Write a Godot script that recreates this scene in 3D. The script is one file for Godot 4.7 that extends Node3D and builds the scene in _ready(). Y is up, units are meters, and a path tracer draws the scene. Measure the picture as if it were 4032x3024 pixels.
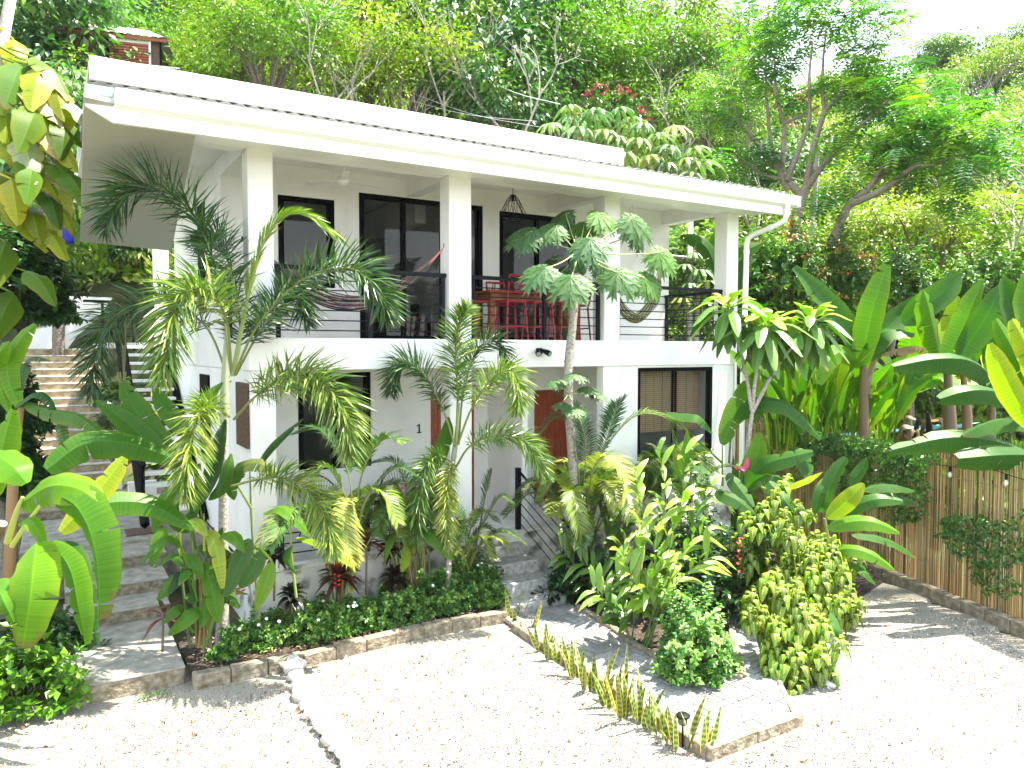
extends Node3D

var rng := RandomNumberGenerator.new()
var M := {}

# ---------------------------------------------------------------- mesh builder
class MB:
	var v := PackedVector3Array()
	var n := PackedVector3Array()
	var c := PackedColorArray()
	var uv := PackedVector2Array()
	var ix := PackedInt32Array()
	var smooth := false
	var textured := false

	func add(p: Vector3, col: Color) -> int:
		v.append(p)
		c.append(col)
		return v.size() - 1

	func tri(a: int, b: int, d: int) -> void:
		ix.append(a); ix.append(d); ix.append(b)

	func quad(a: Vector3, b: Vector3, d: Vector3, e: Vector3, col: Color) -> void:
		var i := v.size()
		v.append(a); v.append(b); v.append(d); v.append(e)
		c.append(col); c.append(col); c.append(col); c.append(col)
		ix.append(i); ix.append(i + 2); ix.append(i + 1)
		ix.append(i); ix.append(i + 3); ix.append(i + 2)

	# a leaf of two faces folded along its midrib: base, tip, half-width vector, fold vector
	func leaf(base: Vector3, along: Vector3, side: Vector3, lift: Vector3, col: Color) -> void:
		var i := v.size()
		var m := base + along * 0.45 + lift
		v.append(base); v.append(m + side); v.append(base + along); v.append(m - side)
		c.append(col); c.append(col); c.append(col); c.append(col)
		ix.append(i); ix.append(i + 2); ix.append(i + 1)
		ix.append(i); ix.append(i + 3); ix.append(i + 2)

	# a long narrow leaflet that bends
	func leaflet(base: Vector3, d1: Vector3, d2: Vector3, side: Vector3, col: Color) -> void:
		var i := v.size()
		var m := base + d1
		v.append(base + side * 0.4); v.append(base - side * 0.4); v.append(m + side); v.append(m - side); v.append(m + d2)
		for k in 5: c.append(col)
		ix.append(i); ix.append(i + 1); ix.append(i + 2)
		ix.append(i + 1); ix.append(i + 3); ix.append(i + 2)
		ix.append(i + 2); ix.append(i + 3); ix.append(i + 4)

	func box(a: Vector3, b: Vector3, col := Color.WHITE, ch := 0.006, turn := Basis()) -> void:
		var ce := (a + b) * 0.5
		var h := (b - a).abs() * 0.5
		ch = minf(ch, minf(h.x, minf(h.y, h.z)) * 0.45)
		# 24 vertices: every corner three times, once for each face that meets there
		var at := {}
		for sx in [-1, 1]:
			for sy in [-1, 1]:
				for sz in [-1, 1]:
					for ax in 3:
						var p := Vector3(sx * h.x, sy * h.y, sz * h.z)
						for k in 3:
							if k != ax: p[k] -= signf(p[k]) * ch
						at[[sx, sy, sz, ax]] = ce + turn * p
		for ax in 3:
			var u := (ax + 1) % 3
			var w := (ax + 2) % 3
			for s in [-1, 1]:
				var q := []
				for e in [[-1, -1], [1, -1], [1, 1], [-1, 1]]:
					var k := [0, 0, 0, ax]
					k[ax] = s; k[u] = e[0]; k[w] = e[1]
					q.append(at[k])
				if s < 0: q.reverse()
				quad(q[0], q[1], q[2], q[3], col)
			for su in [-1, 1]:   # the chamfer along axis ax
				for sw in [-1, 1]:
					var k1 := [0, 0, 0, u]; k1[ax] = -1; k1[u] = su; k1[w] = sw
					var k2 := k1.duplicate(); k2[ax] = 1
					var k3 := k2.duplicate(); k3[3] = w
					var k4 := k1.duplicate(); k4[3] = w
					if su * sw > 0: quad(at[k1], at[k4], at[k3], at[k2], col)
					else: quad(at[k1], at[k2], at[k3], at[k4], col)
		for sx in [-1, 1]:
			for sy in [-1, 1]:
				for sz in [-1, 1]:
					var i := v.size()
					for ax in 3: add(at[[sx, sy, sz, ax]], col)
					if sx * sy * sz > 0: tri(i, i + 1, i + 2)
					else: tri(i, i + 2, i + 1)

	func tube(pts: Array, radii: Array, sides: int, col: Color, cap := true) -> void:
		var first := v.size()
		var side := Vector3.ZERO
		var m := pts.size()
		for k in m:
			var t: Vector3 = (pts[mini(k + 1, m - 1)] - pts[maxi(k - 1, 0)]).normalized()
			if k == 0:
				side = t.cross(Vector3.UP if absf(t.y) < 0.95 else Vector3.RIGHT).normalized()
			else:
				side = (side - t * side.dot(t)).normalized()
			var up := side.cross(t)
			var r: float = radii[mini(k, radii.size() - 1)]
			for s in sides:
				var a := TAU * s / sides
				var d := side * cos(a) + up * sin(a)
				v.append(pts[k] + d * r)
				c.append(col)
				if smooth: n.append(d)
				if textured: uv.append(Vector2(0.5, k * 0.2))
		for k in m - 1:
			for s in sides:
				var a := first + k * sides + s
				var b := first + k * sides + (s + 1) % sides
				tri(a, a + sides, b + sides)
				tri(a, b + sides, b)
		if cap:
			for e in [0, m - 1]:
				var i := v.size()
				var t: Vector3 = (pts[1] - pts[0]).normalized() * -1.0 if e == 0 else (pts[m - 1] - pts[m - 2]).normalized()
				for s in sides:
					v.append(v[first + e * sides + s])
					c.append(col)
					if smooth: n.append(t)
					if textured: uv.append(Vector2(0.5, 0))
				for s in range(1, sides - 1):
					if e == 0: tri(i, i + s, i + s + 1)
					else: tri(i, i + s + 1, i + s)

	# surface of revolution about the y axis through at
	func lathe(at: Vector3, prof: Array, sides: int, col: Color) -> void:
		var first := v.size()
		for k in prof.size():
			var q: Vector2 = prof[k]
			var t: Vector2 = prof[mini(k + 1, prof.size() - 1)] - prof[maxi(k - 1, 0)]
			for s in sides:
				var a := TAU * s / sides
				v.append(at + Vector3(q.x * cos(a), q.y, q.x * sin(a)))
				c.append(col)
				if smooth: n.append(Vector3(t.y * cos(a), -t.x, t.y * sin(a)).normalized())
				if textured: uv.append(Vector2(float(s) / sides, q.y))
		for k in prof.size() - 1:
			for s in sides:
				var a := first + k * sides + s
				var b := first + k * sides + (s + 1) % sides
				tri(a, a + sides, b + sides)
				tri(a, b + sides, b)

	func mesh(mat: Material) -> ArrayMesh:
		var a := []
		a.resize(Mesh.ARRAY_MAX)
		a[Mesh.ARRAY_VERTEX] = v
		a[Mesh.ARRAY_COLOR] = c
		if n.size() == v.size(): a[Mesh.ARRAY_NORMAL] = n
		if uv.size() == v.size(): a[Mesh.ARRAY_TEX_UV] = uv
		a[Mesh.ARRAY_INDEX] = ix
		var m := ArrayMesh.new()
		m.add_surface_from_arrays(Mesh.PRIMITIVE_TRIANGLES, a)
		m.surface_set_material(0, mat)
		return m

# ---------------------------------------------------------------- naming
func thing(called: String, label: String, category: String, at := Vector3.ZERO, group := "") -> Node3D:
	var o := Node3D.new()
	o.name = called
	add_child(o, true)
	o.position = at
	tag(o, label, category, group)
	return o

func tag(o: Node, label: String, category: String, group := "") -> void:
	o.set_meta("label", label)
	o.set_meta("category", category)
	if group: o.set_meta("group", group)

func put(called: String, mesh: Mesh, parent: Node = self, at := Transform3D()) -> MeshInstance3D:
	var o := MeshInstance3D.new()
	o.name = called
	o.mesh = mesh
	o.transform = at
	parent.add_child(o, true)
	return o

func struct(called: String, mesh: Mesh, parent: Node = self) -> MeshInstance3D:
	var o := put(called, mesh, parent)
	if parent == self: o.set_meta("kind", "structure")
	return o

func stuff(o: Node) -> Node:
	o.set_meta("kind", "stuff")
	return o

func boxes(called: String, list: Array, mat: Material, parent: Node, ch := 0.006) -> MeshInstance3D:
	var b := MB.new()
	for q in list: b.box(q[0], q[1], Color.WHITE, ch)
	return put(called, b.mesh(mat), parent)

func multi(called: String, mesh: Mesh, where: Array, cols: Array, parent: Node = self) -> MultiMeshInstance3D:
	var mm := MultiMesh.new()
	mm.transform_format = MultiMesh.TRANSFORM_3D
	mm.use_colors = not cols.is_empty()
	mm.mesh = mesh
	mm.instance_count = where.size()
	for i in where.size():
		mm.set_instance_transform(i, where[i])
		if mm.use_colors: mm.set_instance_color(i, cols[i])
	var o := MultiMeshInstance3D.new()
	o.name = called
	o.multimesh = mm
	parent.add_child(o, true)
	return stuff(o)

# ---------------------------------------------------------------- small maths
func rr(a: float, b: float) -> float:
	return rng.randf_range(a, b)

func rdir() -> Vector3:
	var y := rr(-1, 1)
	var a := rr(0, TAU)
	var s := sqrt(1 - y * y)
	return Vector3(s * cos(a), y, s * sin(a))

func jit(col: Color, amount: float) -> Color:
	var k := 1.0 + rr(-amount, amount)
	var w := rr(-amount, amount) * 0.5
	return Color(col.r * k * (1 + w), col.g * k, col.b * k * (1 - w))

func spline(p: Array, t: float) -> Vector3:
	var m := p.size() - 1
	var f := clampf(t, 0, 1) * m
	var i := mini(int(f), m - 1)
	var a: Vector3 = p[i]
	var b: Vector3 = p[i + 1]
	return a.cubic_interpolate(b, p[i - 1] if i > 0 else a * 2.0 - b, p[i + 2] if i + 2 <= m else b * 2.0 - a, f - i)

func sampled(p: Array, m: int) -> Array:
	var q := []
	for k in m + 1: q.append(spline(p, float(k) / m))
	return q

func facing(at: Vector3, turn := 0.0, size := 1.0, tilt := 0.0) -> Transform3D:
	return Transform3D(Basis(Vector3.UP, turn) * Basis(Vector3.RIGHT, tilt) * Basis.from_scale(Vector3.ONE * size), at)

# ---------------------------------------------------------------- materials
func mat(col: Color, rough := 0.8, metal := 0.0, spec := 0.5) -> StandardMaterial3D:
	var m := StandardMaterial3D.new()
	m.albedo_color = col.linear_to_srgb()
	m.roughness = rough
	m.metallic = metal
	m.metallic_specular = spec
	m.vertex_color_use_as_albedo = true
	return m

func leafmat(rough := 0.42, glow := Color(0.75, 1.0, 0.25), share := 0.85, tint := Color.WHITE) -> StandardMaterial3D:
	var m := mat(tint, rough)
	m.backlight_enabled = true
	m.backlight = Color(glow.r * share, glow.g * share, glow.b * share)
	m.metallic_specular = 0.5
	return m

func noise_tex(seed_: int, freq: float, oct: int, ramp: Array, size := 512, normal := false, bump := 4.0, kind := FastNoiseLite.TYPE_SIMPLEX_SMOOTH) -> NoiseTexture2D:
	var f := FastNoiseLite.new()
	f.seed = seed_
	f.frequency = freq
	f.noise_type = kind
	f.fractal_octaves = oct
	var t := NoiseTexture2D.new()
	t.width = size
	t.height = size
	t.seamless = true
	t.noise = f
	if normal:
		t.as_normal_map = true
		t.bump_strength = bump
	elif ramp:
		var g := Gradient.new()
		var offs := PackedFloat32Array()
		var cs := PackedColorArray()
		for q in ramp:
			offs.append(q[0])
			cs.append((q[1] as Color).linear_to_srgb())
		g.offsets = offs
		g.colors = cs
		t.color_ramp = g
	return t

func grey(k: float, warm := 0.0) -> Color:
	return Color(k * (1 + warm), k, k * (1 - warm))

func tri_mat(tex: Texture2D, scale: float, rough: float, nrm: Texture2D = null, ns := 0.5) -> StandardMaterial3D:
	var m := mat(Color.WHITE, rough)
	m.albedo_texture = tex
	m.uv1_triplanar = true
	m.uv1_world_triplanar = true
	m.uv1_scale = Vector3.ONE * scale
	if nrm:
		m.normal_enabled = true
		m.normal_texture = nrm
		m.normal_scale = ns
	return m

func make_materials() -> void:
	var wall_n := noise_tex(5, 0.03, 4, [], 512, true, 2.0)
	M.paint = tri_mat(noise_tex(1, 0.006, 4, [[0.0, Color(0.76, 0.755, 0.72)], [0.45, Color(0.83, 0.825, 0.79)], [1.0, Color(0.86, 0.855, 0.83)]]), 0.35, 0.85, wall_n, 0.12)
	M.render = tri_mat(noise_tex(2, 0.008, 5, [[0.0, Color(0.10, 0.095, 0.075)], [0.28, Color(0.36, 0.35, 0.31)], [0.42, Color(0.66, 0.65, 0.61)], [1.0, Color(0.78, 0.78, 0.75)]]), 0.5, 0.9, wall_n, 0.25)
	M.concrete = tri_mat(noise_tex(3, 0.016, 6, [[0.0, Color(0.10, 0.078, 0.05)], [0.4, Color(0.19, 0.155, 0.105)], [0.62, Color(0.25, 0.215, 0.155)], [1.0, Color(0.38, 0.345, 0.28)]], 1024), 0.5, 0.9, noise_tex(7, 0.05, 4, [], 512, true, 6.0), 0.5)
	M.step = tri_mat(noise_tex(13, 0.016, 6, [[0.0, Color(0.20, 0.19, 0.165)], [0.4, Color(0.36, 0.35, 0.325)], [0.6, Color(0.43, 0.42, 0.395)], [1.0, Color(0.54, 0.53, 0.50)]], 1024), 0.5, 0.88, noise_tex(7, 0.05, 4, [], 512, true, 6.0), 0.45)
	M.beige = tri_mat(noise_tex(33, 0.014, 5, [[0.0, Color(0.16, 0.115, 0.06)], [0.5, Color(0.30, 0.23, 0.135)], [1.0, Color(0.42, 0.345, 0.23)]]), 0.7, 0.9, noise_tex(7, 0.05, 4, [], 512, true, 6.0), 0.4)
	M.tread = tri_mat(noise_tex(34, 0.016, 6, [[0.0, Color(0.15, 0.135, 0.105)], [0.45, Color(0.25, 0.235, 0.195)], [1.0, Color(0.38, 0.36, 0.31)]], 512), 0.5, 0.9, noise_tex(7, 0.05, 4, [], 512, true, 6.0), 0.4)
	M.paver = tri_mat(noise_tex(4, 0.03, 4, [[0.0, Color(0.20, 0.195, 0.18)], [0.5, Color(0.29, 0.285, 0.27)], [1.0, Color(0.37, 0.365, 0.35)]]), 1.5, 0.9, noise_tex(8, 0.15, 3, [], 256, true, 5.0), 0.5)
	M.soil = tri_mat(noise_tex(9, 0.03, 5, [[0.0, Color(0.012, 0.009, 0.006)], [0.5, Color(0.035, 0.024, 0.016)], [0.75, Color(0.08, 0.055, 0.035)], [1.0, Color(0.16, 0.12, 0.08)]]), 0.8, 0.95, noise_tex(10, 0.06, 4, [], 512, true, 12.0), 1.0)
	M.gravel = tri_mat(noise_tex(11, 0.09, 3, [[0.0, Color(0.10, 0.08, 0.06)], [0.33, Color(0.24, 0.21, 0.17)], [0.5, Color(0.42, 0.38, 0.31)], [1.0, Color(0.60, 0.555, 0.48)]], 1024), 0.55, 0.95, noise_tex(12, 0.11, 2, [], 1024, true, 14.0), 1.0)
	M.hill = tri_mat(noise_tex(14, 0.02, 5, [[0.0, Color(0.012, 0.018, 0.006)], [0.5, Color(0.035, 0.05, 0.014)], [0.8, Color(0.09, 0.07, 0.035)], [1.0, Color(0.16, 0.12, 0.07)]]), 0.12, 0.95)
	M.black = mat(Color(0.008, 0.009, 0.013), 0.5, 0.0, 0.25)
	M.charcoal = mat(Color(0.004, 0.004, 0.005), 0.6, 0.0, 0.15)
	M.cement_board = mat(Color(0.40, 0.40, 0.355), 0.85)
	M.white_metal = mat(Color(0.80, 0.80, 0.78), 0.4)
	M.gutter = mat(Color(0.82, 0.82, 0.79), 0.35)
	M.grey_metal = mat(Color(0.30, 0.33, 0.33), 0.45, 0.3)
	M.roof = mat(Color(0.55, 0.55, 0.55), 0.45, 0.5)
	M.tile = tri_mat(noise_tex(15, 0.01, 3, [[0.0, Color(0.62, 0.63, 0.63)], [1.0, Color(0.74, 0.74, 0.73)]]), 1.0, 0.3)
	var wood := noise_tex(16, 0.012, 5, [[0.0, Color(0.16, 0.025, 0.008)], [0.5, Color(0.30, 0.055, 0.016)], [1.0, Color(0.42, 0.10, 0.03)]])
	M.red_wood = tri_mat(wood, 1.0, 0.4)
	M.red_wood.uv1_scale = Vector3(4.0, 0.5, 4.0)
	M.table_wood = tri_mat(noise_tex(17, 0.012, 5, [[0.0, Color(0.12, 0.03, 0.012)], [0.5, Color(0.26, 0.085, 0.03)], [1.0, Color(0.42, 0.17, 0.07)]]), 1.0, 0.4)
	M.table_wood.uv1_scale = Vector3(0.6, 4.0, 4.0)
	M.brown_wood = tri_mat(noise_tex(18, 0.012, 5, [[0.0, Color(0.05, 0.025, 0.014)], [1.0, Color(0.16, 0.085, 0.05)]]), 2.0, 0.7)
	M.red_plastic = mat(Color(0.36, 0.02, 0.035), 0.45)
	M.clear_glass = mat(Color(0.2, 0.2, 0.2, 0.05), 0.02, 0.0, 0.35)
	M.clear_glass.transparency = BaseMaterial3D.TRANSPARENCY_ALPHA
	M.clear_glass.vertex_color_use_as_albedo = false
	M.glass = mat(Color(0.006, 0.010, 0.009, 0.45), 0.02, 0.0, 0.4)
	M.glass.transparency = BaseMaterial3D.TRANSPARENCY_ALPHA
	M.glass.vertex_color_use_as_albedo = false
	M.bark = tri_mat(noise_tex(19, 0.02, 5, [[0.0, Color(0.07, 0.05, 0.035)], [0.5, Color(0.16, 0.125, 0.10)], [1.0, Color(0.30, 0.26, 0.22)]]), 1.4, 0.9, noise_tex(20, 0.05, 4, [], 256, true, 8.0), 0.7)
	M.pale_bark = tri_mat(noise_tex(21, 0.02, 5, [[0.0, Color(0.16, 0.13, 0.10)], [0.5, Color(0.32, 0.29, 0.25)], [1.0, Color(0.52, 0.50, 0.46)]]), 1.6, 0.85, noise_tex(20, 0.05, 4, [], 256, true, 8.0), 0.4)
	M.palm_bark = mat(Color(0.42, 0.39, 0.33), 0.75)
	M.stem = mat(Color.WHITE, 0.5)
	M.leaf = leafmat()
	M.glossy = leafmat(0.33, Color(0.70, 1.0, 0.22), 0.7)
	M.palm = leafmat(0.30, Color(0.8, 1.0, 0.2), 0.7)
	M.dull = leafmat(0.55, Color(0.8, 1.0, 0.3), 0.8)
	M.petal = leafmat(0.6, Color(1, 0.6, 0.6), 0.5)
	M.reed = leafmat(0.6, Color(1, 0.9, 0.7), 0.9)
	M.cloth = mat(Color.WHITE, 0.9)
	M.rock = tri_mat(noise_tex(22, 0.03, 4, [[0.0, Color(0.34, 0.31, 0.28)], [0.5, Color(0.56, 0.53, 0.5)], [1.0, Color(0.7, 0.68, 0.66)]]), 2.0, 0.9, noise_tex(8, 0.15, 3, [], 256, true, 5.0), 0.6)
	M.banana = leafmat(0.42, Color(0.85, 1.0, 0.06), 1.0)
	M.banana.metallic_specular = 0.36
	vein_textures()

# leaf prints: the side veins of a banana leaf, the yellow veins of a sanchezia leaf, the bands of a snake plant
func vein_textures() -> void:
	var r := RandomNumberGenerator.new()
	r.seed = 77
	var im := Image.create(64, 512, false, Image.FORMAT_RGB8)
	for y in 512:
		var k := 0.86 + r.randf() * 0.14
		if y % 19 < 2: k -= 0.10
		for x in 64:
			var e := absf(x - 31.5) / 32.0
			var col := Color(k, k, k)
			if e < 0.07: col = Color(1.0, 1.0, 0.95)
			elif e > 0.96: col = Color(k * 0.95, k * 0.9, k * 0.6)
			im.set_pixel(x, y, col)
	M.banana.albedo_texture = ImageTexture.create_from_image(im)
	var nm: Image = im.duplicate()
	nm.bump_map_to_normal_map(1.2)
	M.banana.normal_enabled = true
	M.banana.normal_texture = ImageTexture.create_from_image(nm)
	M.banana.normal_scale = 0.35
	var im2 := Image.create(64, 128, false, Image.FORMAT_RGB8)
	for y in 128:
		for x in 64:
			var e := absf(x - 31.5) / 32.0
			var f := fposmod(y + e * 26.0, 14.0)   # veins that slant towards the tip
			var on := f < 3.6 * (1.15 - e) or e < 0.09
			var edge := e > 0.9
			var k := 0.92 + 0.08 * r.randf()
			var col := Color(0.97, 0.93, 0.36) if on else (Color(0.62, 0.78, 0.34) if edge else Color(0.33, 0.56, 0.24))
			im2.set_pixel(x, y, Color(col.r * k, col.g * k, col.b * k))
	M.sanchezia = leafmat(0.45, Color(0.9, 1.0, 0.3), 0.7)
	M.sanchezia.albedo_texture = ImageTexture.create_from_image(im2)
	var im3 := Image.create(32, 128, false, Image.FORMAT_RGB8)
	for y in 128:
		var ph := r.randf() * 0.5
		for x in 32:
			var e := absf(x - 15.5) / 16.0
			var k := 0.5 + 0.5 * sin(y * 0.55 + sin(x * 0.7) * 0.9 + ph)
			var col := Color(0.36, 0.46, 0.26).lerp(Color(0.78, 0.82, 0.52), k * k)
			if e > 0.82: col = Color(0.95, 0.90, 0.42)
			im3.set_pixel(x, y, col)
	M.snake = leafmat(0.4, Color(0.8, 1.0, 0.3), 0.3)
	M.snake.albedo_texture = ImageTexture.create_from_image(im3)
	var im4 := Image.create(128, 64, false, Image.FORMAT_RGB8)   # woven split bamboo
	for y in 64:
		for x in 128:
			var k := 0.75 + 0.25 * r.randf() if y % 4 else 0.35
			if x % 42 < 2: k *= 0.6
			im4.set_pixel(x, y, Color(0.62 * k, 0.52 * k, 0.36 * k))
	M.blind = mat(Color.WHITE, 0.8)
	M.blind.albedo_texture = ImageTexture.create_from_image(im4)
	M.blind.uv1_triplanar = true
	M.blind.uv1_world_triplanar = true
	M.blind.uv1_scale = Vector3.ONE * 1.6

# ---------------------------------------------------------------- plants: leaf shapes
const DARK := Color(0.026, 0.080, 0.020)
const MID := Color(0.050, 0.140, 0.022)
const FRESH := Color(0.095, 0.225, 0.022)
const LIME := Color(0.22, 0.36, 0.025)
const GOLD := Color(0.42, 0.42, 0.045)

# a broad blade along the points mid; half: half width; up: the side its face looks to
func blade(b: MB, mid: Array, half: float, up: Vector3, col: Color, o := {}) -> void:
	var n: int = o.get("n", 14)
	var fold: float = o.get("fold", 0.25)      # above 0 the halves hang like a roof, below 0 they rise like a V
	var wave: float = o.get("wave", 0.06)
	var tear: float = o.get("tear", 0.0)
	var tip: float = o.get("tip", 0.5)          # small: blunt tip
	var wide: float = o.get("wide", 0.85)       # where the widest place lies
	var rep: float = o.get("rep", 1.0)
	var p := sampled(mid, n)
	var ph := rr(0, TAU)
	var torn := [[], []]
	var brown := rng.randf() < 0.16
	var bt := n - 1
	for s in 2:
		for k in n + 1: torn[s].append(k > 1 and k < n and rng.randf() < tear)
	var ts := []
	var ss := []
	var ns := []
	var ws := []
	for k in n + 1:
		var t: Vector3 = (p[mini(k + 1, n)] - p[maxi(k - 1, 0)]).normalized()
		var s := t.cross(up).normalized()
		ts.append(t); ss.append(s); ns.append(s.cross(t).normalized())
		ws.append(half * maxf(0.02, pow(sin(PI * pow(clampf(float(k) / n, 0.008, 0.985), wide)), tip)))
	for side in 2:
		var sg := 1.0 if side == 0 else -1.0
		for k in n:
			var first := b.v.size()
			for r in 2:
				var q := k + r
				var w: float = ws[q]
				var pull := Vector3.ZERO
				var sag := 0.0
				if torn[side][q]:
					pull = (p[k + 1 - r] - p[q]) * 0.16
					sag = rr(0.05, 0.35)
				for c in 3:
					var e := c * 0.5
					var f := fold * (0.7 + 0.6 * e) + sag * e
					var lift := -sin(f) * e * w + wave * half * e * sin(q * 1.9 + ph + side * 2.0)
					b.v.append(p[q] + ss[q] * (sg * e * w * cos(f)) + ns[q] * lift + pull * e)
					b.n.append((ns[q] + ss[q] * (sg * sin(f + (0.12 if c == 0 else 0.0)))).normalized())
					var cc := col
					if c == 2: cc = Color(col.r * 1.45 + 0.01, col.g * 1.12 + 0.01, col.b)
					if brown and (q > bt or (c == 2 and q >= bt)): cc = Color(0.20, 0.13, 0.05)
					b.c.append(cc)
					b.uv.append(Vector2(0.5 + sg * e * 0.5, float(q) / n * rep))
			for c in 2:
				var a := first + c
				if sg > 0:
					b.tri(a, a + 1, a + 4); b.tri(a, a + 4, a + 3)
				else:
					b.tri(a, a + 4, a + 1); b.tri(a, a + 3, a + 4)

func leafpart(parent: Node, origin: Vector3, mid: Array, half: float, up: Vector3, col: Color, material: Material, o := {}, stalk := []) -> void:
	var b := MB.new()
	b.smooth = true
	b.textured = true
	var m := []
	for q in mid: m.append(q - origin)
	blade(b, m, half, up, col, o)
	if stalk:
		var s := []
		for q in stalk: s.append(q - origin)
		s.append(m[0])
		var r: float = o.get("stalk_r", 0.012)
		b.tube(sampled(s, 6), [r * 1.6, r * 1.4, r * 1.3, r * 1.2, r * 1.1, r, r], 6, Color(col.r * 1.5 + 0.03, col.g * 1.25 + 0.03, col.b + 0.01))
	put("leaf", b.mesh(material), parent)

# a feather palm frond; plume: leaflets all round the rib (foxtail) instead of in two rows
func frond(pts: Array, n: int, len: float, wid: float, plume: bool, droop: float, col: Color, tipcol: Color, bare := 0.14) -> ArrayMesh:
	var b := MB.new()
	var m := 24
	var p := sampled(pts, m)
	var rad := []
	for k in m + 1: rad.append(lerpf(0.018, 0.003, float(k) / m))
	b.tube(p, rad, 5, Color(0.20, 0.24, 0.07), false)
	if plume:
		n = int(n * 2.1)
		wid *= 0.66
		len *= 1.35
	else:
		n = int(n * 1.35)
	for i in n:
		var t := bare + (1.0 - bare) * (float(i) + rr(-0.3, 0.3)) / n
		var at := spline(p, t)
		var tan := (spline(p, minf(t + 0.03, 1)) - spline(p, maxf(t - 0.03, 0))).normalized()
		var side := tan.cross(Vector3.UP)
		side = side.normalized() if side.length() > 0.08 else tan.cross(Vector3.RIGHT).normalized()
		var up := side.cross(tan)
		var sg := 1.0 if i % 2 else -1.0
		var l := len * pow(sin(PI * (0.12 + 0.82 * (t - bare) / (1.0 - bare))), 0.55) * rr(0.88, 1.1)
		var lean := lerpf(0.35, 0.95, t)
		var d: Vector3
		if plume:
			var a := rr(-1.1, 1.5)
			d = (side * sg * cos(a) + up * sin(a) + tan * lean).normalized()
		else:
			d = (side * sg + up * rr(0.18, 0.42) + tan * lean * 1.05).normalized()
		var d1 := d * l * 0.5
		var d2 := (d + Vector3(0, -droop * rr(0.7, 1.3), 0)).normalized() * l * 0.5
		var across := d.cross(up if not plume else rdir())
		if across.length() < 0.1: across = d.cross(Vector3.UP)
		b.leaflet(at, d1, d2, across.normalized() * wid, jit(col.lerp(tipcol, rng.randf() * rng.randf()), 0.45))
	return b.mesh(M.palm)

# shoots that leave a foot and carry pairs or whorls of small leaves; rad: half-axes of the bush
func bush(b: MB, at: Vector3, rad: Vector3, shoots: int, leaf: float, width: float, per: int, hang: float, pal: Array, twig := Color(0.06, 0.07, 0.03), foot := 0.35) -> void:
	var p1 := rr(0, TAU)
	var p2 := rr(0, TAU)
	for i in shoots:
		var d := rdir()
		d.y = absf(d.y) * 1.1 - 0.12
		var az := atan2(d.z, d.x)
		d *= 1.0 + 0.16 * sin(az * 3.0 + p1) + 0.14 * sin(d.y * 5.0 + az * 2.0 + p2) + (rr(0.1, 0.32) if rng.randf() < 0.1 else 0.0)
		var tip := at + Vector3(d.x * rad.x, maxf(rad.y * 0.12, d.y * rad.y), d.z * rad.z) * rr(0.72, 1.06)
		var base := at + Vector3(d.x * rad.x * foot, 0, d.z * rad.z * foot)
		var ctl := (base + tip) * 0.5 + Vector3(0, rad.y * 0.15, 0)
		var side := (tip - base).cross(Vector3.UP)
		side = side.normalized() * 0.004 if side.length() > 0.001 else Vector3(0.004, 0, 0)
		b.quad(base - side, base + side, ctl + side, ctl - side, twig)
		b.quad(ctl - side, ctl + side, tip + side * 0.6, tip - side * 0.6, twig)
		var own: Color = pal[rng.randi() % pal.size()]
		var axis := (tip - ctl).normalized()
		for k in per:
			var t := 1.0 - pow(float(k) / per, 1.2) * 0.85
			var p := ctl.lerp(tip, t) if t > 0.0 else ctl
			var out := axis.cross(rdir()).normalized()
			var l := leaf * rr(0.65, 1.15) * (0.75 + 0.25 * (1.0 - absf(t - 0.7)))
			var dir := (out + axis * lerpf(0.1, 0.9, t) * rr(0.3, 1.0) - Vector3(0, hang * rr(0.6, 1.4), 0)).normalized()
			var s := dir.cross(Vector3.UP + rdir() * 0.45)
			if s.length() < 0.1: s = dir.cross(Vector3.RIGHT)
			b.leaf(p, dir * l, s.normalized() * width * l / leaf, dir.cross(s).normalized() * -0.12 * l, jit(own, 0.2))

func shrub(called: String, label: String, at: Vector3, rad: Vector3, shoots: int, leaf: float, width: float, per: int, hang: float, pal: Array, material: Material, group := "", cat := "shrub") -> Node3D:
	var o := thing(called, label, cat, at, group)
	var b := MB.new()
	bush(b, Vector3.ZERO, rad, shoots, leaf, width, per, hang, pal)
	stuff(put("foliage", b.mesh(material), o))
	return o

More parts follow.
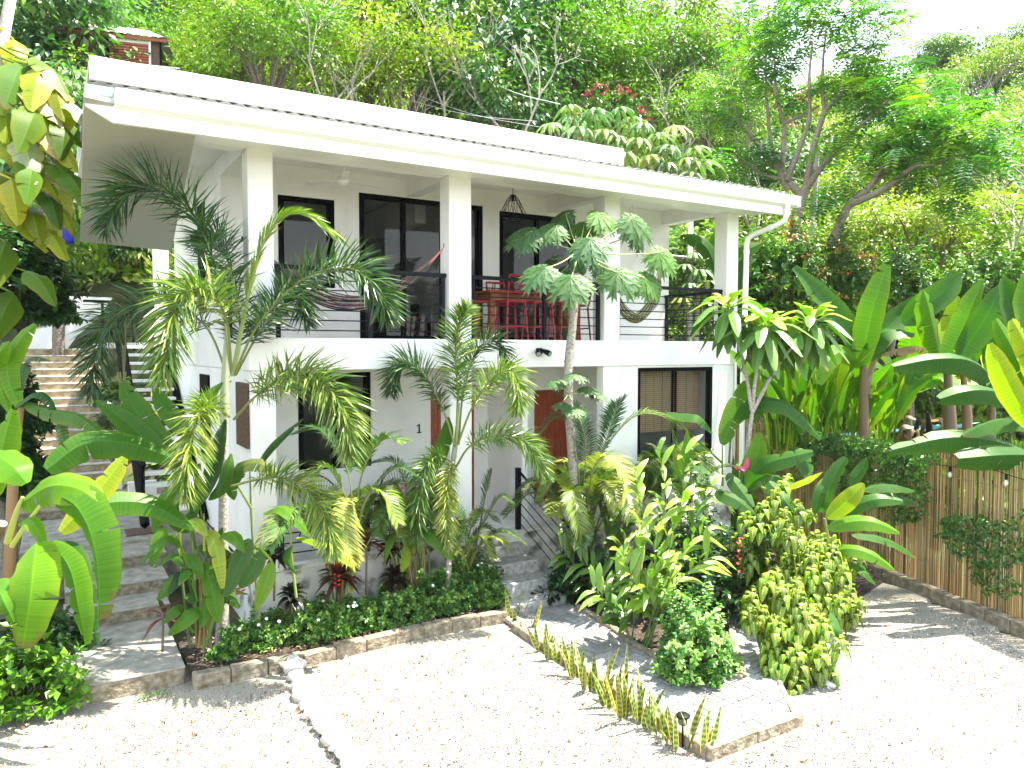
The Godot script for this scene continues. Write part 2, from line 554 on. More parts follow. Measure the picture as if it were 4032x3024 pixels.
# a lobed papaya leaf: stalk at the origin, spread along +z
func papaya_leaf(r: float, col: Color) -> ArrayMesh:
	var b := MB.new()
	var vein := Color(0.28, 0.36, 0.16)
	for i in 9:
		var a := (i - 4) * 0.64 + rr(-0.06, 0.06)
		var l: float = r * [0.45, 0.68, 0.85, 0.95, 1.05, 0.95, 0.85, 0.68, 0.45][i]
		var d := Vector3(sin(a), -0.08, cos(a)).normalized()
		var s := Vector3(cos(a), 0, -sin(a))
		var pt := func(u: float, v: float) -> Vector3: return d * l * u + s * l * v + Vector3(0, -0.38 * l * u * u + absf(v) * -0.12 * l, 0)
		var c := jit(col, 0.12)
		# the blade of the lobe and its pointed side lobes
		b.quad(Vector3.ZERO, pt.call(0.30, 0.15), pt.call(0.62, 0.0), pt.call(0.30, -0.15), c)
		b.quad(pt.call(0.30, 0.0), pt.call(0.58, 0.10), pt.call(1.0, rr(-0.04, 0.04)), pt.call(0.58, -0.10), c)
		for q in [[0.26, 0.52, 0.34], [0.44, 0.74, 0.28], [0.60, 0.88, 0.18]]:
			for sg in [-1.0, 1.0]:
				var e: float = q[1] + rr(-0.05, 0.05)
				b.quad(pt.call(q[0] - 0.06, 0.0), pt.call(q[0] + 0.06, sg * q[2] * 0.62), pt.call(e, sg * q[2]), pt.call(q[0] + 0.22, sg * q[2] * 0.25), jit(c, 0.08))
		var lift := Vector3(0, 0.003, 0)
		b.quad(lift + s * 0.004, pt.call(0.5, 0.006) + lift, pt.call(0.95, 0.0) + lift, pt.call(0.5, -0.006) + lift, vein)
	return b.mesh(M.dull)

# an umbrella leaf of hanging fingers
func umbrella_leaf(r: float, col: Color) -> ArrayMesh:
	var b := MB.new()
	for i in 10:
		var a := TAU * i / 10 + rr(-0.06, 0.06)
		var d := Vector3(cos(a), 0, sin(a))
		var s := Vector3(-sin(a), 0, cos(a))
		var l := r * rr(0.82, 1.08)
		var c := jit(col, 0.15)
		var q := [Vector3.ZERO, d * l * 0.5 + Vector3(0, -0.10 * l, 0), d * l * 0.85 + Vector3(0, -0.42 * l, 0), d * l * 0.95 + Vector3(0, -0.72 * l, 0)]
		var w := [0.015, 0.12 * l, 0.11 * l, 0.0]
		var ridge := Color(0.5, 0.55, 0.35)
		for k in 3:
			var dn := Vector3(0, -0.04 * l, 0)
			b.quad(q[k], q[k + 1], q[k + 1] + s * w[k + 1] + dn, q[k] + s * w[k] + dn, c)
			b.quad(q[k], q[k] - s * w[k] + dn, q[k + 1] - s * w[k + 1] + dn, q[k + 1], c)
			b.quad(q[k] + s * 0.006, q[k] - s * 0.006, q[k + 1] - s * 0.005 + Vector3(0, 0.006, 0), q[k + 1] + s * 0.005 + Vector3(0, 0.006, 0), ridge)
	return b.mesh(M.glossy)

# ---------------------------------------------------------------- trees
# kind: leaf length, width, clumps, leaves to a clump, clump size, flatness, droop
func tree_parts(seed_: int, R: Vector3, height: float, kind: Dictionary) -> Array:
	rng.seed = seed_
	var crown := MB.new()
	var wood := MB.new()
	wood.smooth = true
	var c := Vector3(0, height, 0)
	var fork := Vector3(rr(-0.3, 0.3), height - R.y * rr(0.7, 0.95), rr(-0.3, 0.3))
	var bark := Color(1, 1, 1)
	wood.tube(sampled([Vector3(0, -1.5, 0), Vector3(rr(-0.2, 0.2), fork.y * 0.5, rr(-0.2, 0.2)), fork], 6), [0.20, 0.18, 0.165, 0.15, 0.14, 0.13, 0.12], 8, bark)
	var clumps: int = kind.clumps
	for i in clumps:
		var d := rdir()
		if d.y < -0.45: d.y = -d.y
		var at := c + Vector3(d.x * R.x, d.y * R.y, d.z * R.z) * pow(rng.randf(), 0.33) * rr(0.85, 1.1)
		if i % 7 == 0:
			var mid := fork.lerp(at, 0.5) + Vector3(rr(-0.3, 0.3), rr(0.1, 0.5), rr(-0.3, 0.3))
			wood.tube(sampled([fork + Vector3(0, rr(-0.6, 0.0), 0), mid, at], 5), [0.075, 0.06, 0.045, 0.032, 0.02, 0.010], 5, bark, false)
		var own: Color = kind.pal[rng.randi() % kind.pal.size()]
		own = jit(own, 0.15)
		var cr: float = kind.clump * rr(0.7, 1.25)
		for k in (kind.leaves as int):
			var o := rdir() * pow(rng.randf(), 0.45) * cr
			o.y *= kind.flat
			o.y -= o.length_squared() / cr * 0.25
			var out := (o * 1.4 / cr + Vector3(d.x, 0.15, d.z) * 0.35 + rdir() * 0.6 + Vector3(0, -kind.droop, 0)).normalized()
			var s := out.cross(Vector3.UP + rdir() * 0.55)
			if s.length() < 0.1: s = Vector3.RIGHT
			var l: float = kind.len * rr(0.6, 1.25)
			crown.leaf(at + o, out * l, s.normalized() * kind.wid * l / kind.len, Vector3(0, 0.06 * l, 0), jit(own, 0.22))
	return [wood, crown]

var forest := []      # [wood mesh, crown mesh] of each kind and variant

func plant_tree(which: int, at: Vector3, size: float, turn: float, called: String, label: String, group := "", bark: Material = null, tall := 1.0) -> Node3D:
	var o := thing(called, label, "tree", at, group)
	o.transform = Transform3D(Basis(Vector3.UP, turn) * Basis.from_scale(Vector3(size, size * tall, size)), at)
	var t := put("trunk", forest[which][0], o)
	if bark: t.material_override = bark
	stuff(put("crown", forest[which][1], o))
	return o

func make_forest() -> void:
	var feather := {"len": 0.17, "wid": 0.034, "clumps": 115, "leaves": 78, "clump": 0.78, "flat": 0.38, "droop": 0.25, "pal": [Color(0.24, 0.31, 0.025), Color(0.33, 0.38, 0.03), Color(0.15, 0.23, 0.022), Color(0.40, 0.40, 0.05)]}
	var green := {"len": 0.17, "wid": 0.038, "clumps": 115, "leaves": 78, "clump": 0.75, "flat": 0.45, "droop": 0.3, "pal": [Color(0.13, 0.23, 0.035), Color(0.19, 0.29, 0.035), Color(0.08, 0.16, 0.028), Color(0.26, 0.34, 0.045)]}
	var broad := {"len": 0.27, "wid": 0.065, "clumps": 100, "leaves": 52, "clump": 0.72, "flat": 0.6, "droop": 0.75, "pal": [Color(0.055, 0.14, 0.045), Color(0.09, 0.19, 0.05), Color(0.035, 0.10, 0.035), Color(0.14, 0.24, 0.06)]}
	var sparse := {"len": 0.20, "wid": 0.045, "clumps": 70, "leaves": 42, "clump": 0.7, "flat": 0.4, "droop": 0.3, "pal": [Color(0.30, 0.35, 0.05), Color(0.38, 0.38, 0.09), Color(0.24, 0.28, 0.06)]}
	var k := 0
	for q in [[feather, 3], [green, 3], [broad, 2], [sparse, 1]]:
		for v in q[1]:
			var p := tree_parts(900 + k * 7, Vector3(rr(2.5, 3.2), rr(1.7, 2.2), rr(2.5, 3.2)), rr(5.2, 6.2), q[0])
			forest.append([p[0].mesh(M.bark), p[1].mesh(M.leaf)])
			k += 1
	rng.seed = 4242

func blade_strip(at: Vector3, tip: Vector3, half: float, up: Vector3, col: Color, b: MB, o := {}) -> void:
	blade(b, [at, at.lerp(tip, 0.55) + up * at.distance_to(tip) * o.get("arch", 0.12), tip], half, up, col, o)

# ---------------------------------------------------------------- plants: placing them
func foxtails() -> void:
	# the tall palm at the left corner of the house
	var o := Vector3(1.8, 0.08, 0.5)
	var p := thing("foxtail_palm", "tall foxtail palm with a grey trunk at the left corner of the house", "palm", o, "foxtail palms")
	var b := MB.new()
	b.smooth = true
	b.tube(sampled([Vector3(0, -0.1, 0), Vector3(0.0, 0.25, 0), Vector3(0.01, 0.7, 0), Vector3(0.03, 1.6, 0), Vector3(0.05, 2.6, 0), Vector3(0.06, 3.0, 0)], 14), [0.125, 0.11, 0.095, 0.085, 0.078, 0.072, 0.068, 0.065, 0.062, 0.06, 0.058, 0.056, 0.055, 0.052, 0.05], 12, Color(1, 1, 1))
	put("trunk", b.mesh(M.pale_bark), p)
	var s := MB.new()
	s.smooth = true
	s.tube(sampled([Vector3(0.06, 2.9, 0), Vector3(0.07, 3.25, 0), Vector3(0.09, 3.75, 0), Vector3(0.12, 4.2, 0.0)], 6), [0.055, 0.06, 0.055, 0.045, 0.035, 0.025, 0.015], 10, Color(0.30, 0.34, 0.20))
	put("crownshaft", s.mesh(M.stem), p)
	var dk := Color(0.035, 0.085, 0.028)
	var yl := Color(0.20, 0.27, 0.035)
	var list := [
		[[Vector3(1.94, 3.58, 0.62), Vector3(1.8, 4.81, 0.58), Vector3(1.57, 5.56, 0.4), Vector3(1.13, 5.97, 0.12), Vector3(0.78, 5.8, 0.03), Vector3(0.59, 5.37, -0.06)], 230, 0.42, 0.019, true, 0.25, dk, Color(0.08, 0.14, 0.03)],
		[[Vector3(1.96, 3.58, 0.63), Vector3(2.2, 4.23, 0.98), Vector3(2.65, 4.78, 1.45), Vector3(3.06, 4.87, 1.93), Vector3(3.32, 4.6, 2.1), Vector3(3.43, 4.27, 2.18)], 210, 0.38, 0.018, true, 0.25, dk, Color(0.09, 0.15, 0.03)],
		[[Vector3(1.94, 3.58, 0.62), Vector3(1.84, 4.28, 0.87), Vector3(1.6, 4.62, 1.06), Vector3(1.28, 4.52, 1.22), Vector3(1.14, 4.04, 1.28), Vector3(1.06, 3.57, 1.26)], 230, 0.40, 0.018, true, 0.35, Color(0.10, 0.18, 0.03), Color(0.30, 0.36, 0.05)],
		[[Vector3(1.94, 3.5, 0.51), Vector3(1.72, 4.25, -0.02), Vector3(1.18, 4.56, -0.6), Vector3(0.7, 4.32, -0.99), Vector3(0.5, 3.76, -1.08), Vector3(0.43, 3.32, -1.1)], 210, 0.40, 0.018, true, 0.35, dk, Color(0.08, 0.14, 0.03)],
		[[Vector3(1.95, 3.03, 0.65), Vector3(2.16, 3.37, 1.11), Vector3(2.43, 3.58, 1.61), Vector3(2.69, 3.51, 2.01), Vector3(2.86, 3.14, 2.25), Vector3(2.89, 2.69, 2.29)], 260, 0.38, 0.018, true, 0.35, Color(0.10, 0.17, 0.035), Color(0.28, 0.33, 0.06)],
		[[Vector3(1.88, 3.07, 0.72), Vector3(1.68, 3.22, 1.07), Vector3(1.45, 3.2, 1.39), Vector3(1.32, 2.9, 1.56), Vector3(1.25, 2.55, 1.66), Vector3(1.23, 2.27, 1.66)], 210, 0.30, 0.016, true, 0.35, Color(0.13, 0.20, 0.03), Color(0.34, 0.38, 0.05)],
		[[Vector3(1.88, 2.2, 0.77), Vector3(2.11, 2.34, 1.26), Vector3(2.37, 2.38, 1.64), Vector3(2.6, 2.15, 1.91), Vector3(2.7, 1.85, 2.1), Vector3(2.73, 1.55, 2.14)], 200, 0.30, 0.016, true, 0.35, Color(0.11, 0.18, 0.035), Color(0.32, 0.36, 0.06)],
		[[Vector3(1.98, 3.58, 0.53), Vector3(2.11, 4.12, 0.34), Vector3(2.07, 4.93, 0.04), Vector3(1.94, 5.37, -0.18), Vector3(1.73, 5.37, -0.31)], 150, 0.40, 0.017, true, 0.3, dk, Color(0.06, 0.11, 0.03)],
		[[Vector3(2.02, 3.58, 0.43), Vector3(2.34, 4.13, 0.36), Vector3(2.66, 4.5, 0.31), Vector3(2.83, 4.63, 0.4), Vector3(2.95, 4.25, 0.49)], 150, 0.38, 0.017, true, 0.3, dk, Color(0.05, 0.10, 0.03)]]
	for q in list:
		var pts := []
		for w in q[0]: pts.append(w - o)
		put("frond", frond(pts, q[1], q[2], q[3], q[4], q[5], q[6], q[7], 0.18), p)
	var sp := []
	for w in [Vector3(1.95, 3.58, 0.62), Vector3(2.06, 4.29, 0.77), Vector3(2.2, 5.03, 0.93), Vector3(2.38, 5.47, 1.14), Vector3(2.62, 5.55, 1.4), Vector3(2.9, 5.32, 1.69)]: sp.append(w - o)
	var nf := MB.new()      # the newest frond, its leaflets still pressed along the rib
	for i in 130:
		var t := 0.25 + 0.75 * i / 130.0
		var at := spline(sp, t)
		var tan := (spline(sp, minf(t + 0.03, 1)) - spline(sp, t - 0.03)).normalized()
		var side := tan.cross(Vector3.UP).normalized()
		var d := (tan + (side * (1.0 if i % 2 else -1.0) + side.cross(tan) * rr(-0.3, 0.5)) * rr(0.25, 0.5)).normalized()
		nf.leaflet(at, d * 0.17, d * 0.17 + Vector3(0, -0.04, 0), d.cross(rdir()).normalized() * 0.014, jit(yl, 0.25))
	nf.tube(sampled(sp, 14), [0.032, 0.03, 0.028, 0.024, 0.02, 0.016, 0.013, 0.011, 0.009, 0.008, 0.007, 0.006, 0.005, 0.004, 0.003], 6, Color(0.30, 0.38, 0.12), false)
	put("frond", nf.mesh(M.glossy), p)

	# the slender palm before the middle column
	var o2 := Vector3(4.9, 0.21, 0.75)
	o2.y = 0.08
	var p2 := thing("foxtail_palm", "slender foxtail palm in front of the middle column between the bed shrubs", "palm", o2, "foxtail palms")
	b = MB.new()
	b.smooth = true
	var tr := []
	for w in [Vector3(4.9, -0.11, 0.75), Vector3(4.92, 0.89, 0.75), Vector3(4.95, 1.71, 0.75), Vector3(5, 2.35, 0.75)]: tr.append(w - o2)
	b.tube(sampled(tr, 10), [0.055, 0.05, 0.046, 0.043, 0.04, 0.038, 0.036, 0.036, 0.036, 0.036, 0.034], 10, Color(1, 1, 1))
	put("trunk", b.mesh(M.pale_bark), p2)
	s = MB.new()
	s.smooth = true
	var sh := []
	for w in [Vector3(5, 2.32, 0.75), Vector3(5.03, 2.52, 0.75), Vector3(5.06, 2.79, 0.75), Vector3(5.1, 3.13, 0.75)]: sh.append(w - o2)
	s.tube(sampled(sh, 5), [0.042, 0.04, 0.034, 0.026, 0.018, 0.01], 10, Color(0.26, 0.30, 0.20))
	put("crownshaft", s.mesh(M.stem), p2)
	list = [
		[[Vector3(5, 2.53, 0.83), Vector3(5.04, 3.27, 0.81), Vector3(4.98, 3.81, 0.87), Vector3(4.99, 4.28, 0.97), Vector3(5.05, 4.5, 1.11)], 190, 0.30, 0.016, true, 0.25, Color(0.07, 0.14, 0.03), Color(0.26, 0.34, 0.05)],
		[[Vector3(4.99, 2.5, 0.82), Vector3(4.82, 3.01, 0.81), Vector3(4.56, 3.52, 0.75), Vector3(4.34, 3.71, 0.6), Vector3(4.2, 3.58, 0.52), Vector3(4.14, 3.29, 0.5)], 190, 0.30, 0.016, true, 0.3, Color(0.035, 0.08, 0.03), Color(0.08, 0.14, 0.03)],
		[[Vector3(5.02, 2.53, 0.84), Vector3(5.12, 3.09, 1.11), Vector3(5.29, 3.52, 1.42), Vector3(5.46, 3.59, 1.64), Vector3(5.48, 3.31, 1.78), Vector3(5.46, 3.05, 1.78)], 190, 0.28, 0.015, true, 0.35, Color(0.12, 0.20, 0.03), Color(0.30, 0.38, 0.05)],
		[[Vector3(4.99, 2.2, 0.84), Vector3(5.08, 2.53, 1.11), Vector3(5.3, 2.71, 1.47), Vector3(5.55, 2.66, 1.74), Vector3(5.73, 2.4, 1.86), Vector3(5.83, 2.15, 1.93)], 180, 0.28, 0.015, true, 0.35, Color(0.08, 0.16, 0.03), Color(0.22, 0.28, 0.06)],
		[[Vector3(5.08, 2.52, 0.76), Vector3(5.2, 3.26, 0.68), Vector3(5.43, 3.88, 0.67), Vector3(5.7, 4.02, 0.83), Vector3(5.84, 3.67, 0.93)], 150, 0.28, 0.015, true, 0.3, Color(0.03, 0.07, 0.03), Color(0.06, 0.11, 0.03)],
		[[Vector3(4.91, 2.28, 0.9), Vector3(4.67, 2.41, 0.98), Vector3(4.41, 2.27, 1.07), Vector3(4.27, 1.78, 1.13), Vector3(4.23, 1.21, 1.13)], 190, 0.26, 0.015, true, 0.35, Color(0.07, 0.15, 0.03), Color(0.14, 0.22, 0.04)],
		[[Vector3(4.92, 2.28, 0.91), Vector3(4.74, 2.26, 1.15), Vector3(4.61, 1.97, 1.32), Vector3(4.56, 1.61, 1.43), Vector3(4.55, 1.17, 1.44)], 190, 0.20, 0.014, true, 0.3, Color(0.20, 0.26, 0.05), Color(0.42, 0.44, 0.09)]]
	for q in list:
		var pts := []
		for w in q[0]: pts.append(w - o2)
		put("frond", frond(pts, q[1], q[2], q[3], q[4], q[5], q[6], q[7], 0.2), p2)

func areca(label: String, foot: Vector3, list: Array) -> void:
	var p := thing("areca_palm", label, "palm", foot, "feathery areca palms in the beds")
	for q in list:
		var pts := []
		for w in q[0]: pts.append(w - foot)
		var full := [Vector3(rr(-0.05, 0.05), 0, rr(-0.05, 0.05))]
		full.append_array(pts)
		put("frond", frond(full, q[1], q[2], 0.0135, false, 0.35, q[3], q[4], 0.42), p)
	var st := MB.new()
	st.smooth = true
	for k in 4:
		st.tube([Vector3(rr(-0.07, 0.07), -0.05, rr(-0.07, 0.07)), Vector3(rr(-0.12, 0.12), 0.8, rr(-0.12, 0.12))], [0.022, 0.014], 6, Color(0.30, 0.28, 0.07))
	put("stem", st.mesh(M.stem), p)

func arecas() -> void:
	var g := Color(0.055, 0.13, 0.028)
	var y := Color(0.24, 0.30, 0.05)
	var gold := Color(0.45, 0.43, 0.08)
	areca("areca palm with a golden drooping frond left of the slender foxtail palm", Vector3(3.49, 0.6, 0.6), [
		[[Vector3(3.5, 1.74, 0.78), Vector3(3.59, 2.38, 0.92), Vector3(3.77, 2.71, 1.13), Vector3(3.95, 2.69, 1.35)], 84, 0.36, g, y],
		[[Vector3(3.46, 1.74, 0.76), Vector3(3.38, 2.37, 0.68), Vector3(3.1, 2.81, 0.48), Vector3(2.77, 2.75, 0.29)], 84, 0.34, Color(0.03, 0.075, 0.025), g],
		[[Vector3(3.35, 1.72, 0.93), Vector3(3.2, 2.17, 0.93), Vector3(3.02, 2.37, 0.92), Vector3(2.82, 2.08, 0.93)], 70, 0.28, g, y],
		[[Vector3(3.39, 1.62, 1.07), Vector3(3.22, 2, 1.41), Vector3(3.08, 1.93, 1.57), Vector3(3.07, 1.49, 1.7), Vector3(3.12, 1.26, 1.75)], 70, 0.30, Color(0.26, 0.29, 0.06), gold],
		[[Vector3(3.46, 1.59, 1), Vector3(3.53, 2.06, 1.25), Vector3(3.67, 2.02, 1.45), Vector3(3.75, 1.68, 1.64)], 70, 0.28, Color(0.10, 0.18, 0.03), y],
		[[Vector3(3.53, 1.61, 0.8), Vector3(3.78, 2.12, 0.93), Vector3(4, 2.3, 1.05), Vector3(4.24, 2.18, 1.21)], 76, 0.30, Color(0.03, 0.075, 0.025), g]])
	areca("areca palm whose striped frond hangs over the bed just right of the cordylines", Vector3(4.55, 0.4, 0.5), [
		[[Vector3(4.38, 1.01, 0.65), Vector3(4.2, 1.59, 0.74), Vector3(4.02, 1.77, 0.74), Vector3(4.11, 1.37, 0.94), Vector3(4.22, 1.05, 1.01)], 70, 0.28, Color(0.16, 0.22, 0.05), y],
		[[Vector3(4.48, 1.05, 0.59), Vector3(4.38, 1.86, 0.49), Vector3(4.22, 2.26, 0.37), Vector3(3.93, 2.26, 0.19)], 70, 0.30, Color(0.03, 0.08, 0.025), g],
		[[Vector3(4.53, 1.05, 0.62), Vector3(4.71, 1.71, 0.58), Vector3(4.86, 1.84, 0.66), Vector3(5.02, 1.57, 0.78)], 60, 0.25, g, y]])
	areca("areca palm fanning out beside the entrance landing", Vector3(5.44, 0.07, 0.35), [
		[[Vector3(5.54, 0.96, 0.47), Vector3(5.64, 1.53, 0.51), Vector3(5.71, 1.85, 0.53), Vector3(5.76, 2.03, 0.55)], 60, 0.26, g, Color(0.1, 0.2, 0.03)],
		[[Vector3(5.42, 0.84, 0.53), Vector3(5.62, 1.33, 0.62), Vector3(5.81, 1.65, 0.72), Vector3(5.96, 1.58, 0.81)], 56, 0.22, g, Color(0.1, 0.2, 0.03)],
		[[Vector3(5.32, 0.8, 0.58), Vector3(5.27, 1.22, 0.53), Vector3(5.18, 1.5, 0.47), Vector3(4.98, 1.31, 0.47)], 56, 0.24, Color(0.04, 0.10, 0.03), g],
		[[Vector3(5.33, 0.75, 0.71), Vector3(5.47, 1.09, 0.89), Vector3(5.59, 1.12, 1.08), Vector3(5.7, 0.95, 1.16)], 50, 0.2, y, gold],
		[[Vector3(5.22, 0.71, 0.76), Vector3(5.03, 1.01, 0.75), Vector3(5.08, 1.18, 0.89), Vector3(5.36, 0.9, 1.07)], 50, 0.2, Color(0.04, 0.10, 0.03), g]])
	areca("large areca palm crowding the right side of the entrance railing", Vector3(7.21, 0.07, 0.9), [
		[[Vector3(7.07, 1.4, 1.09), Vector3(7, 2.42, 0.99), Vector3(6.79, 2.86, 0.84), Vector3(6.44, 2.42, 0.65)], 84, 0.34, Color(0.03, 0.08, 0.025), g],
		[[Vector3(7.09, 1.4, 1.1), Vector3(7.15, 2.42, 1.08), Vector3(7.07, 3, 0.89), Vector3(6.82, 3.22, 0.73)], 84, 0.34, Color(0.03, 0.08, 0.03), g],
		[[Vector3(7.11, 1.55, 1.11), Vector3(7.31, 2.29, 1.3), Vector3(7.69, 2.88, 1.62), Vector3(8.12, 2.84, 1.88), Vector3(8.2, 2.45, 1.95)], 90, 0.36, Color(0.06, 0.15, 0.035), y],
		[[Vector3(7.13, 1.55, 1.12), Vector3(7.5, 2.48, 1.17), Vector3(7.7, 2.92, 1.15), Vector3(7.83, 3.14, 1.22)], 80, 0.34, Color(0.045, 0.11, 0.04), g],
		[[Vector3(7.03, 1.37, 1.3), Vector3(6.93, 2.07, 1.56), Vector3(6.93, 2.35, 1.89), Vector3(7.03, 2.08, 2.2), Vector3(7.02, 1.5, 2.34)], 90, 0.38, Color(0.30, 0.34, 0.08), gold],
		[[Vector3(6.91, 1.23, 1.24), Vector3(6.66, 1.77, 1.29), Vector3(6.4, 2.01, 1.35), Vector3(6.13, 1.69, 1.32)], 76, 0.30, Color(0.12, 0.19, 0.04), y],
		[[Vector3(6.88, 1.11, 1.34), Vector3(6.63, 1.6, 1.51), Vector3(6.48, 1.84, 1.65), Vector3(6.44, 1.41, 1.88), Vector3(6.5, 0.95, 1.94)], 76, 0.28, Color(0.16, 0.22, 0.05), y],
		[[Vector3(6.91, 1.09, 1.24), Vector3(6.61, 1.71, 0.91), Vector3(6.37, 1.86, 0.76), Vector3(6.18, 1.71, 0.65)], 70, 0.28, Color(0.025, 0.065, 0.022), g],
		[[Vector3(6.98, 1.09, 1.29), Vector3(7.17, 1.59, 1.37), Vector3(7.42, 1.8, 1.51), Vector3(7.78, 1.52, 1.74)], 76, 0.30, g, y]])

func areca_clump(label: String, foot: Vector3, n: int, tall: float, len: float, wid: float) -> void:
	var list := []
	for i in n:
		var a := i * 2.4 + rr(-0.4, 0.4)
		var out := Vector3(cos(a), 0, sin(a))
		if foot.z + out.z * tall * 0.6 > 1.25 and foot.x < 6.0: out.z *= 0.35
		if out.z < 0.0: out.z *= 0.4
		var h := tall * rr(0.75, 1.1)
		var r := tall * rr(0.3, 0.62)
		var g := jit([Color(0.035, 0.09, 0.025), Color(0.06, 0.15, 0.03), Color(0.10, 0.19, 0.03), Color(0.2, 0.25, 0.05)][rng.randi() % 4], 0.2)
		list.append([[foot + out * r * 0.25 + Vector3(0, h * 0.55, 0), foot + out * r * 0.6 + Vector3(0, h * 0.92, 0), foot + out * r * 1.05 + Vector3(0, h, 0), foot + out * r * 1.5 + Vector3(0, h * rr(0.7, 0.88), 0)], int(len), wid, g, g.lerp(Color(0.34, 0.36, 0.07), 0.5)])
	areca(label, foot, list)

func broad_plant(called: String, label: String, cat: String, foot: Vector3, stems: Array, leaves: Array, material: Material, group := "") -> Node3D:
	var p := thing(called, label, cat, foot, group)
	for s in stems:
		var b := MB.new()
		b.smooth = true
		var pts := []
		for w in s[0]: pts.append(w - foot)
		b.tube(sampled(pts, 6), [s[1], s[1] * 0.95, s[1] * 0.9, s[1] * 0.85, s[1] * 0.75, s[1] * 0.6, s[1] * 0.5], 9, s[2])
		put("stem", b.mesh(M.stem), p)
	for q in leaves:
		leafpart(p, foot, q[0], q[1], q[2], q[3], material, q[4] if q.size() > 4 else {}, q[5] if q.size() > 5 else [])
	return p

func left_bananas() -> void:
	var UPC := Vector3(-0.2, 0.8, 0.55)
	var F := Vector3(-0.35, 0.35, 0.87)
	var f1 := Color(0.14, 0.31, 0.010)
	var f2 := Color(0.10, 0.26, 0.012)
	var o := {"tear": 0.12, "fold": 0.35}
	broad_plant("banana_plant", "bright green banana plant at the left edge of the photo", "banana plant", Vector3(-0.76, 0.14, 0.68), [
		[[Vector3(-0.76, 0.14, 0.68), Vector3(-0.7, 1.11, 1.02), Vector3(-0.6, 1.8, 1.27), Vector3(-0.46, 2.17, 1.58)], 0.085, Color(0.13, 0.09, 0.045)],
		[[Vector3(-0.38, 1.97, 1.75), Vector3(-0.24, 2.24, 2.06), Vector3(-0.09, 2.49, 2.31)], 0.026, Color(0.36, 0.42, 0.08)],
		[[Vector3(-0.42, 2.01, 1.73), Vector3(-0.33, 2.33, 2), Vector3(-0.27, 2.5, 2.08)], 0.032, Color(0.36, 0.40, 0.08)]], [
		[[Vector3(-0.28, 2.44, 2.03), Vector3(-0.05, 2.63, 2.38), Vector3(0.17, 2.63, 2.63), Vector3(0.33, 2.52, 2.8)], 0.19, Vector3(-0.1, 0.55, 0.8), f1, {"tear": 0.15, "fold": 0.3, "tip": 0.3, "wide": 0.7}],
		[[Vector3(-0.07, 2.58, 2.37), Vector3(0.16, 2.48, 2.76), Vector3(0.29, 2.11, 2.97), Vector3(0.32, 1.49, 3.02)], 0.24, Vector3(-0.75, 0.25, 0.6), Color(0.085, 0.24, 0.012), {"tear": 0.10, "fold": 0.5, "tip": 0.4}],
		[[Vector3(-0.16, 2.13, 2.46), Vector3(-0.19, 1.94, 2.69), Vector3(-0.22, 1.68, 2.8), Vector3(-0.28, 1.28, 2.79)], 0.235, Vector3(-0.45, 0.2, 0.87), f1, {"tear": 0.08, "fold": 0.2, "tip": 0.35}],
		[[Vector3(-0.58, 2.95, 2.17), Vector3(-0.44, 2.94, 2.37), Vector3(-0.31, 2.85, 2.57), Vector3(-0.22, 2.71, 2.63)], 0.20, Vector3(0.1, 0.6, 0.8), f2, {"fold": 0.3}],
		[[Vector3(-0.55, 2.42, 1.63), Vector3(-0.46, 2.84, 1.66), Vector3(-0.4, 3.11, 1.68), Vector3(-0.34, 3.32, 1.71)], 0.15, Vector3(-0.5, 0.2, 0.85), f1, o],
		[[Vector3(0.03, 2.08, 1.88), Vector3(0.26, 2.34, 1.89), Vector3(0.45, 2.56, 1.87), Vector3(0.62, 2.79, 1.85)], 0.14, Vector3(-0.3, 0.5, 0.8), Color(0.32, 0.42, 0.02), {"tear": 0.2, "fold": 0.3, "tip": 0.35}],
		[[Vector3(-0.05, 2.01, 1.95), Vector3(0.1, 1.8, 2.28), Vector3(0.16, 1.47, 2.46), Vector3(0.22, 1.11, 2.51)], 0.15, Vector3(-0.6, 0.3, 0.7), f2, {"tear": 0.15, "fold": 0.35}],
		[[Vector3(0.03, 1.96, 1.77), Vector3(0.16, 1.85, 1.97), Vector3(0.23, 1.56, 2.15), Vector3(0.32, 0.99, 2.23)], 0.10, F, DARK * 1.6, o],
		[[Vector3(-0.56, 1.74, 2.36), Vector3(-0.46, 1.75, 2.53), Vector3(-0.41, 1.68, 2.69), Vector3(-0.34, 1.5, 2.74)], 0.14, F, f2, o],
		[[Vector3(0.22, 2.2, 1.64), Vector3(0.5, 2.28, 1.57), Vector3(0.91, 2.21, 1.58), Vector3(1.32, 1.91, 1.62)], 0.15, Vector3(0.1, 0.5, 0.85), Color(0.065, 0.19, 0.015), {"tear": 0.04, "fold": 0.3, "tip": 0.45}],
		[[Vector3(-0.08, 2.61, 1.08), Vector3(0.27, 2.86, 1.05), Vector3(0.69, 2.86, 1.06), Vector3(1.18, 2.64, 1.02)], 0.21, Vector3(0.1, 0.45, 0.9), Color(0.06, 0.175, 0.016), {"tear": 0.06, "fold": 0.45, "tip": 0.35}],
		[[Vector3(0.25, 2.28, 1.53), Vector3(0.32, 2.1, 1.7), Vector3(0.42, 2.03, 1.88), Vector3(0.48, 1.99, 1.92)], 0.06, F, Color(0.10, 0.2, 0.03), o],
		[[Vector3(-0.31, 2.24, 2.01), Vector3(-0.23, 2.31, 2.18), Vector3(-0.16, 2.24, 2.34), Vector3(-0.09, 2.07, 2.39)], 0.08, UPC, f1, o]], M.banana)
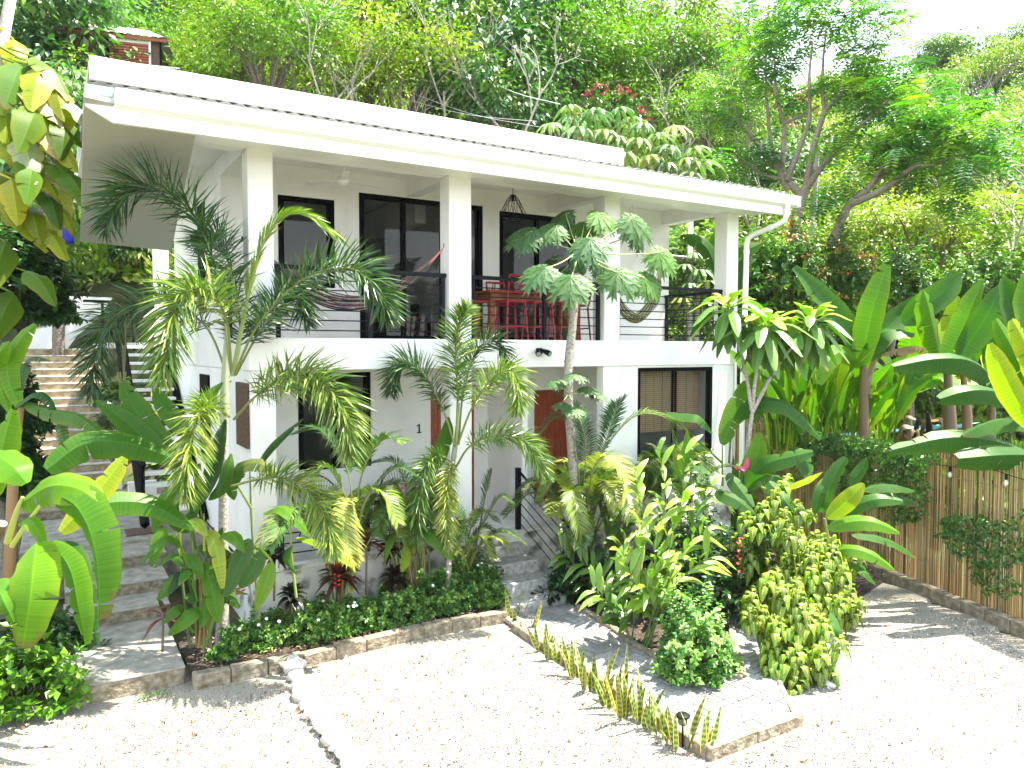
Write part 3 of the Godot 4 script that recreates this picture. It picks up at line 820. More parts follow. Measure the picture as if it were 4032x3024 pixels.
	broad_plant("banana_plant", "torn banana leaves arching over the foot of the bank stairs", "banana plant", Vector3(-0.51, 1.08, -0.51), [
		[[Vector3(-0.52, 1.02, -0.5), Vector3(-0.43, 2.51, -0.53), Vector3(-0.34, 3.2, -0.51)], 0.07, Color(0.24, 0.14, 0.06)]], [
		[[Vector3(-0.31, 3.27, -0.38), Vector3(-0.03, 3.18, -0.08), Vector3(0.3, 3.08, 0.24), Vector3(0.63, 2.69, 0.45)], 0.15, Vector3(-0.1, 0.7, 0.7), Color(0.11, 0.22, 0.04), {"tear": 0.45, "fold": 0.5}],
		[[Vector3(0.12, 3.13, 0.01), Vector3(0.07, 2.99, -0.02), Vector3(0.09, 2.83, 0.12), Vector3(0.13, 2.66, 0.15)], 0.08, F, Color(0.08, 0.17, 0.03), {"tear": 0.4}],
		[[Vector3(-0.36, 3.2, -0.41), Vector3(-0.48, 3.65, -0.62), Vector3(-0.35, 4, -0.56), Vector3(-0.17, 4.23, -0.46)], 0.14, F, f1, o],
		[[Vector3(-0.42, 3.25, -0.56), Vector3(-0.31, 3.71, -0.64), Vector3(-0.18, 3.82, -0.56), Vector3(-0.01, 3.77, -0.46)], 0.10, Vector3(0, 1, 0.3), Color(0.08, 0.15, 0.06), o],
		[[Vector3(-0.47, 3.14, -0.58), Vector3(-0.6, 3.65, -0.69), Vector3(-0.54, 3.88, -0.55), Vector3(-0.44, 4, -0.5)], 0.13, F, f1, o],
		[[Vector3(-0.41, 3.2, -0.44), Vector3(-0.21, 3.38, -0.21), Vector3(-0.07, 3.32, -0.12), Vector3(0.04, 3.07, -0.04)], 0.07, UPC, DARK * 1.5, o]], M.banana)

func heliconias() -> void:
	var F := Vector3(-0.4, 0.3, 0.85)
	var g := Color(0.065, 0.185, 0.018)
	var h := Color(0.10, 0.25, 0.022)
	var y := Color(0.36, 0.46, 0.07)
	var o := {"tear": 0.05, "fold": 0.25, "tip": 0.65}
	var dk := Color(0.03, 0.035, 0.02)
	var stems := []
	for q in [[Vector3(1.44, 0.26, 0.83), Vector3(1.43, 1.11, 0.79), Vector3(1.4, 2.05, 0.6)], [Vector3(1.49, 0.27, 0.98), Vector3(1.54, 1.14, 0.97), Vector3(1.53, 1.92, 0.92)], [Vector3(1.56, 0.3, 1.03), Vector3(1.57, 0.97, 0.99), Vector3(1.61, 1.78, 1.1)], [Vector3(1.38, 0.22, 0.68), Vector3(1.32, 1.02, 0.61), Vector3(1.24, 1.92, 0.4)], [Vector3(1.5, 0.36, 1.1), Vector3(1.64, 0.98, 1.27), Vector3(1.86, 1.42, 1.38)], [Vector3(1.48, 0.26, 0.86), Vector3(1.49, 1.05, 0.83), Vector3(1.46, 1.53, 0.9)]]:
		stems.append([q, 0.019, jit(Color(0.10, 0.14, 0.04), 0.3)])
	for q in [[Vector3(1.44, 0.3, 0.95), Vector3(1.49, 0.86, 0.95), Vector3(1.46, 1.19, 0.92)], [Vector3(1.56, 0.26, 0.91), Vector3(1.51, 0.74, 0.97), Vector3(1.54, 1.03, 0.97)]]:
		stems.append([q, 0.015, Color(0.32, 0.12, 0.04)])
	broad_plant("heliconia_clump", "large heliconia clump with broad paddle leaves in the left bed", "heliconia", Vector3(1.49, 0.25, 0.93), stems, [
		[[Vector3(1.26, 2.44, 0.38), Vector3(1, 2.75, 0.2), Vector3(0.74, 3.04, 0.03), Vector3(0.46, 3.27, -0.15)], 0.16, F, g, o, [Vector3(1.28, 1.8, 0.43)]],
		[[Vector3(1.3, 2.45, 0.29), Vector3(1.04, 2.86, 0.11), Vector3(0.87, 3.18, -0.01), Vector3(0.75, 3.5, -0.1)], 0.19, F, g, {"tear": 0.06, "fold": 0.2, "tip": 0.5}, [Vector3(1.31, 1.8, 0.44)]],
		[[Vector3(1.42, 2.8, 0.34), Vector3(1.3, 3.03, 0.26), Vector3(1.18, 3.21, 0.17), Vector3(1.09, 3.44, 0.11)], 0.13, F, g, {"tear": 0.2, "fold": 0.25}, [Vector3(1.41, 2.03, 0.49)]],
		[[Vector3(1.47, 3.04, 0.48), Vector3(1.56, 3.22, 0.52), Vector3(1.69, 3.36, 0.59), Vector3(1.82, 3.5, 0.66)], 0.08, F, h, o, [Vector3(1.42, 2.22, 0.61)]],
		[[Vector3(1.51, 2.01, 0.79), Vector3(1.65, 2.39, 0.74), Vector3(1.73, 2.74, 0.77), Vector3(1.84, 3.04, 0.7)], 0.11, F, DARK, o, [Vector3(1.54, 1.67, 0.83)]],
		[[Vector3(1.01, 1.67, 0.5), Vector3(1.09, 1.96, 0.54), Vector3(1.24, 2.18, 0.61), Vector3(1.46, 2.3, 0.74)], 0.11, F, h * 0.9, o],
		[[Vector3(1.28, 1.7, 0.79), Vector3(1.33, 1.88, 1.04), Vector3(1.41, 1.88, 1.2), Vector3(1.5, 1.74, 1.32)], 0.09, Vector3(-0.2, 0.8, 0.5), y, {"tear": 0.2}, [Vector3(1.29, 1.33, 0.69)]],
		[[Vector3(1.62, 1.64, 1.11), Vector3(1.71, 1.77, 1.39), Vector3(1.79, 1.71, 1.56), Vector3(1.87, 1.55, 1.61)], 0.10, Vector3(0, 0.8, 0.6), h, o, [Vector3(1.61, 1.25, 1.01)]],
		[[Vector3(1.51, 1.72, 1.04), Vector3(1.56, 1.69, 1.3), Vector3(1.59, 1.5, 1.45), Vector3(1.63, 1.14, 1.49)], 0.10, F, y, {"tear": 0.12}, [Vector3(1.51, 1.5, 1.05)]],
		[[Vector3(1.94, 1.69, 1.53), Vector3(1.84, 1.51, 1.54), Vector3(1.75, 1.31, 1.55), Vector3(1.65, 1.04, 1.51)], 0.12, F, Color(0.07, 0.16, 0.05), {"tear": 0.12}, [Vector3(1.52, 0.98, 1.2), Vector3(1.75, 1.5, 1.43)]],
		[[Vector3(2.06, 1.55, 1.62), Vector3(1.97, 1.4, 1.62), Vector3(1.88, 1.28, 1.64), Vector3(1.8, 1.15, 1.59)], 0.11, F, Color(0.06, 0.15, 0.03), {"tear": 0.12}, [Vector3(1.94, 1.61, 1.54)]],
		[[Vector3(2.15, 1.43, 1.68), Vector3(2.09, 1.27, 1.71), Vector3(2.02, 1.1, 1.73), Vector3(1.95, 0.89, 1.7)], 0.10, F, Color(0.16, 0.30, 0.03), o, [Vector3(2.03, 1.61, 1.59)]],
		[[Vector3(1.5, 1.36, 1.05), Vector3(1.54, 1.16, 1.26), Vector3(1.56, 0.96, 1.34), Vector3(1.6, 0.71, 1.38)], 0.13, F, h, {"tear": 0.1}, [Vector3(1.48, 1.28, 1.04)]],
		[[Vector3(1.33, 1.42, 0.83), Vector3(1.37, 1.39, 0.97), Vector3(1.41, 1.33, 1.12), Vector3(1.47, 1.17, 1.16)], 0.09, F, h, o],
		[[Vector3(1.16, 1.73, 0.59), Vector3(1.07, 1.63, 0.6), Vector3(1.01, 1.47, 0.63), Vector3(0.97, 1.28, 0.62)], 0.10, F, h, o],
		[[Vector3(1.34, 1.18, 0.73), Vector3(1.22, 1.13, 0.78), Vector3(1.12, 1.03, 0.78), Vector3(1.01, 0.91, 0.78)], 0.09, F, g, o],
		[[Vector3(1.5, 0.8, 0.96), Vector3(1.37, 0.8, 1.12), Vector3(1.23, 0.71, 1.15), Vector3(1.09, 0.57, 1.08)], 0.10, Vector3(-0.2, 0.6, 0.75), h, {"tip": 0.5}],
		[[Vector3(1.58, 1.03, 1), Vector3(1.53, 0.89, 1.09), Vector3(1.48, 0.74, 1.13), Vector3(1.44, 0.62, 1.17)], 0.09, F, h, o],
		[[Vector3(1.47, 1.53, 0.91), Vector3(1.57, 1.47, 0.97), Vector3(1.63, 1.53, 1), Vector3(1.72, 1.75, 1.04)], 0.09, F, g, o],
		[[Vector3(1.41, 1.65, 0.63), Vector3(1.27, 1.76, 0.54), Vector3(1.2, 1.94, 0.49), Vector3(1.18, 2.16, 0.46)], 0.09, F, g * 0.8, o],
		[[Vector3(1.62, 2.05, 0.73), Vector3(1.77, 2.22, 0.82), Vector3(1.83, 2.45, 0.84), Vector3(1.89, 2.61, 0.76)], 0.09, F, g * 0.8, o],
		[[Vector3(1.48, 1.8, 0.55), Vector3(1.46, 2.03, 0.52), Vector3(1.49, 2.26, 0.53), Vector3(1.55, 2.49, 0.56)], 0.10, F, g * 0.9, o]], M.banana)
	var clump: Node3D = get_children().back()
	for i in 16:
		var a := rr(0, TAU)
		var s := Vector3(cos(a) * 0.12, rr(0.35, 1.5), sin(a) * 0.12)
		var out := Vector3(cos(a), rr(-0.1, 0.8), sin(a) * 0.7).normalized()
		var l := rr(0.35, 0.6)
		leafpart(clump, Vector3.ZERO, [s + out * 0.12, s + out * l * 0.5 + Vector3(0, 0.06, 0), s + out * l - Vector3(0, l * rr(0.1, 0.5), 0)], rr(0.07, 0.11), (Vector3.UP + F * 0.6).normalized(), jit([g, h, h, DARK][i % 4], 0.25), M.banana, {"n": 9, "tear": 0.08, "fold": rr(0.0, 0.4), "tip": 0.6}, [s - Vector3(0, 0.25, 0)])
	broad_plant("heliconia_clump", "tall torn heliconia leaf leaning out beside the porch pier", "heliconia", Vector3(2.19, 0.51, 0.81), [
		[[Vector3(2.19, 0.51, 0.81), Vector3(2.14, 1.58, 0.72), Vector3(2.13, 2.35, 0.68)], 0.02, Color(0.12, 0.18, 0.05)],
		[[Vector3(2.6, 0.75, 1.05), Vector3(2.53, 1.43, 1.08), Vector3(2.55, 1.84, 1.08)], 0.018, Color(0.22, 0.3, 0.07)]], [
		[[Vector3(1.93, 2.27, 0.68), Vector3(2.01, 2.46, 0.84), Vector3(2.16, 2.51, 1.04), Vector3(2.32, 2.39, 1.14)], 0.13, Vector3(0, 0.7, 0.7), Color(0.14, 0.19, 0.05), {"tear": 0.3}, [Vector3(2.12, 1.89, 0.82)]],
		[[Vector3(2.18, 2.35, 0.71), Vector3(2.34, 2.61, 0.79), Vector3(2.49, 2.79, 0.88), Vector3(2.73, 3.03, 1.01)], 0.05, F, DARK * 1.4, o],
		[[Vector3(2.22, 1.86, 0.99), Vector3(2.37, 1.96, 1.2), Vector3(2.51, 1.84, 1.41), Vector3(2.66, 1.62, 1.5)], 0.10, Vector3(0, 0.8, 0.5), h, {"tear": 0.15}],
		[[Vector3(2.54, 1.59, 1.32), Vector3(2.67, 1.59, 1.63), Vector3(2.83, 1.5, 1.85), Vector3(3.02, 1.31, 1.97)], 0.07, Vector3(0, 0.8, 0.5), LIME, {"tear": 0.15}],
		[[Vector3(2.49, 1.48, 1.29), Vector3(2.43, 1.36, 1.26), Vector3(2.46, 1.25, 1.28), Vector3(2.53, 1.13, 1.33)], 0.05, F, g, o],
		[[Vector3(1.91, 2.03, 0.79), Vector3(1.88, 2.2, 0.77), Vector3(1.96, 2.38, 0.81), Vector3(2.11, 2.49, 0.9)], 0.09, F, g, o]], M.banana)
	broad_plant("heliconia_clump", "heliconia with one broad leaf dipping in front of the string chair cushion", "heliconia", Vector3(4.43, 0.49, 0.76), [
		[[Vector3(4.49, 0.49, 0.8), Vector3(4.44, 1.02, 0.74), Vector3(4.37, 1.42, 0.68)], 0.02, Color(0.03, 0.035, 0.02)],
		[[Vector3(4.55, 0.53, 0.83), Vector3(4.56, 0.96, 0.82), Vector3(4.38, 1.31, 0.81)], 0.02, Color(0.05, 0.05, 0.03)],
		[[Vector3(4.35, 0.56, 0.71), Vector3(4.3, 0.96, 0.66), Vector3(4.25, 1.29, 0.61)], 0.016, Color(0.18, 0.10, 0.05)]], [
		[[Vector3(4.31, 1.34, 0.88), Vector3(4.17, 1.62, 0.9), Vector3(4.08, 1.81, 0.83), Vector3(4.07, 2.06, 0.81)], 0.13, F, h, o],
		[[Vector3(4.37, 1.4, 0.91), Vector3(4.42, 1.39, 1.18), Vector3(4.51, 1.25, 1.36), Vector3(4.64, 1.03, 1.45)], 0.14, Vector3(-0.1, 0.6, 0.8), FRESH, {"tip": 0.6}],
		[[Vector3(4.22, 1.3, 0.94), Vector3(4.14, 1.13, 1.03), Vector3(4.11, 0.97, 1.01), Vector3(4.07, 0.84, 1)], 0.08, F, LIME, {"tear": 0.2}],
		[[Vector3(4.86, 2.17, 0.58), Vector3(4.89, 2.45, 0.59), Vector3(4.96, 2.69, 0.62), Vector3(4.98, 2.92, 0.62)], 0.12, F, g, o, [Vector3(4.63, 1.27, 0.73)]],
		[[Vector3(4.38, 1.31, 0.81), Vector3(4.12, 1.34, 0.76), Vector3(3.96, 1.17, 0.8), Vector3(3.9, 0.91, 0.77)], 0.06, F, h, o]], M.banana)

func rosette(called: String, label: String, at: Vector3, n: int, len: float, half: float, col: Color, tip: Color, group: String, stem_h: float, cat := "cordyline") -> void:
	var p := thing(called, label, cat, at, group)
	var b := MB.new()
	b.smooth = true
	b.tube([Vector3(0, -0.05, 0), Vector3(0.02, stem_h, 0)], [0.016, 0.013], 7, Color(0.16, 0.10, 0.07))
	put("stem", b.mesh(M.stem), p)
	for i in n:
		var a := i * 2.4 + rr(-0.2, 0.2)
		var t := float(i) / n
		var el := lerpf(-0.55, 1.15, t)
		var d := Vector3(cos(a) * cos(el), sin(el), sin(a) * cos(el))
		var l := len * lerpf(1.0, 0.6, t * t) * rr(0.85, 1.1)
		var base := Vector3(0.02, stem_h - 0.10 * (1 - t), 0)
		var out := Vector3(cos(a), 0, sin(a))
		leafpart(p, Vector3.ZERO, [base, base + d * l * 0.5 + Vector3(0, 0.04 * l, 0), base + d * l + Vector3(0, -0.22 * l * (1.2 - t), 0)], half, (Vector3.UP - out * 0.3).normalized(), jit(col.lerp(tip, pow(t, 3.0)), 0.3), M.glossy, {"n": 6, "fold": -0.3, "wave": 0.02, "tip": 0.85})

func cordylines() -> void:
	var k := Color(0.010, 0.010, 0.010)
	var r := Color(0.10, 0.028, 0.022)
	rosette("cordyline", "near black cordyline on a bare stem left under the porch rail", Vector3(2.44, 0.64, 0.55), 34, 0.26, 0.045, k, Color(0.02, 0.02, 0.016), "dark cordylines", 0.62)
	rosette("cordyline", "low near black cordyline rosette behind the white flowering border", Vector3(2.6, 0.47, 0.8), 34, 0.24, 0.05, Color(0.018, 0.018, 0.018), Color(0.03, 0.035, 0.03), "dark cordylines", 0.28)
	rosette("cordyline", "big bronze red cordyline standing at the middle of the bed", Vector3(3.29, 0.31, 0.6), 30, 0.38, 0.05, Color(0.05, 0.02, 0.016), Color(0.25, 0.03, 0.02), "dark cordylines", 0.55)
	rosette("cordyline", "tall dark cordyline below the porch behind the border shrubs", Vector3(4.15, 0.32, 0.35), 34, 0.24, 0.045, k, Color(0.02, 0.02, 0.016), "dark cordylines", 0.78)
	rosette("cordyline", "second dark cordyline low beside the tall one under the porch", Vector3(4.15, 0.27, 0.5), 30, 0.26, 0.045, Color(0.014, 0.012, 0.012), Color(0.03, 0.02, 0.018), "dark cordylines", 0.40)
	rosette("cordyline", "brownish pink cordyline tips above the golden palm frond", Vector3(3.75, 0.39, 0.45), 16, 0.34, 0.055, Color(0.16, 0.06, 0.045), Color(0.2, 0.08, 0.05), "dark cordylines", 0.85)
	rosette("cordyline", "small red leaved cordyline at the edge of the left steps", Vector3(1.06, 0.31, 0.75), 8, 0.30, 0.035, Color(0.13, 0.025, 0.02), Color(0.04, 0.06, 0.02), "dark cordylines", 0.45)
	for q in [[Vector3(3.21, 0.89, 0.8), "red hanging heliconia flower by the bronze cordyline"], [Vector3(1.89, 1.14, 1.2), "thin red heliconia flower left of the white wall"]]:
		var f := thing("red_flower", q[1], "flower", q[0], "red flower spikes")
		for i in 7:
			var b := MB.new()
			b.leaf(Vector3(0, -i * 0.03, 0), Vector3(0.06 * (1 if i % 2 else -1), 0.02, 0.02), Vector3(0, 0.018, 0.006), Vector3(0, 0, 0.012), Color(0.45, 0.015, 0.01))
			put("bract", b.mesh(M.petal), f)

func border_shrubs() -> void:
	var pal := [Color(0.11, 0.25, 0.05), Color(0.18, 0.34, 0.07), Color(0.06, 0.15, 0.04), Color(0.30, 0.44, 0.10)]
	var spots := [[Vector3(2.12, 0.1, 0.7), 0.34, 0.36, "white flowering border shrub nearest the left palm trunk"], [Vector3(2.44, 0.1, 0.71), 0.36, 0.42, "white flowering border shrub with two open blooms"], [Vector3(2.78, 0.1, 0.82), 0.36, 0.40, "white flowering border shrub before the bronze cordyline"], [Vector3(3.11, 0.1, 0.83), 0.36, 0.36, "bright green border shrub beside the start of the stone divider"], [Vector3(3.48, 0.1, 0.82), 0.38, 0.42, "white flowering border shrub topped with a cluster of blooms"], [Vector3(3.84, 0.1, 0.83), 0.36, 0.40, "leafy border shrub sixth along the kerb from the left"], [Vector3(4.21, 0.1, 0.84), 0.38, 0.42, "leafy border shrub under the slender foxtail palm"], [Vector3(4.65, 0.1, 0.75), 0.40, 0.62, "tall border shrub right of the slender foxtail palm"], [Vector3(5.08, 0.1, 0.73), 0.40, 0.70, "tall border shrub leaning towards the entrance steps"], [Vector3(5.53, 0.1, 0.63), 0.36, 0.66, "border shrub spilling over the entrance steps"], [Vector3(5.52, 0.1, 1.05), 0.26, 0.40, "last border shrub at the foot of the entrance steps"], [Vector3(4.31, 0.1, 0.27), 0.34, 0.40, "border shrub in the back row under the dark cordylines"], [Vector3(3.11, 0.1, 0.33), 0.3, 0.36, "border shrub in the back row left of the bronze cordyline"], [Vector3(1.72, 0.1, 0.89), 0.16, 0.14, "tiny seedling shrub on the bare soil by the kerb"]]
	var i := 0
	for q in spots:
		q[0].z = minf(q[0].z, 1.12)
		var s := shrub("periwinkle_shrub", q[3], q[0], Vector3(q[1], q[2], q[1] * 0.85), int(430 * q[1]), 0.075, 0.023, 14, 0.15, pal, M.leaf, "periwinkle shrubs along the kerb")
		for k in ([2, 3, 1, 0, 4, 1, 0, 1, 2, 2, 0, 0, 1, 1][i] as int):
			var b := MB.new()
			for a in 5:
				var d := Vector3(cos(a * TAU / 5), 0.1, sin(a * TAU / 5))
				b.leaf(Vector3.ZERO, d * 0.026, Vector3(-d.z, 0, d.x) * 0.011, Vector3(0, 0.003, 0), Color(0.85, 0.84, 0.82))
			put("flower", b.mesh(M.petal), s, Transform3D(Basis(Vector3.RIGHT, 0.8) * Basis(Vector3.UP, rr(0, 1)), Vector3(rr(-0.7, 0.7) * q[1], q[2] * rr(0.75, 1.08), q[1] * rr(0.2, 0.8))))
		i += 1

func snake_plants() -> void:
	var list := [[Vector3(5.59, 0, 1.51), 4, 0.40, "dark snake plant at the foot of the entrance steps"], [Vector3(5.51, 0, 1.98), 4, 0.34, "second snake plant from the entrance steps"], [Vector3(5.4, 0, 2.57), 5, 0.36, "third snake plant from the entrance steps"], [Vector3(5.28, 0, 2.96), 5, 0.44, "snake plant with wide spread tips, fourth from the steps"], [Vector3(5.23, 0, 3.45), 6, 0.42, "snake plant fifth along the path edge"], [Vector3(5.19, 0, 3.71), 6, 0.40, "dense snake plant clump sixth along the path edge"], [Vector3(5.17, 0, 3.98), 6, 0.48, "tall snake plant clump at the middle of the path edge"], [Vector3(5.13, 0, 4.25), 6, 0.44, "snake plant clump just past the middle of the path edge"], [Vector3(5.12, 0, 4.49), 7, 0.56, "tallest snake plant clump with straight upright leaves"], [Vector3(5.17, 0, 4.72), 7, 0.50, "thick snake plant clump with one leaf leaning right"], [Vector3(5.19, 0, 5.01), 6, 0.44, "snake plant clump left of the black path light"], [Vector3(5.18, 0, 5.26), 5, 0.40, "snake plant clump around the foot of the black path light"], [Vector3(5.25, 0, 5.48), 5, 0.38, "snake plant nearest the viewer at the path corner"]]
	for q in list:
		var p := thing("snake_plant", q[3], "snake plant", q[0], "snake plants along the path")
		for i in int(q[1] * 1.4):
			var a := rr(0, TAU)
			var base := Vector3(cos(a), 0, sin(a)) * rr(0.01, 0.13)
			var h: float = q[2] * rr(0.45, 1.25)
			var lean := Vector3(cos(a), 0, sin(a)) * rr(0.02, 0.55) * h
			var face := Vector3(rr(-1, 1), 0.1, rr(0.2, 1)).normalized()
			leafpart(p, Vector3.ZERO, [base, base + lean * rr(0.25, 0.6) + Vector3(0, h * 0.5, 0), base + lean + Vector3(0, h, 0)], rr(0.026, 0.042), face, jit(Color(0.52, 0.58, 0.36), 0.25), M.snake, {"n": 8, "fold": -0.25, "wave": 0.02, "tip": 0.7, "wide": 0.62, "rep": h * 1.6})

func right_bed() -> void:
	# round green bush, sanchezia, gingers
	shrub("basil_bush", "rounded light green bush spilling over the middle of the brick path", Vector3(6.41, 0.07, 4.2), Vector3(0.50, 0.98, 0.44), 300, 0.078, 0.025, 16, 0.2, [Color(0.16, 0.33, 0.07), Color(0.24, 0.42, 0.10), Color(0.36, 0.52, 0.16), Color(0.08, 0.20, 0.05)], M.leaf)
	shrub("basil_bush", "lower skirt of green leaves under the rounded bush on the path", Vector3(6.46, 0.07, 4.34), Vector3(0.40, 0.55, 0.36), 170, 0.06, 0.02, 15, 0.25, [Color(0.07, 0.18, 0.035), Color(0.11, 0.24, 0.04)], M.leaf)
	# sanchezia: yellow veined leaves in hanging whorls
	var k := 0
	for q in [[Vector3(7.58, 0.05, 4.62), Vector3(0.46, 1.05, 0.42), 52, "front yellow veined shrub drooping onto the gravel and path"], [Vector3(8.5, 0.05, 4.14), Vector3(0.50, 1.35, 0.45), 52, "middle yellow veined shrub behind the front one"], [Vector3(8.99, 0.05, 3.4), Vector3(0.62, 1.85, 0.5), 70, "tall yellow veined shrub reaching the heliconia leaves"], [Vector3(9.24, 0.05, 3.87), Vector3(0.50, 1.2, 0.4), 44, "yellow veined shrub on the gravel side under the long banana leaves"], [Vector3(7.29, 0.03, 4.85), Vector3(0.22, 0.24, 0.2), 12, "small low yellow veined shoot at the path edge"], [Vector3(7.71, 0.03, 4.88), Vector3(0.22, 0.28, 0.2), 12, "small yellow veined shoot on the gravel edge"]]:
		var p := thing("sanchezia_shrub", q[3], "shrub", q[0], "yellow veined shrubs")
		var b := MB.new()
		b.smooth = true
		b.textured = true
		var rad: Vector3 = q[1]
		for i in (q[2] as int):
			var d := rdir()
			d.y = absf(d.y)
			var az := atan2(d.z, d.x)
			d *= 1.0 + 0.2 * sin(az * 3.0 + rad.y * 9.0) + 0.18 * sin(d.y * 6.0 + az * 2.0 + rad.x * 7.0) + (0.2 if rng.randf() < 0.12 else 0.0)
			var tip := Vector3(d.x * rad.x, maxf(0.12, rad.y * (0.25 + 0.75 * d.y)), d.z * rad.z) * rr(0.85, 1.05)
			b.tube(sampled([Vector3(d.x * 0.1, 0, d.z * 0.1), Vector3(d.x * rad.x * 0.5, tip.y * 0.6, d.z * rad.z * 0.5), tip], 4), [0.008, 0.006, 0.005, 0.004, 0.003], 4, Color(0.5, 0.6, 0.25), false)
			var shade := rr(0.45, 1.05)
			for m in 11:
				var a := m * 2.4 + rr(-0.3, 0.3)
				var t := m / 11.0
				var o := Vector3(cos(a), 0, sin(a))
				var base := tip - Vector3(0, 0.20 * t, 0)
				var l := rr(0.14, 0.22) * (0.7 + 0.5 * t)
				var end := base + o * l * 0.72 - Vector3(0, l * rr(0.45, 0.85), 0)
				blade(b, [base, base + o * l * 0.5 + Vector3(0, 0.02, 0), end], l * 0.26, (o * 0.7 + Vector3.UP).normalized(), jit(Color(0.92, 0.92, 0.50) * shade, 0.25), {"n": 4, "fold": 0.15, "wave": 0.05, "tip": 0.8, "rep": 1.0})
		stuff(put("foliage", b.mesh(M.sanchezia), p))
	# shell gingers: canes with lance leaves in two rows
	var canes := [
		["clump of shell ginger glowing yellow green above the rounded bush", Vector3(6.53, 0.07, 3.28), [[Vector3(6.78, 0.69, 3.35), Vector3(6.79, 1.55, 3.42), Vector3(6.93, 2.11, 3.6)], [Vector3(6.68, 0.63, 3.29), Vector3(6.63, 1.43, 3.33), Vector3(6.67, 1.93, 3.45)], [Vector3(6.66, 0.66, 3.39), Vector3(6.74, 1.31, 3.64), Vector3(6.98, 1.68, 3.88)], [Vector3(6.61, 0.6, 3.37), Vector3(6.79, 1.08, 3.68), Vector3(7.04, 1.34, 3.94)], [Vector3(6.58, 0.57, 3.23), Vector3(6.42, 1.26, 3.22), Vector3(6.42, 1.81, 3.3)], [Vector3(6.49, 0.57, 3.41), Vector3(6.32, 0.99, 3.52), Vector3(6.45, 1.31, 3.7)], [Vector3(6.56, 0.54, 3.34), Vector3(6.23, 0.96, 3.35), Vector3(6.12, 1.37, 3.26)]], Color(0.15, 0.27, 0.02)],
		["darker ginger clump at the foot of the entrance railing", Vector3(7.03, 0.07, 1.56), [[Vector3(7.05, 0.28, 1.54), Vector3(6.88, 1.01, 1.52), Vector3(6.71, 1.5, 1.39)], [Vector3(7.04, 0.31, 1.65), Vector3(7.06, 1.03, 1.74), Vector3(7.19, 1.45, 1.8)], [Vector3(6.98, 0.2, 1.51), Vector3(6.63, 0.68, 1.5), Vector3(6.41, 0.99, 1.47)], [Vector3(6.98, 0.2, 1.74), Vector3(6.81, 0.6, 1.85), Vector3(6.52, 0.84, 1.78)], [Vector3(7.04, 0.2, 1.77), Vector3(7.1, 0.74, 2.02), Vector3(7.23, 1.15, 2.07)], [Vector3(7.1, 0.24, 1.69), Vector3(7.3, 0.87, 1.78), Vector3(7.26, 1.78, 1.71)]], Color(0.055, 0.14, 0.022)],
		["ginger clump with pale upright leaves behind the yellow green one", Vector3(7.4, 0.07, 2.5), [[Vector3(7.42, 0.63, 2.57), Vector3(7.67, 1.62, 2.67), Vector3(7.68, 2.56, 2.74)], [Vector3(7.48, 0.63, 2.6), Vector3(7.5, 1.76, 2.56), Vector3(7.34, 2.56, 2.53)], [Vector3(7.53, 0.63, 2.64), Vector3(7.76, 1.51, 2.85), Vector3(7.93, 2.06, 3.04)], [Vector3(7.42, 0.63, 2.57), Vector3(7.21, 1.49, 2.4), Vector3(7.05, 2.17, 2.38)]], Color(0.10, 0.22, 0.022)],
		["ginger clump lowest in the island bed beside the path", Vector3(6.38, 0.07, 3.1), [[Vector3(6.38, 0.35, 3), Vector3(6.27, 0.75, 3.03), Vector3(6.16, 1.08, 3.07)], [Vector3(6.42, 0.35, 3.14), Vector3(6.41, 0.78, 3.24), Vector3(6.25, 1.16, 3.24)], [Vector3(6.32, 0.32, 2.97), Vector3(6.11, 0.63, 2.95), Vector3(5.9, 0.84, 2.92)]], Color(0.07, 0.17, 0.024)]]
	for q in canes:
		var foot: Vector3 = q[1]
		var p := thing("ginger_clump", q[0], "ginger", foot, "ginger clumps")
		for c in q[2]:
			var pts := [Vector3(rr(-0.15, 0.15), 0, rr(-0.12, 0.12))]
			for w in c: pts.append(w - foot)
			var st := MB.new()
			st.smooth = true
			st.tube(sampled(pts, 8), [0.011, 0.010, 0.009, 0.008, 0.007, 0.006, 0.005, 0.004, 0.003], 5, Color(0.10, 0.16, 0.04))
			put("cane", st.mesh(M.stem), p)
			for i in 16:
				var t := 0.25 + 0.75 * i / 16.0
				var at := spline(pts, t)
				var tan := (spline(pts, minf(t + 0.04, 1)) - spline(pts, t - 0.04)).normalized()
				var a := (0.0 if i % 2 else PI) + rr(-0.5, 0.5)
				var side := tan.cross(Vector3(0.3, 0.2, 0.9)).normalized()
				side = side * cos(a) + tan.cross(side) * sin(a)
				var l := rr(0.32, 0.52)
				var d := (side + tan * rr(0.5, 1.1)).normalized()
				leafpart(p, Vector3.ZERO, [at, at + d * l * 0.5 + Vector3(0, 0.03, 0), at + d * l - Vector3(0, l * rr(0.05, 0.3), 0)], l * 0.10, (Vector3.UP * 1.0 + Vector3(-0.3, 0, 0.6)).normalized(), jit((q[3] as Color).lerp(Color(0.30, 0.38, 0.03), maxf(0, t - 0.5) * rr(0.0, 0.8)), 0.25), M.glossy, {"n": 6, "fold": 0.12, "wave": 0.03, "tip": 0.85})
	# dark leafy fill behind
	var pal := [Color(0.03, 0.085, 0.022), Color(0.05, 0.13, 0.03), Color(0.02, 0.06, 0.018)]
	shrub("leafy_shrub", "dark leafy shrub between the gingers and the yellow veined shrubs", Vector3(8.19, 0.07, 3.09), Vector3(0.75, 1.35, 0.6), 190, 0.10, 0.032, 14, 0.35, pal, M.glossy, "dark leafy shrubs")
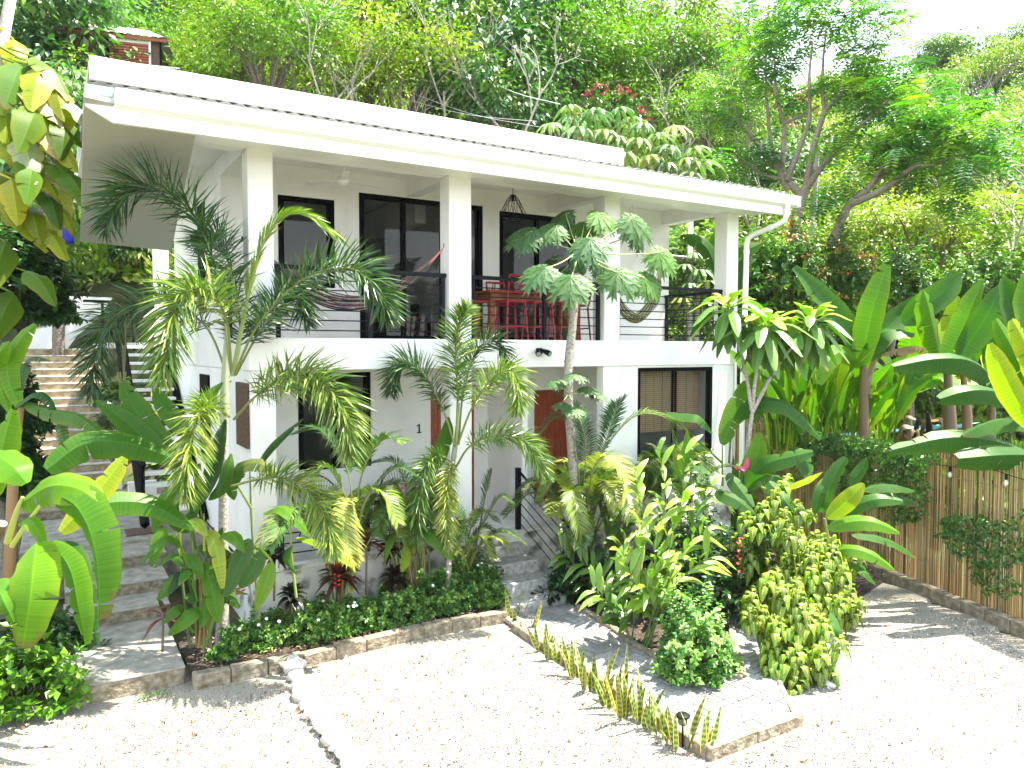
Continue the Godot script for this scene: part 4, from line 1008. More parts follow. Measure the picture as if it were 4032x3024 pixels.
	shrub("leafy_shrub", "white flecked leafy shrub above the gingers beneath the banana leaves", Vector3(7.97, 0.26, 2.57), Vector3(0.6, 1.9, 0.5), 170, 0.09, 0.03, 14, 0.3, [Color(0.05, 0.12, 0.03), Color(0.3, 0.34, 0.22), Color(0.04, 0.10, 0.03)], M.leaf, "dark leafy shrubs")
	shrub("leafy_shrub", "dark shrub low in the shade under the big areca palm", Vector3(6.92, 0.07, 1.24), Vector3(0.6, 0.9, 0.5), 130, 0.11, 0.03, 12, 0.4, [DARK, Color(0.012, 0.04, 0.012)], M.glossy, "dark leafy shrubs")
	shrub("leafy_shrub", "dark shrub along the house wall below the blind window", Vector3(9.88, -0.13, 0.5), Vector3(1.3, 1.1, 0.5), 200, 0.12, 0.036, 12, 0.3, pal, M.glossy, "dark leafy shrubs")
	for q in [[Vector3(7.84, 1.36, 3.6), "red ginger torch flower left of the tall yellow veined shrub"]]:
		var f := thing("red_flower", q[1], "flower", q[0], "red flower spikes")
		for i in 14:
			var b := MB.new()
			var a := i * 2.4
			b.leaf(Vector3(0, -i * 0.035, 0), Vector3(cos(a) * 0.05, 0.03, sin(a) * 0.05), Vector3(-sin(a), 0, cos(a)) * 0.025, Vector3(0, 0.01, 0), Color(0.40, 0.008, 0.012))
			put("bract", b.mesh(M.petal), f)
	var bf := thing("banana_flower", "pink banana flower standing among the heliconia leaves", "flower", Vector3(9.02, 2.11, 2.64))
	var st := MB.new()
	st.smooth = true
	st.tube([Vector3(0.0, -0.5, 0), Vector3(0, -0.05, 0)], [0.02, 0.018], 6, Color(0.25, 0.16, 0.12))
	put("stalk", st.mesh(M.stem), bf)
	for i in 6:
		var b := MB.new()
		var a := i * TAU / 6
		var e := 0.06 if i < 3 else 0.20
		b.leaf(Vector3(0, -0.08, 0), Vector3(cos(a) * e, 0.30 - e * 0.9, sin(a) * e), Vector3(-sin(a), 0, cos(a)) * 0.045, Vector3(cos(a), 0, sin(a)) * 0.03, Color(0.62, 0.10, 0.22))
		put("bract", b.mesh(M.petal), bf)

func right_bananas() -> void:
	var F := Vector3(-0.45, 0.35, 0.82)
	var U := Vector3(-0.2, 0.85, 0.45)
	var g := Color(0.06, 0.17, 0.028)
	var b := Color(0.12, 0.28, 0.018)
	var y := Color(0.34, 0.46, 0.012)
	var o := {"tear": 0.08, "fold": 0.3, "tip": 0.4}
	var v := {"tear": 0.05, "fold": -0.25, "tip": 0.45}
	broad_plant("banana_plant", "banana plant right of the house with one leaf standing upright", "banana plant", Vector3(12.96, 2.01, 1.99), [[[Vector3(12.96, 1.93, 1.99), Vector3(12.97, 3.01, 1.94), Vector3(12.97, 3.79, 1.91)], 0.10, Color(0.14, 0.10, 0.05)]], [
		[[Vector3(12.77, 3.62, 2.03), Vector3(12.78, 4.21, 2.12), Vector3(12.82, 4.8, 2.23), Vector3(13.03, 5.46, 2.32)], 0.27, F, b, {"tear": 0.05, "fold": 0.15, "tip": 0.4}],
		[[Vector3(12.84, 3.7, 1.94), Vector3(12.55, 4.26, 1.86), Vector3(12.15, 4.76, 1.71), Vector3(11.65, 5.42, 1.37)], 0.26, F, g, v],
		[[Vector3(13.03, 3.79, 1.94), Vector3(13.16, 4.2, 2.11), Vector3(13.34, 4.28, 2.34), Vector3(13.52, 4.2, 2.57)], 0.26, U, g, o],
		[[Vector3(12.9, 3.7, 1.98), Vector3(13.27, 4.05, 1.95), Vector3(13.8, 4.49, 2.02), Vector3(14.33, 4.94, 2.2)], 0.24, F, g * 0.9, v],
		[[Vector3(12.76, 3.62, 2.02), Vector3(12.21, 3.87, 2.02), Vector3(11.81, 3.71, 2.03), Vector3(11.58, 3.3, 2.02)], 0.2, F, b, o]], M.banana, "big banana plants beyond the reed fence")
	broad_plant("banana_plant", "banana plant with folded glossy leaves at the right of the photo", "banana plant", Vector3(14.18, 1.96, 2.97), [[[Vector3(14.14, 1.91, 2.94), Vector3(14.14, 2.68, 2.9), Vector3(14.12, 3.62, 2.84)], 0.13, Color(0.12, 0.08, 0.05)], [[Vector3(14.57, 1.88, 2.97), Vector3(14.62, 2.66, 2.96), Vector3(14.57, 3.53, 2.88)], 0.10, Color(0.16, 0.09, 0.05)]], [
		[[Vector3(13.53, 4.39, 2.33), Vector3(13.73, 4.68, 2.55), Vector3(14, 4.98, 2.82), Vector3(14.24, 5.26, 2.95)], 0.26, F, g, v],
		[[Vector3(13.84, 3.62, 2.9), Vector3(13.64, 4.21, 2.87), Vector3(13.45, 4.7, 2.85), Vector3(13.38, 4.99, 2.79)], 0.26, F, b, {"tear": 0.2, "fold": 0.5}],
		[[Vector3(13.77, 3.71, 2.98), Vector3(13.93, 4.21, 3.17), Vector3(14.02, 4.7, 3.31), Vector3(14.18, 5.13, 3.39)], 0.25, F, b, {"tear": 0.15, "fold": 0.45}],
		[[Vector3(13.89, 3.75, 3.16), Vector3(14.08, 4.25, 3.37), Vector3(14.19, 4.65, 3.54), Vector3(14.34, 5.02, 3.61)], 0.28, F, g, v],
		[[Vector3(13.3, 3.2, 4.24), Vector3(12.81, 3.69, 4.04), Vector3(12.2, 3.77, 3.78), Vector3(11.56, 3.64, 3.4)], 0.27, Vector3(-0.2, 0.5, 0.85), g, {"tear": 0.06, "fold": 0.55, "tip": 0.35}],
		[[Vector3(12.86, 3.09, 4.68), Vector3(12.42, 3.27, 4.52), Vector3(11.95, 3.28, 4.36), Vector3(11.59, 3.16, 4.14)], 0.24, Vector3(-0.2, 0.5, 0.85), g, {"tear": 0.08, "fold": 0.55, "tip": 0.3}],
		[[Vector3(14.25, 3.53, 2.93), Vector3(14.36, 4.13, 2.73), Vector3(14.54, 4.48, 2.7), Vector3(14.63, 4.92, 2.73)], 0.22, F, y, o],
		[[Vector3(13.81, 3.54, 3.13), Vector3(13.33, 3.79, 3.06), Vector3(12.89, 3.63, 3.03), Vector3(12.71, 3.31, 2.94)], 0.2, U, g, o]], M.banana, "big banana plants beyond the reed fence")
	broad_plant("banana_plant", "nearest banana plant leaning in from the right edge with a bright yellow leaf", "banana plant", Vector3(12.46, 2.2, 5.42), [[[Vector3(12.44, 1.6, 5.44), Vector3(12.41, 2.61, 5.37), Vector3(12.31, 3.48, 5.27)], 0.13, Color(0.14, 0.09, 0.05)]], [
		[[Vector3(11.93, 2.76, 5.31), Vector3(11.61, 3.23, 5.2), Vector3(11.34, 3.62, 5.14), Vector3(11.2, 4, 5.04)], 0.20, Vector3(-0.7, 0.35, 0.6), y, {"tear": 0.03, "fold": 0.2, "tip": 0.5}],
		[[Vector3(12.51, 2.24, 5.22), Vector3(11.83, 2.56, 4.9), Vector3(11.09, 2.64, 4.57), Vector3(10.38, 2.46, 4.15)], 0.27, Vector3(-0.2, 0.45, 0.88), g, {"tear": 0.10, "fold": 0.6, "tip": 0.35}],
		[[Vector3(11.9, 2.43, 5.54), Vector3(11.4, 2.46, 5.35), Vector3(10.97, 2.46, 5.21), Vector3(10.6, 2.42, 4.98)], 0.32, Vector3(-0.3, 0.3, 0.9), g * 0.9, {"tear": 0.06, "fold": 0.75, "tip": 0.22}],
		[[Vector3(12.3, 2.74, 5.3), Vector3(11.9, 2.91, 5.05), Vector3(11.55, 2.84, 4.84), Vector3(11.25, 2.67, 4.67)], 0.20, U, g, {"tear": 0.2, "fold": 0.5}],
		[[Vector3(12.84, 3.6, 4.88), Vector3(12.64, 4.16, 4.73), Vector3(12.53, 4.59, 4.64), Vector3(12.45, 5.01, 4.57)], 0.26, F, g, v],
		[[Vector3(12.71, 3.67, 5.03), Vector3(12.57, 4.16, 4.92), Vector3(12.52, 4.64, 4.86), Vector3(12.62, 5.13, 4.9)], 0.28, F, b, v],
		[[Vector3(12.42, 3.4, 5.1), Vector3(12.22, 3.67, 4.97), Vector3(12.08, 4.02, 4.87), Vector3(11.92, 4.36, 4.75)], 0.2, F, b, o],
		[[Vector3(12.2, 3.34, 5.2), Vector3(12.04, 3.75, 5.2), Vector3(11.8, 4.14, 5.15), Vector3(11.69, 4.34, 5.08)], 0.18, F, y, o]], M.banana, "big banana plants beyond the reed fence")
	broad_plant("heliconia_clump", "heliconia with long dark leaves arching before the reed fence corner", "heliconia", Vector3(9.31, 0.88, 2.41), [[[Vector3(9.27, 0.81, 2.39), Vector3(9.25, 1.54, 2.34), Vector3(9.27, 1.98, 2.33)], 0.04, Color(0.16, 0.22, 0.07)]], [
		[[Vector3(9.72, 2.76, 1.86), Vector3(9.86, 3.06, 2.17), Vector3(10.12, 3, 2.56), Vector3(10.46, 2.49, 2.91)], 0.20, Vector3(-0.2, 0.6, 0.75), g, {"tear": 0.04, "fold": 0.4, "tip": 0.5}, [Vector3(9.42, 2.06, 1.95), Vector3(9.54, 2.51, 1.88)]],
		[[Vector3(9.48, 2.34, 1.74), Vector3(9.73, 2.79, 1.75), Vector3(9.99, 3.17, 1.77), Vector3(10.27, 3.56, 1.8)], 0.2, F, b, {"tear": 0.15}, [Vector3(9.32, 1.69, 1.91)]],
		[[Vector3(9, 1.82, 2.65), Vector3(9.11, 2.18, 2.92), Vector3(9.24, 2.32, 3.23), Vector3(9.49, 2.42, 3.49)], 0.17, Vector3(-0.2, 0.6, 0.75), g, o],
		[[Vector3(8.99, 1.74, 2.64), Vector3(9.04, 1.97, 2.9), Vector3(9.17, 2.02, 3.09), Vector3(9.3, 1.94, 3.29)], 0.13, U, g, o],
		[[Vector3(9, 1.83, 3.11), Vector3(9.15, 1.91, 3.31), Vector3(9.3, 2.02, 3.52), Vector3(9.51, 2.14, 3.64)], 0.075, U, y, {"tip": 0.7}],
		[[Vector3(9.08, 1.85, 2.58), Vector3(9.19, 2.1, 2.63), Vector3(9.29, 2.38, 2.67), Vector3(9.3, 2.63, 2.66)], 0.17, F, b, {"tear": 0.03, "fold": 0.2}],
		[[Vector3(8.47, 1.77, 2.56), Vector3(8.54, 1.75, 2.72), Vector3(8.64, 1.66, 2.9), Vector3(8.73, 1.51, 3.08)], 0.14, Vector3(-0.2, 0.6, 0.75), g * 0.8, o],
		[[Vector3(8.72, 2.04, 2.58), Vector3(8.74, 1.9, 2.72), Vector3(8.77, 1.75, 2.86), Vector3(8.8, 1.59, 3)], 0.13, F, g, o],
		[[Vector3(8.84, 2, 3.24), Vector3(8.87, 1.87, 3.38), Vector3(8.89, 1.74, 3.51), Vector3(8.98, 1.58, 3.58)], 0.13, F, g, o],
		[[Vector3(8.15, 2.94, 1.84), Vector3(8.3, 2.92, 2.04), Vector3(8.44, 2.89, 2.25), Vector3(8.61, 2.64, 2.37)], 0.14, U, g, {"tear": 0.1, "fold": 0.4}, [Vector3(8.95, 2.14, 2.24)]],
		[[Vector3(8.12, 2.36, 2.08), Vector3(8.17, 2.2, 2.24), Vector3(8.27, 2.14, 2.42), Vector3(8.4, 2.06, 2.62)], 0.12, U, g, o],
		[[Vector3(7.95, 2.11, 2.46), Vector3(7.98, 2.31, 2.47), Vector3(7.99, 2.45, 2.47), Vector3(7.99, 2.72, 2.45)], 0.10, F, Color(0.12, 0.26, 0.012), {"fold": 0.1, "tip": 0.7}],
		[[Vector3(7.82, 2.05, 2.5), Vector3(7.8, 2.19, 2.48), Vector3(7.78, 2.32, 2.46), Vector3(7.74, 2.49, 2.43)], 0.07, F, Color(0.14, 0.27, 0.012), {"fold": 0.1, "tip": 0.7}],
		[[Vector3(10.33, 2.33, 2.49), Vector3(10.29, 2.21, 2.7), Vector3(10.26, 2, 2.81), Vector3(10.21, 1.83, 2.9)], 0.14, F, g, {"tear": 0.3}]], M.banana)
	broad_plant("heliconia_clump", "heliconia fanning long leaves out over the gravel with one glowing yellow", "heliconia", Vector3(9.61, 0.53, 3.78), [[[Vector3(9.61, 0.5, 3.78), Vector3(9.56, 1.07, 3.73), Vector3(9.52, 1.47, 3.68)], 0.04, Color(0.2, 0.26, 0.08)]], [
		[[Vector3(9.41, 1.57, 3.72), Vector3(9.41, 1.91, 3.82), Vector3(9.51, 2.17, 3.87), Vector3(9.64, 2.38, 3.94)], 0.13, F, g, o],
		[[Vector3(9.2, 1.56, 3.95), Vector3(9.28, 1.74, 4.1), Vector3(9.34, 1.92, 4.25), Vector3(9.47, 2.08, 4.32)], 0.14, Vector3(-0.4, 0.6, 0.6), Color(0.26, 0.36, 0.015), {"fold": 0.15, "tip": 0.55}],
		[[Vector3(9.35, 1.48, 3.93), Vector3(9.56, 1.74, 4.16), Vector3(9.75, 1.85, 4.38), Vector3(10.03, 1.82, 4.55)], 0.12, Vector3(-0.2, 0.6, 0.75), g, o],
		[[Vector3(9.66, 1.47, 3.76), Vector3(10.04, 1.7, 3.98), Vector3(10.38, 1.77, 4.19), Vector3(10.7, 1.67, 4.38)], 0.12, Vector3(-0.2, 0.6, 0.75), g * 0.8, o],
		[[Vector3(9.12, 1.44, 4.02), Vector3(9.32, 1.56, 4.26), Vector3(9.5, 1.57, 4.48), Vector3(9.79, 1.43, 4.66)], 0.14, Vector3(-0.2, 0.6, 0.75), b, {"tear": 0.03, "fold": 0.35}],
		[[Vector3(9.04, 1.14, 4.11), Vector3(9.13, 1.24, 4.39), Vector3(9.3, 1.17, 4.62), Vector3(9.53, 0.98, 4.76)], 0.115, Vector3(-0.2, 0.6, 0.75), b, {"tear": 0.03, "fold": 0.35}],
		[[Vector3(9.67, 1.28, 4.02), Vector3(9.96, 1.25, 4.19), Vector3(10.21, 1.15, 4.35), Vector3(10.46, 0.95, 4.51)], 0.09, U, g, o],
		[[Vector3(9.29, 1.02, 4.26), Vector3(9.3, 0.96, 4.39), Vector3(9.3, 0.9, 4.51), Vector3(9.4, 0.76, 4.58)], 0.075, U, g, o],
		[[Vector3(8.36, 0.58, 4.66), Vector3(8.3, 0.5, 4.75), Vector3(8.25, 0.42, 4.83), Vector3(8.29, 0.3, 4.86)], 0.07, F, g, o],
		[[Vector3(10.38, 1.81, 3.71), Vector3(10.59, 1.87, 3.84), Vector3(10.79, 1.87, 3.96), Vector3(11.03, 1.8, 4.11)], 0.13, U, g * 0.9, {"fold": 0.4}],
		[[Vector3(10.4, 1.83, 3.49), Vector3(10.47, 1.97, 3.53), Vector3(10.55, 2.1, 3.57), Vector3(10.61, 2.23, 3.6)], 0.10, F, g, o],
		[[Vector3(9.23, 1.58, 3.73), Vector3(9.32, 1.91, 3.77), Vector3(9.56, 2.09, 3.79), Vector3(9.65, 2.29, 3.83)], 0.10, F, g, o]], M.banana)
	for q in [["banana plant rising behind the plumeria at the fence corner", Vector3(13.62, 1.61, -0.28), 2.4], ["banana plant filling the gap right of the upright leaf", Vector3(15.85, 1.61, 1.07), 3.0], ["banana plant in the back row at the right edge", Vector3(17.93, 1.54, 1.75), 3.2], ["banana plant in the back row behind the folded glossy leaves", Vector3(18.04, 1.4, 0.65), 3.3]]:
		var list := []
		var top := Vector3(0, q[2] * 0.45, 0)
		for i in 10:
			var a := i * 2.4 + rr(-0.3, 0.3)
			var out := Vector3(cos(a), 0, sin(a))
			var el := lerpf(0.15, 1.35, i / 9.0)
			var l: float = q[2] * rr(0.45, 0.62)
			var d := out * cos(el) + Vector3.UP * sin(el)
			var s: Vector3 = q[1] + top + d * 0.25
			list.append([[s, s + d * l * 0.35 + Vector3(0, 0.08, 0), s + d * l * 0.7, s + d * l - Vector3(0, l * 0.35 * cos(el), 0)], rr(0.19, 0.26), (Vector3.UP - out * 0.6 + F * 0.4).normalized(), jit([g, b, b, y][rng.randi() % 4], 0.2), {"tear": rr(0.05, 0.3), "fold": rr(-0.3, 0.55), "tip": 0.4, "wave": 0.08}, [q[1] + top]])
		broad_plant("banana_plant", q[0], "banana plant", q[1], [[[q[1], q[1] + top * 0.5, q[1] + top], 0.10, Color(0.13, 0.10, 0.05)]], list, M.banana, "big banana plants beyond the reed fence")
	# upright heliconias crowding behind the fence
	var hs := [["heliconia thicket behind the left end of the reed fence", 1690, 930, 15.0], ["heliconia thicket under the upright banana leaf", 1760, 940, 15.0], ["heliconia thicket behind the vine covered fence", 1830, 950, 15.2], ["heliconia thicket left of the dead banana stems", 1900, 960, 15.6]]
	var feet := [Vector3(12.3, 1.82, 0.66), Vector3(12.85, 1.82, 0.99), Vector3(13.57, 1.79, 1.2), Vector3(14.5, 1.73, 1.3)]
	for i in 4:
		var foot: Vector3 = feet[i]
		var p := thing("heliconia_clump", hs[i][0], "heliconia", foot, "heliconia thickets behind the fence")
		for k in 30:
			var a := rr(0, TAU)
			var base := Vector3(cos(a) * rr(0, 0.4), rr(0.0, 0.3), sin(a) * rr(0, 0.4))
			var h := rr(0.9, 2.1)
			var out := Vector3(cos(a), 0, sin(a)) * rr(0.1, 0.55) * h
			var m := base + out * 0.3 + Vector3(0, h * 0.45, 0)
			leafpart(p, Vector3.ZERO, [m, m + out * 0.35 + Vector3(0, h * 0.3, 0), m + out * 0.9 + Vector3(0, h * 0.5, 0)], rr(0.07, 0.12), Vector3(rr(-0.9, 0.3), 0.25, 0.7).normalized(), jit([g, b, b, y, Color(0.12, 0.24, 0.015)][rng.randi() % 5], 0.2), M.banana, {"n": 7, "fold": rr(-0.3, 0.35), "tip": 0.6, "tear": 0.04}, [base, base + out * 0.1 + Vector3(0, h * 0.25, 0)])
	# brown hanging dead leaves and old stems
	var dead := thing("dead_banana_stems", "brown dead banana stems and dry leaves behind the fence", "banana plant", Vector3(14.53, 1.68, 2.02))
	for q in [[Vector3(14.45, 1.59, 1.97), Vector3(14.51, 2.05, 1.99), Vector3(14.72, 2.58, 1.97)], [Vector3(14.52, 1.62, 2.25), Vector3(14.6, 2.16, 2.27), Vector3(14.48, 2.71, 2.29)]]:
		var m := MB.new()
		m.smooth = true
		var pts := []
		for w in q: pts.append(w - dead.position)
		m.tube(sampled(pts, 6), [0.10, 0.095, 0.09, 0.08, 0.065, 0.045, 0.02], 9, Color(0.06, 0.04, 0.022))
		put("stem", m.mesh(M.bark), dead)
		for k in 7:
			var at := spline(pts, rr(0.45, 0.95))
			var a := rr(0, TAU)
			var oo := Vector3(cos(a), 0, sin(a))
			leafpart(dead, Vector3.ZERO, [at, at + oo * 0.25 + Vector3(0, 0.05, 0), at + oo * 0.38 - Vector3(0, rr(0.3, 0.6), 0)], rr(0.05, 0.09), (oo + Vector3.UP).normalized(), jit(Color(0.22, 0.14, 0.07), 0.3), M.dull, {"n": 7, "tear": 0.3, "fold": 0.8})
	for q in [[Vector3(13.37, 3.83, 2.03), Vector3(13.54, 3.94, 2.24), Vector3(13.78, 3.98, 2.5), Vector3(14.07, 3.75, 2.69)], [Vector3(13.39, 3.79, 1.92), Vector3(13.22, 3.53, 1.95), Vector3(13.08, 3.27, 2), Vector3(13.11, 3.01, 2.03)]]:
		leafpart(dead, dead.position, q, 0.16, Vector3(-0.2, 0.7, 0.6), Color(0.34, 0.22, 0.13), M.dull, {"tear": 0.3, "fold": 0.9})
	var bl := thing("blue_tarp", "pale blue tarp glimpsed between the banana stems behind the fence", "tarp", Vector3(16.82, 1.95, 0.47))
	var tm := MB.new()
	for i in 12:
		for j in 4:
			var f := func(u: int, w: int) -> Vector3: return Vector3(-1.6 + u * 0.28, 0.05 * sin(u * 1.3) + w * 0.06, -0.8 + w * 0.4 + 0.05 * sin(u * 2.1 + w))
			tm.quad(f.call(i, j), f.call(i, j + 1), f.call(i + 1, j + 1), f.call(i + 1, j), Color(0.22, 0.45, 0.55))
	put("sheet", tm.mesh(M.cloth), bl)

func plumeria() -> void:
	var foot := Vector3(9.4, 0.68, 2.24)
	var p := thing("plumeria_tree", "plumeria with long drooping leaves in front of the right corner of the house", "tree", foot)
	var b := MB.new()
	b.smooth = true
	for q in [[Vector3(9.39, 0.61, 2.24), Vector3(9.5, 2.09, 2.23), Vector3(9.61, 2.91, 2.25)], [Vector3(9.61, 2.91, 2.25), Vector3(9.66, 3.43, 2.26), Vector3(9.73, 4.23, 2.37)], [Vector3(9.61, 2.91, 2.25), Vector3(10.05, 3.65, 2.37), Vector3(10.62, 4.33, 2.56)], [Vector3(9.6, 2.93, 2.25), Vector3(9.6, 3.58, 2.1), Vector3(9.48, 4.54, 1.86)]]:
		var pts := []
		for w in q: pts.append(w - foot)
		b.tube(sampled(pts, 6), [0.055, 0.05, 0.047, 0.044, 0.04, 0.036, 0.03] if q[0] == Vector3(9.39, 0.61, 2.24) else [0.036, 0.033, 0.03, 0.028, 0.026, 0.024, 0.022], 9, Color(1, 1, 1))
	put("trunk", b.mesh(M.pale_bark), p)
	for q in [[Vector3(9.73, 4.28, 2.37), 40], [Vector3(10.62, 4.38, 2.56), 34], [Vector3(9.47, 4.6, 1.85), 30], [Vector3(10.44, 4.18, 2.23), 24]]:
		var hub: Vector3 = q[0] - foot
		for i in (q[1] as int):
			var a := i * 2.4
			var t: float = float(i) / q[1]
			var el := lerpf(-1.35, 1.05, pow(t, 1.2))
			var d := Vector3(cos(a) * cos(el), sin(el), sin(a) * cos(el))
			var out := Vector3(cos(a), 0, sin(a))
			var l := rr(0.56, 0.78) * (1.0 if t < 0.8 else 0.6)
			var s := hub + d * 0.05
			leafpart(p, Vector3.ZERO, [s + d * 0.05, s + d * l * 0.5 + Vector3(0, 0.05, 0), s + d * l - Vector3(0, 0.28 * l * cos(el), 0) + out * 0.02], rr(0.085, 0.112), (Vector3.UP + out * (0.9 if el < -0.3 else -0.1)).normalized(), jit(Color(0.24, 0.36, 0.03) if t > 0.65 else Color(0.09, 0.20, 0.035), 0.2), M.glossy, {"n": 8, "fold": 0.2, "wave": 0.03, "tip": 0.6, "wide": 1.15}, [s])

func papaya() -> void:
	var foot := Vector3(7, -0.09, 1)
	foot.y = 0.07
	var p := thing("papaya_tree", "papaya tree with a slim pale trunk and green fruit before the balcony", "tree", foot)
	var b := MB.new()
	b.smooth = true
	var pts := []
	for w in [Vector3(7.06, -0.02, 1), Vector3(6.99, 1.76, 1), Vector3(6.87, 3.37, 1), Vector3(6.96, 4.31, 1), Vector3(7.02, 4.96, 1), Vector3(7.06, 5.43, 1)]: pts.append(w - foot)
	pts[0].y = -0.1
	b.tube(sampled(pts, 16), [0.078, 0.076, 0.075, 0.073, 0.072, 0.071, 0.07, 0.07, 0.068, 0.066, 0.064, 0.062, 0.06, 0.058, 0.055, 0.05, 0.03], 12, Color(1, 1, 1))
	put("trunk", b.mesh(M.pale_bark), p)
	for i in 22:
		var sc := MB.new()     # leaf scars on the trunk
		var t := 0.35 + 0.62 * i / 22.0
		var at := spline(pts, t)
		var a := i * 2.4
		var n := Vector3(cos(a), 0.15, sin(a)).normalized()
		sc.leaf(at + n * 0.066 - Vector3(0, 0.03, 0), Vector3(0, 0.06, 0), n.cross(Vector3.UP) * 0.028, n * 0.008, Color(0.20, 0.17, 0.13))
		put("leaf_scar", sc.mesh(M.stem), p)
	var top: Vector3 = Vector3(7.06, 5.43, 1) - foot
	for i in 13:
		var a := i * 2.4
		var fm := MB.new()
		fm.smooth = true
		var y := -0.02 - 0.018 * i
		fm.lathe(Vector3.ZERO, [Vector2(0.004, 0.09), Vector2(0.03, 0.07), Vector2(0.05, 0.02), Vector2(0.055, -0.03), Vector2(0.042, -0.08), Vector2(0.002, -0.115)], 10, jit(Color(0.035, 0.11, 0.03), 0.2))
		put("fruit", fm.mesh(M.stem), p, Transform3D(Basis(Vector3(-sin(a), 0, cos(a)), -0.35), top + Vector3(cos(a) * 0.10, y - 0.05, sin(a) * 0.10)))
	var shapes := []
	for k in 4: shapes.append(papaya_leaf(0.47, [Color(0.045, 0.12, 0.03), Color(0.06, 0.15, 0.035), Color(0.09, 0.20, 0.03), Color(0.05, 0.13, 0.04)][k]))
	# stalk end, a point in the direction the leaf hangs, size, which shape
	var L := [[Vector3(6.41, 5.75, 0.64), Vector3(5.98, 5.75, 0.5), 1.05, 0], [Vector3(6.26, 5.11, 1.28), Vector3(5.7, 5.01, 1.3), 1.05, 3], [Vector3(6.46, 4.95, 1.65), Vector3(6.17, 4.66, 1.95), 1.1, 1], [Vector3(6.75, 5.82, 0.84), Vector3(6.32, 5.96, 0.69), 0.95, 1], [Vector3(7.29, 6.15, 0.33), Vector3(7.04, 6.41, 0.05), 0.95, 0], [Vector3(7.49, 6.07, 0.92), Vector3(7.8, 6.24, 1.11), 1.0, 2], [Vector3(7.94, 5.99, 1.2), Vector3(8.36, 5.82, 1.58), 1.1, 1], [Vector3(8.29, 5.84, 0.95), Vector3(8.5, 5.53, 0.98), 0.85, 0], [Vector3(8.24, 5.44, 1.53), Vector3(8.52, 5.22, 1.83), 1.0, 2], [Vector3(7.28, 5.07, 1.67), Vector3(7.32, 4.83, 2.05), 1.05, 1], [Vector3(7.96, 5.04, 1.5), Vector3(8.26, 4.8, 1.81), 0.95, 2], [Vector3(6.89, 5.55, 1.52), Vector3(6.67, 5.31, 1.87), 1.0, 3], [Vector3(7.43, 5.98, 0.66), Vector3(7.49, 6.29, 0.56), 0.95, 2], [Vector3(7.06, 5.4, 0.23), Vector3(6.92, 5.58, -0.1), 0.8, 0], [Vector3(7.13, 5.16, 0.4), Vector3(6.92, 5.02, 0.17), 0.8, 0], [Vector3(7.62, 5.3, 0.81), Vector3(7.84, 5.15, 0.95), 0.7, 0]]
	for q in L:
		var e: Vector3 = q[0] - foot
		var d: Vector3 = (q[1] - q[0]).normalized()
		var s := MB.new()
		s.smooth = true
		s.tube(sampled([top + Vector3(0, 0.02, 0), (top + e) * 0.5 + Vector3(0, -0.03, 0), e], 6), [0.013, 0.012, 0.011, 0.010, 0.009, 0.008, 0.007], 6, Color(0.30, 0.36, 0.14), false)
		put("leaf_stalk", s.mesh(M.stem), p)
		var flat := Vector3(d.x, 0, d.z).normalized()
		put("leaf", shapes[q[3]], p, Transform3D(Basis.looking_at(-(flat + Vector3(0, clampf(d.y, -0.6, 0.1) - 0.35, 0)).normalized(), Vector3(-0.42, 0.78, 0.55)).scaled(Vector3.ONE * q[2]), e))
	# young leaves sprouting low on the trunk
	for q in [[Vector3(6.55, 3.46, 1.19), 0.55], [Vector3(6.67, 3.57, 1.49), 0.6], [Vector3(6.87, 3.36, 1.51), 0.6], [Vector3(6.54, 3.12, 1.32), 0.5], [Vector3(6.57, 3.06, 1.58), 0.55], [Vector3(7.05, 3.25, 1.51), 0.5]]:
		var e: Vector3 = q[0] - foot
		var near: Vector3 = Vector3(6.89, 3.23, 1) - foot
		var s := MB.new()
		s.tube([near, e], [0.006, 0.005], 5, Color(0.22, 0.30, 0.10), false)
		put("leaf_stalk", s.mesh(M.stem), p)
		put("leaf", shapes[1], p, Transform3D(Basis.looking_at(-Vector3(e.x - near.x, -0.15, e.z - near.z + 0.3).normalized(), Vector3.UP).scaled(Vector3.ONE * q[1]), e))

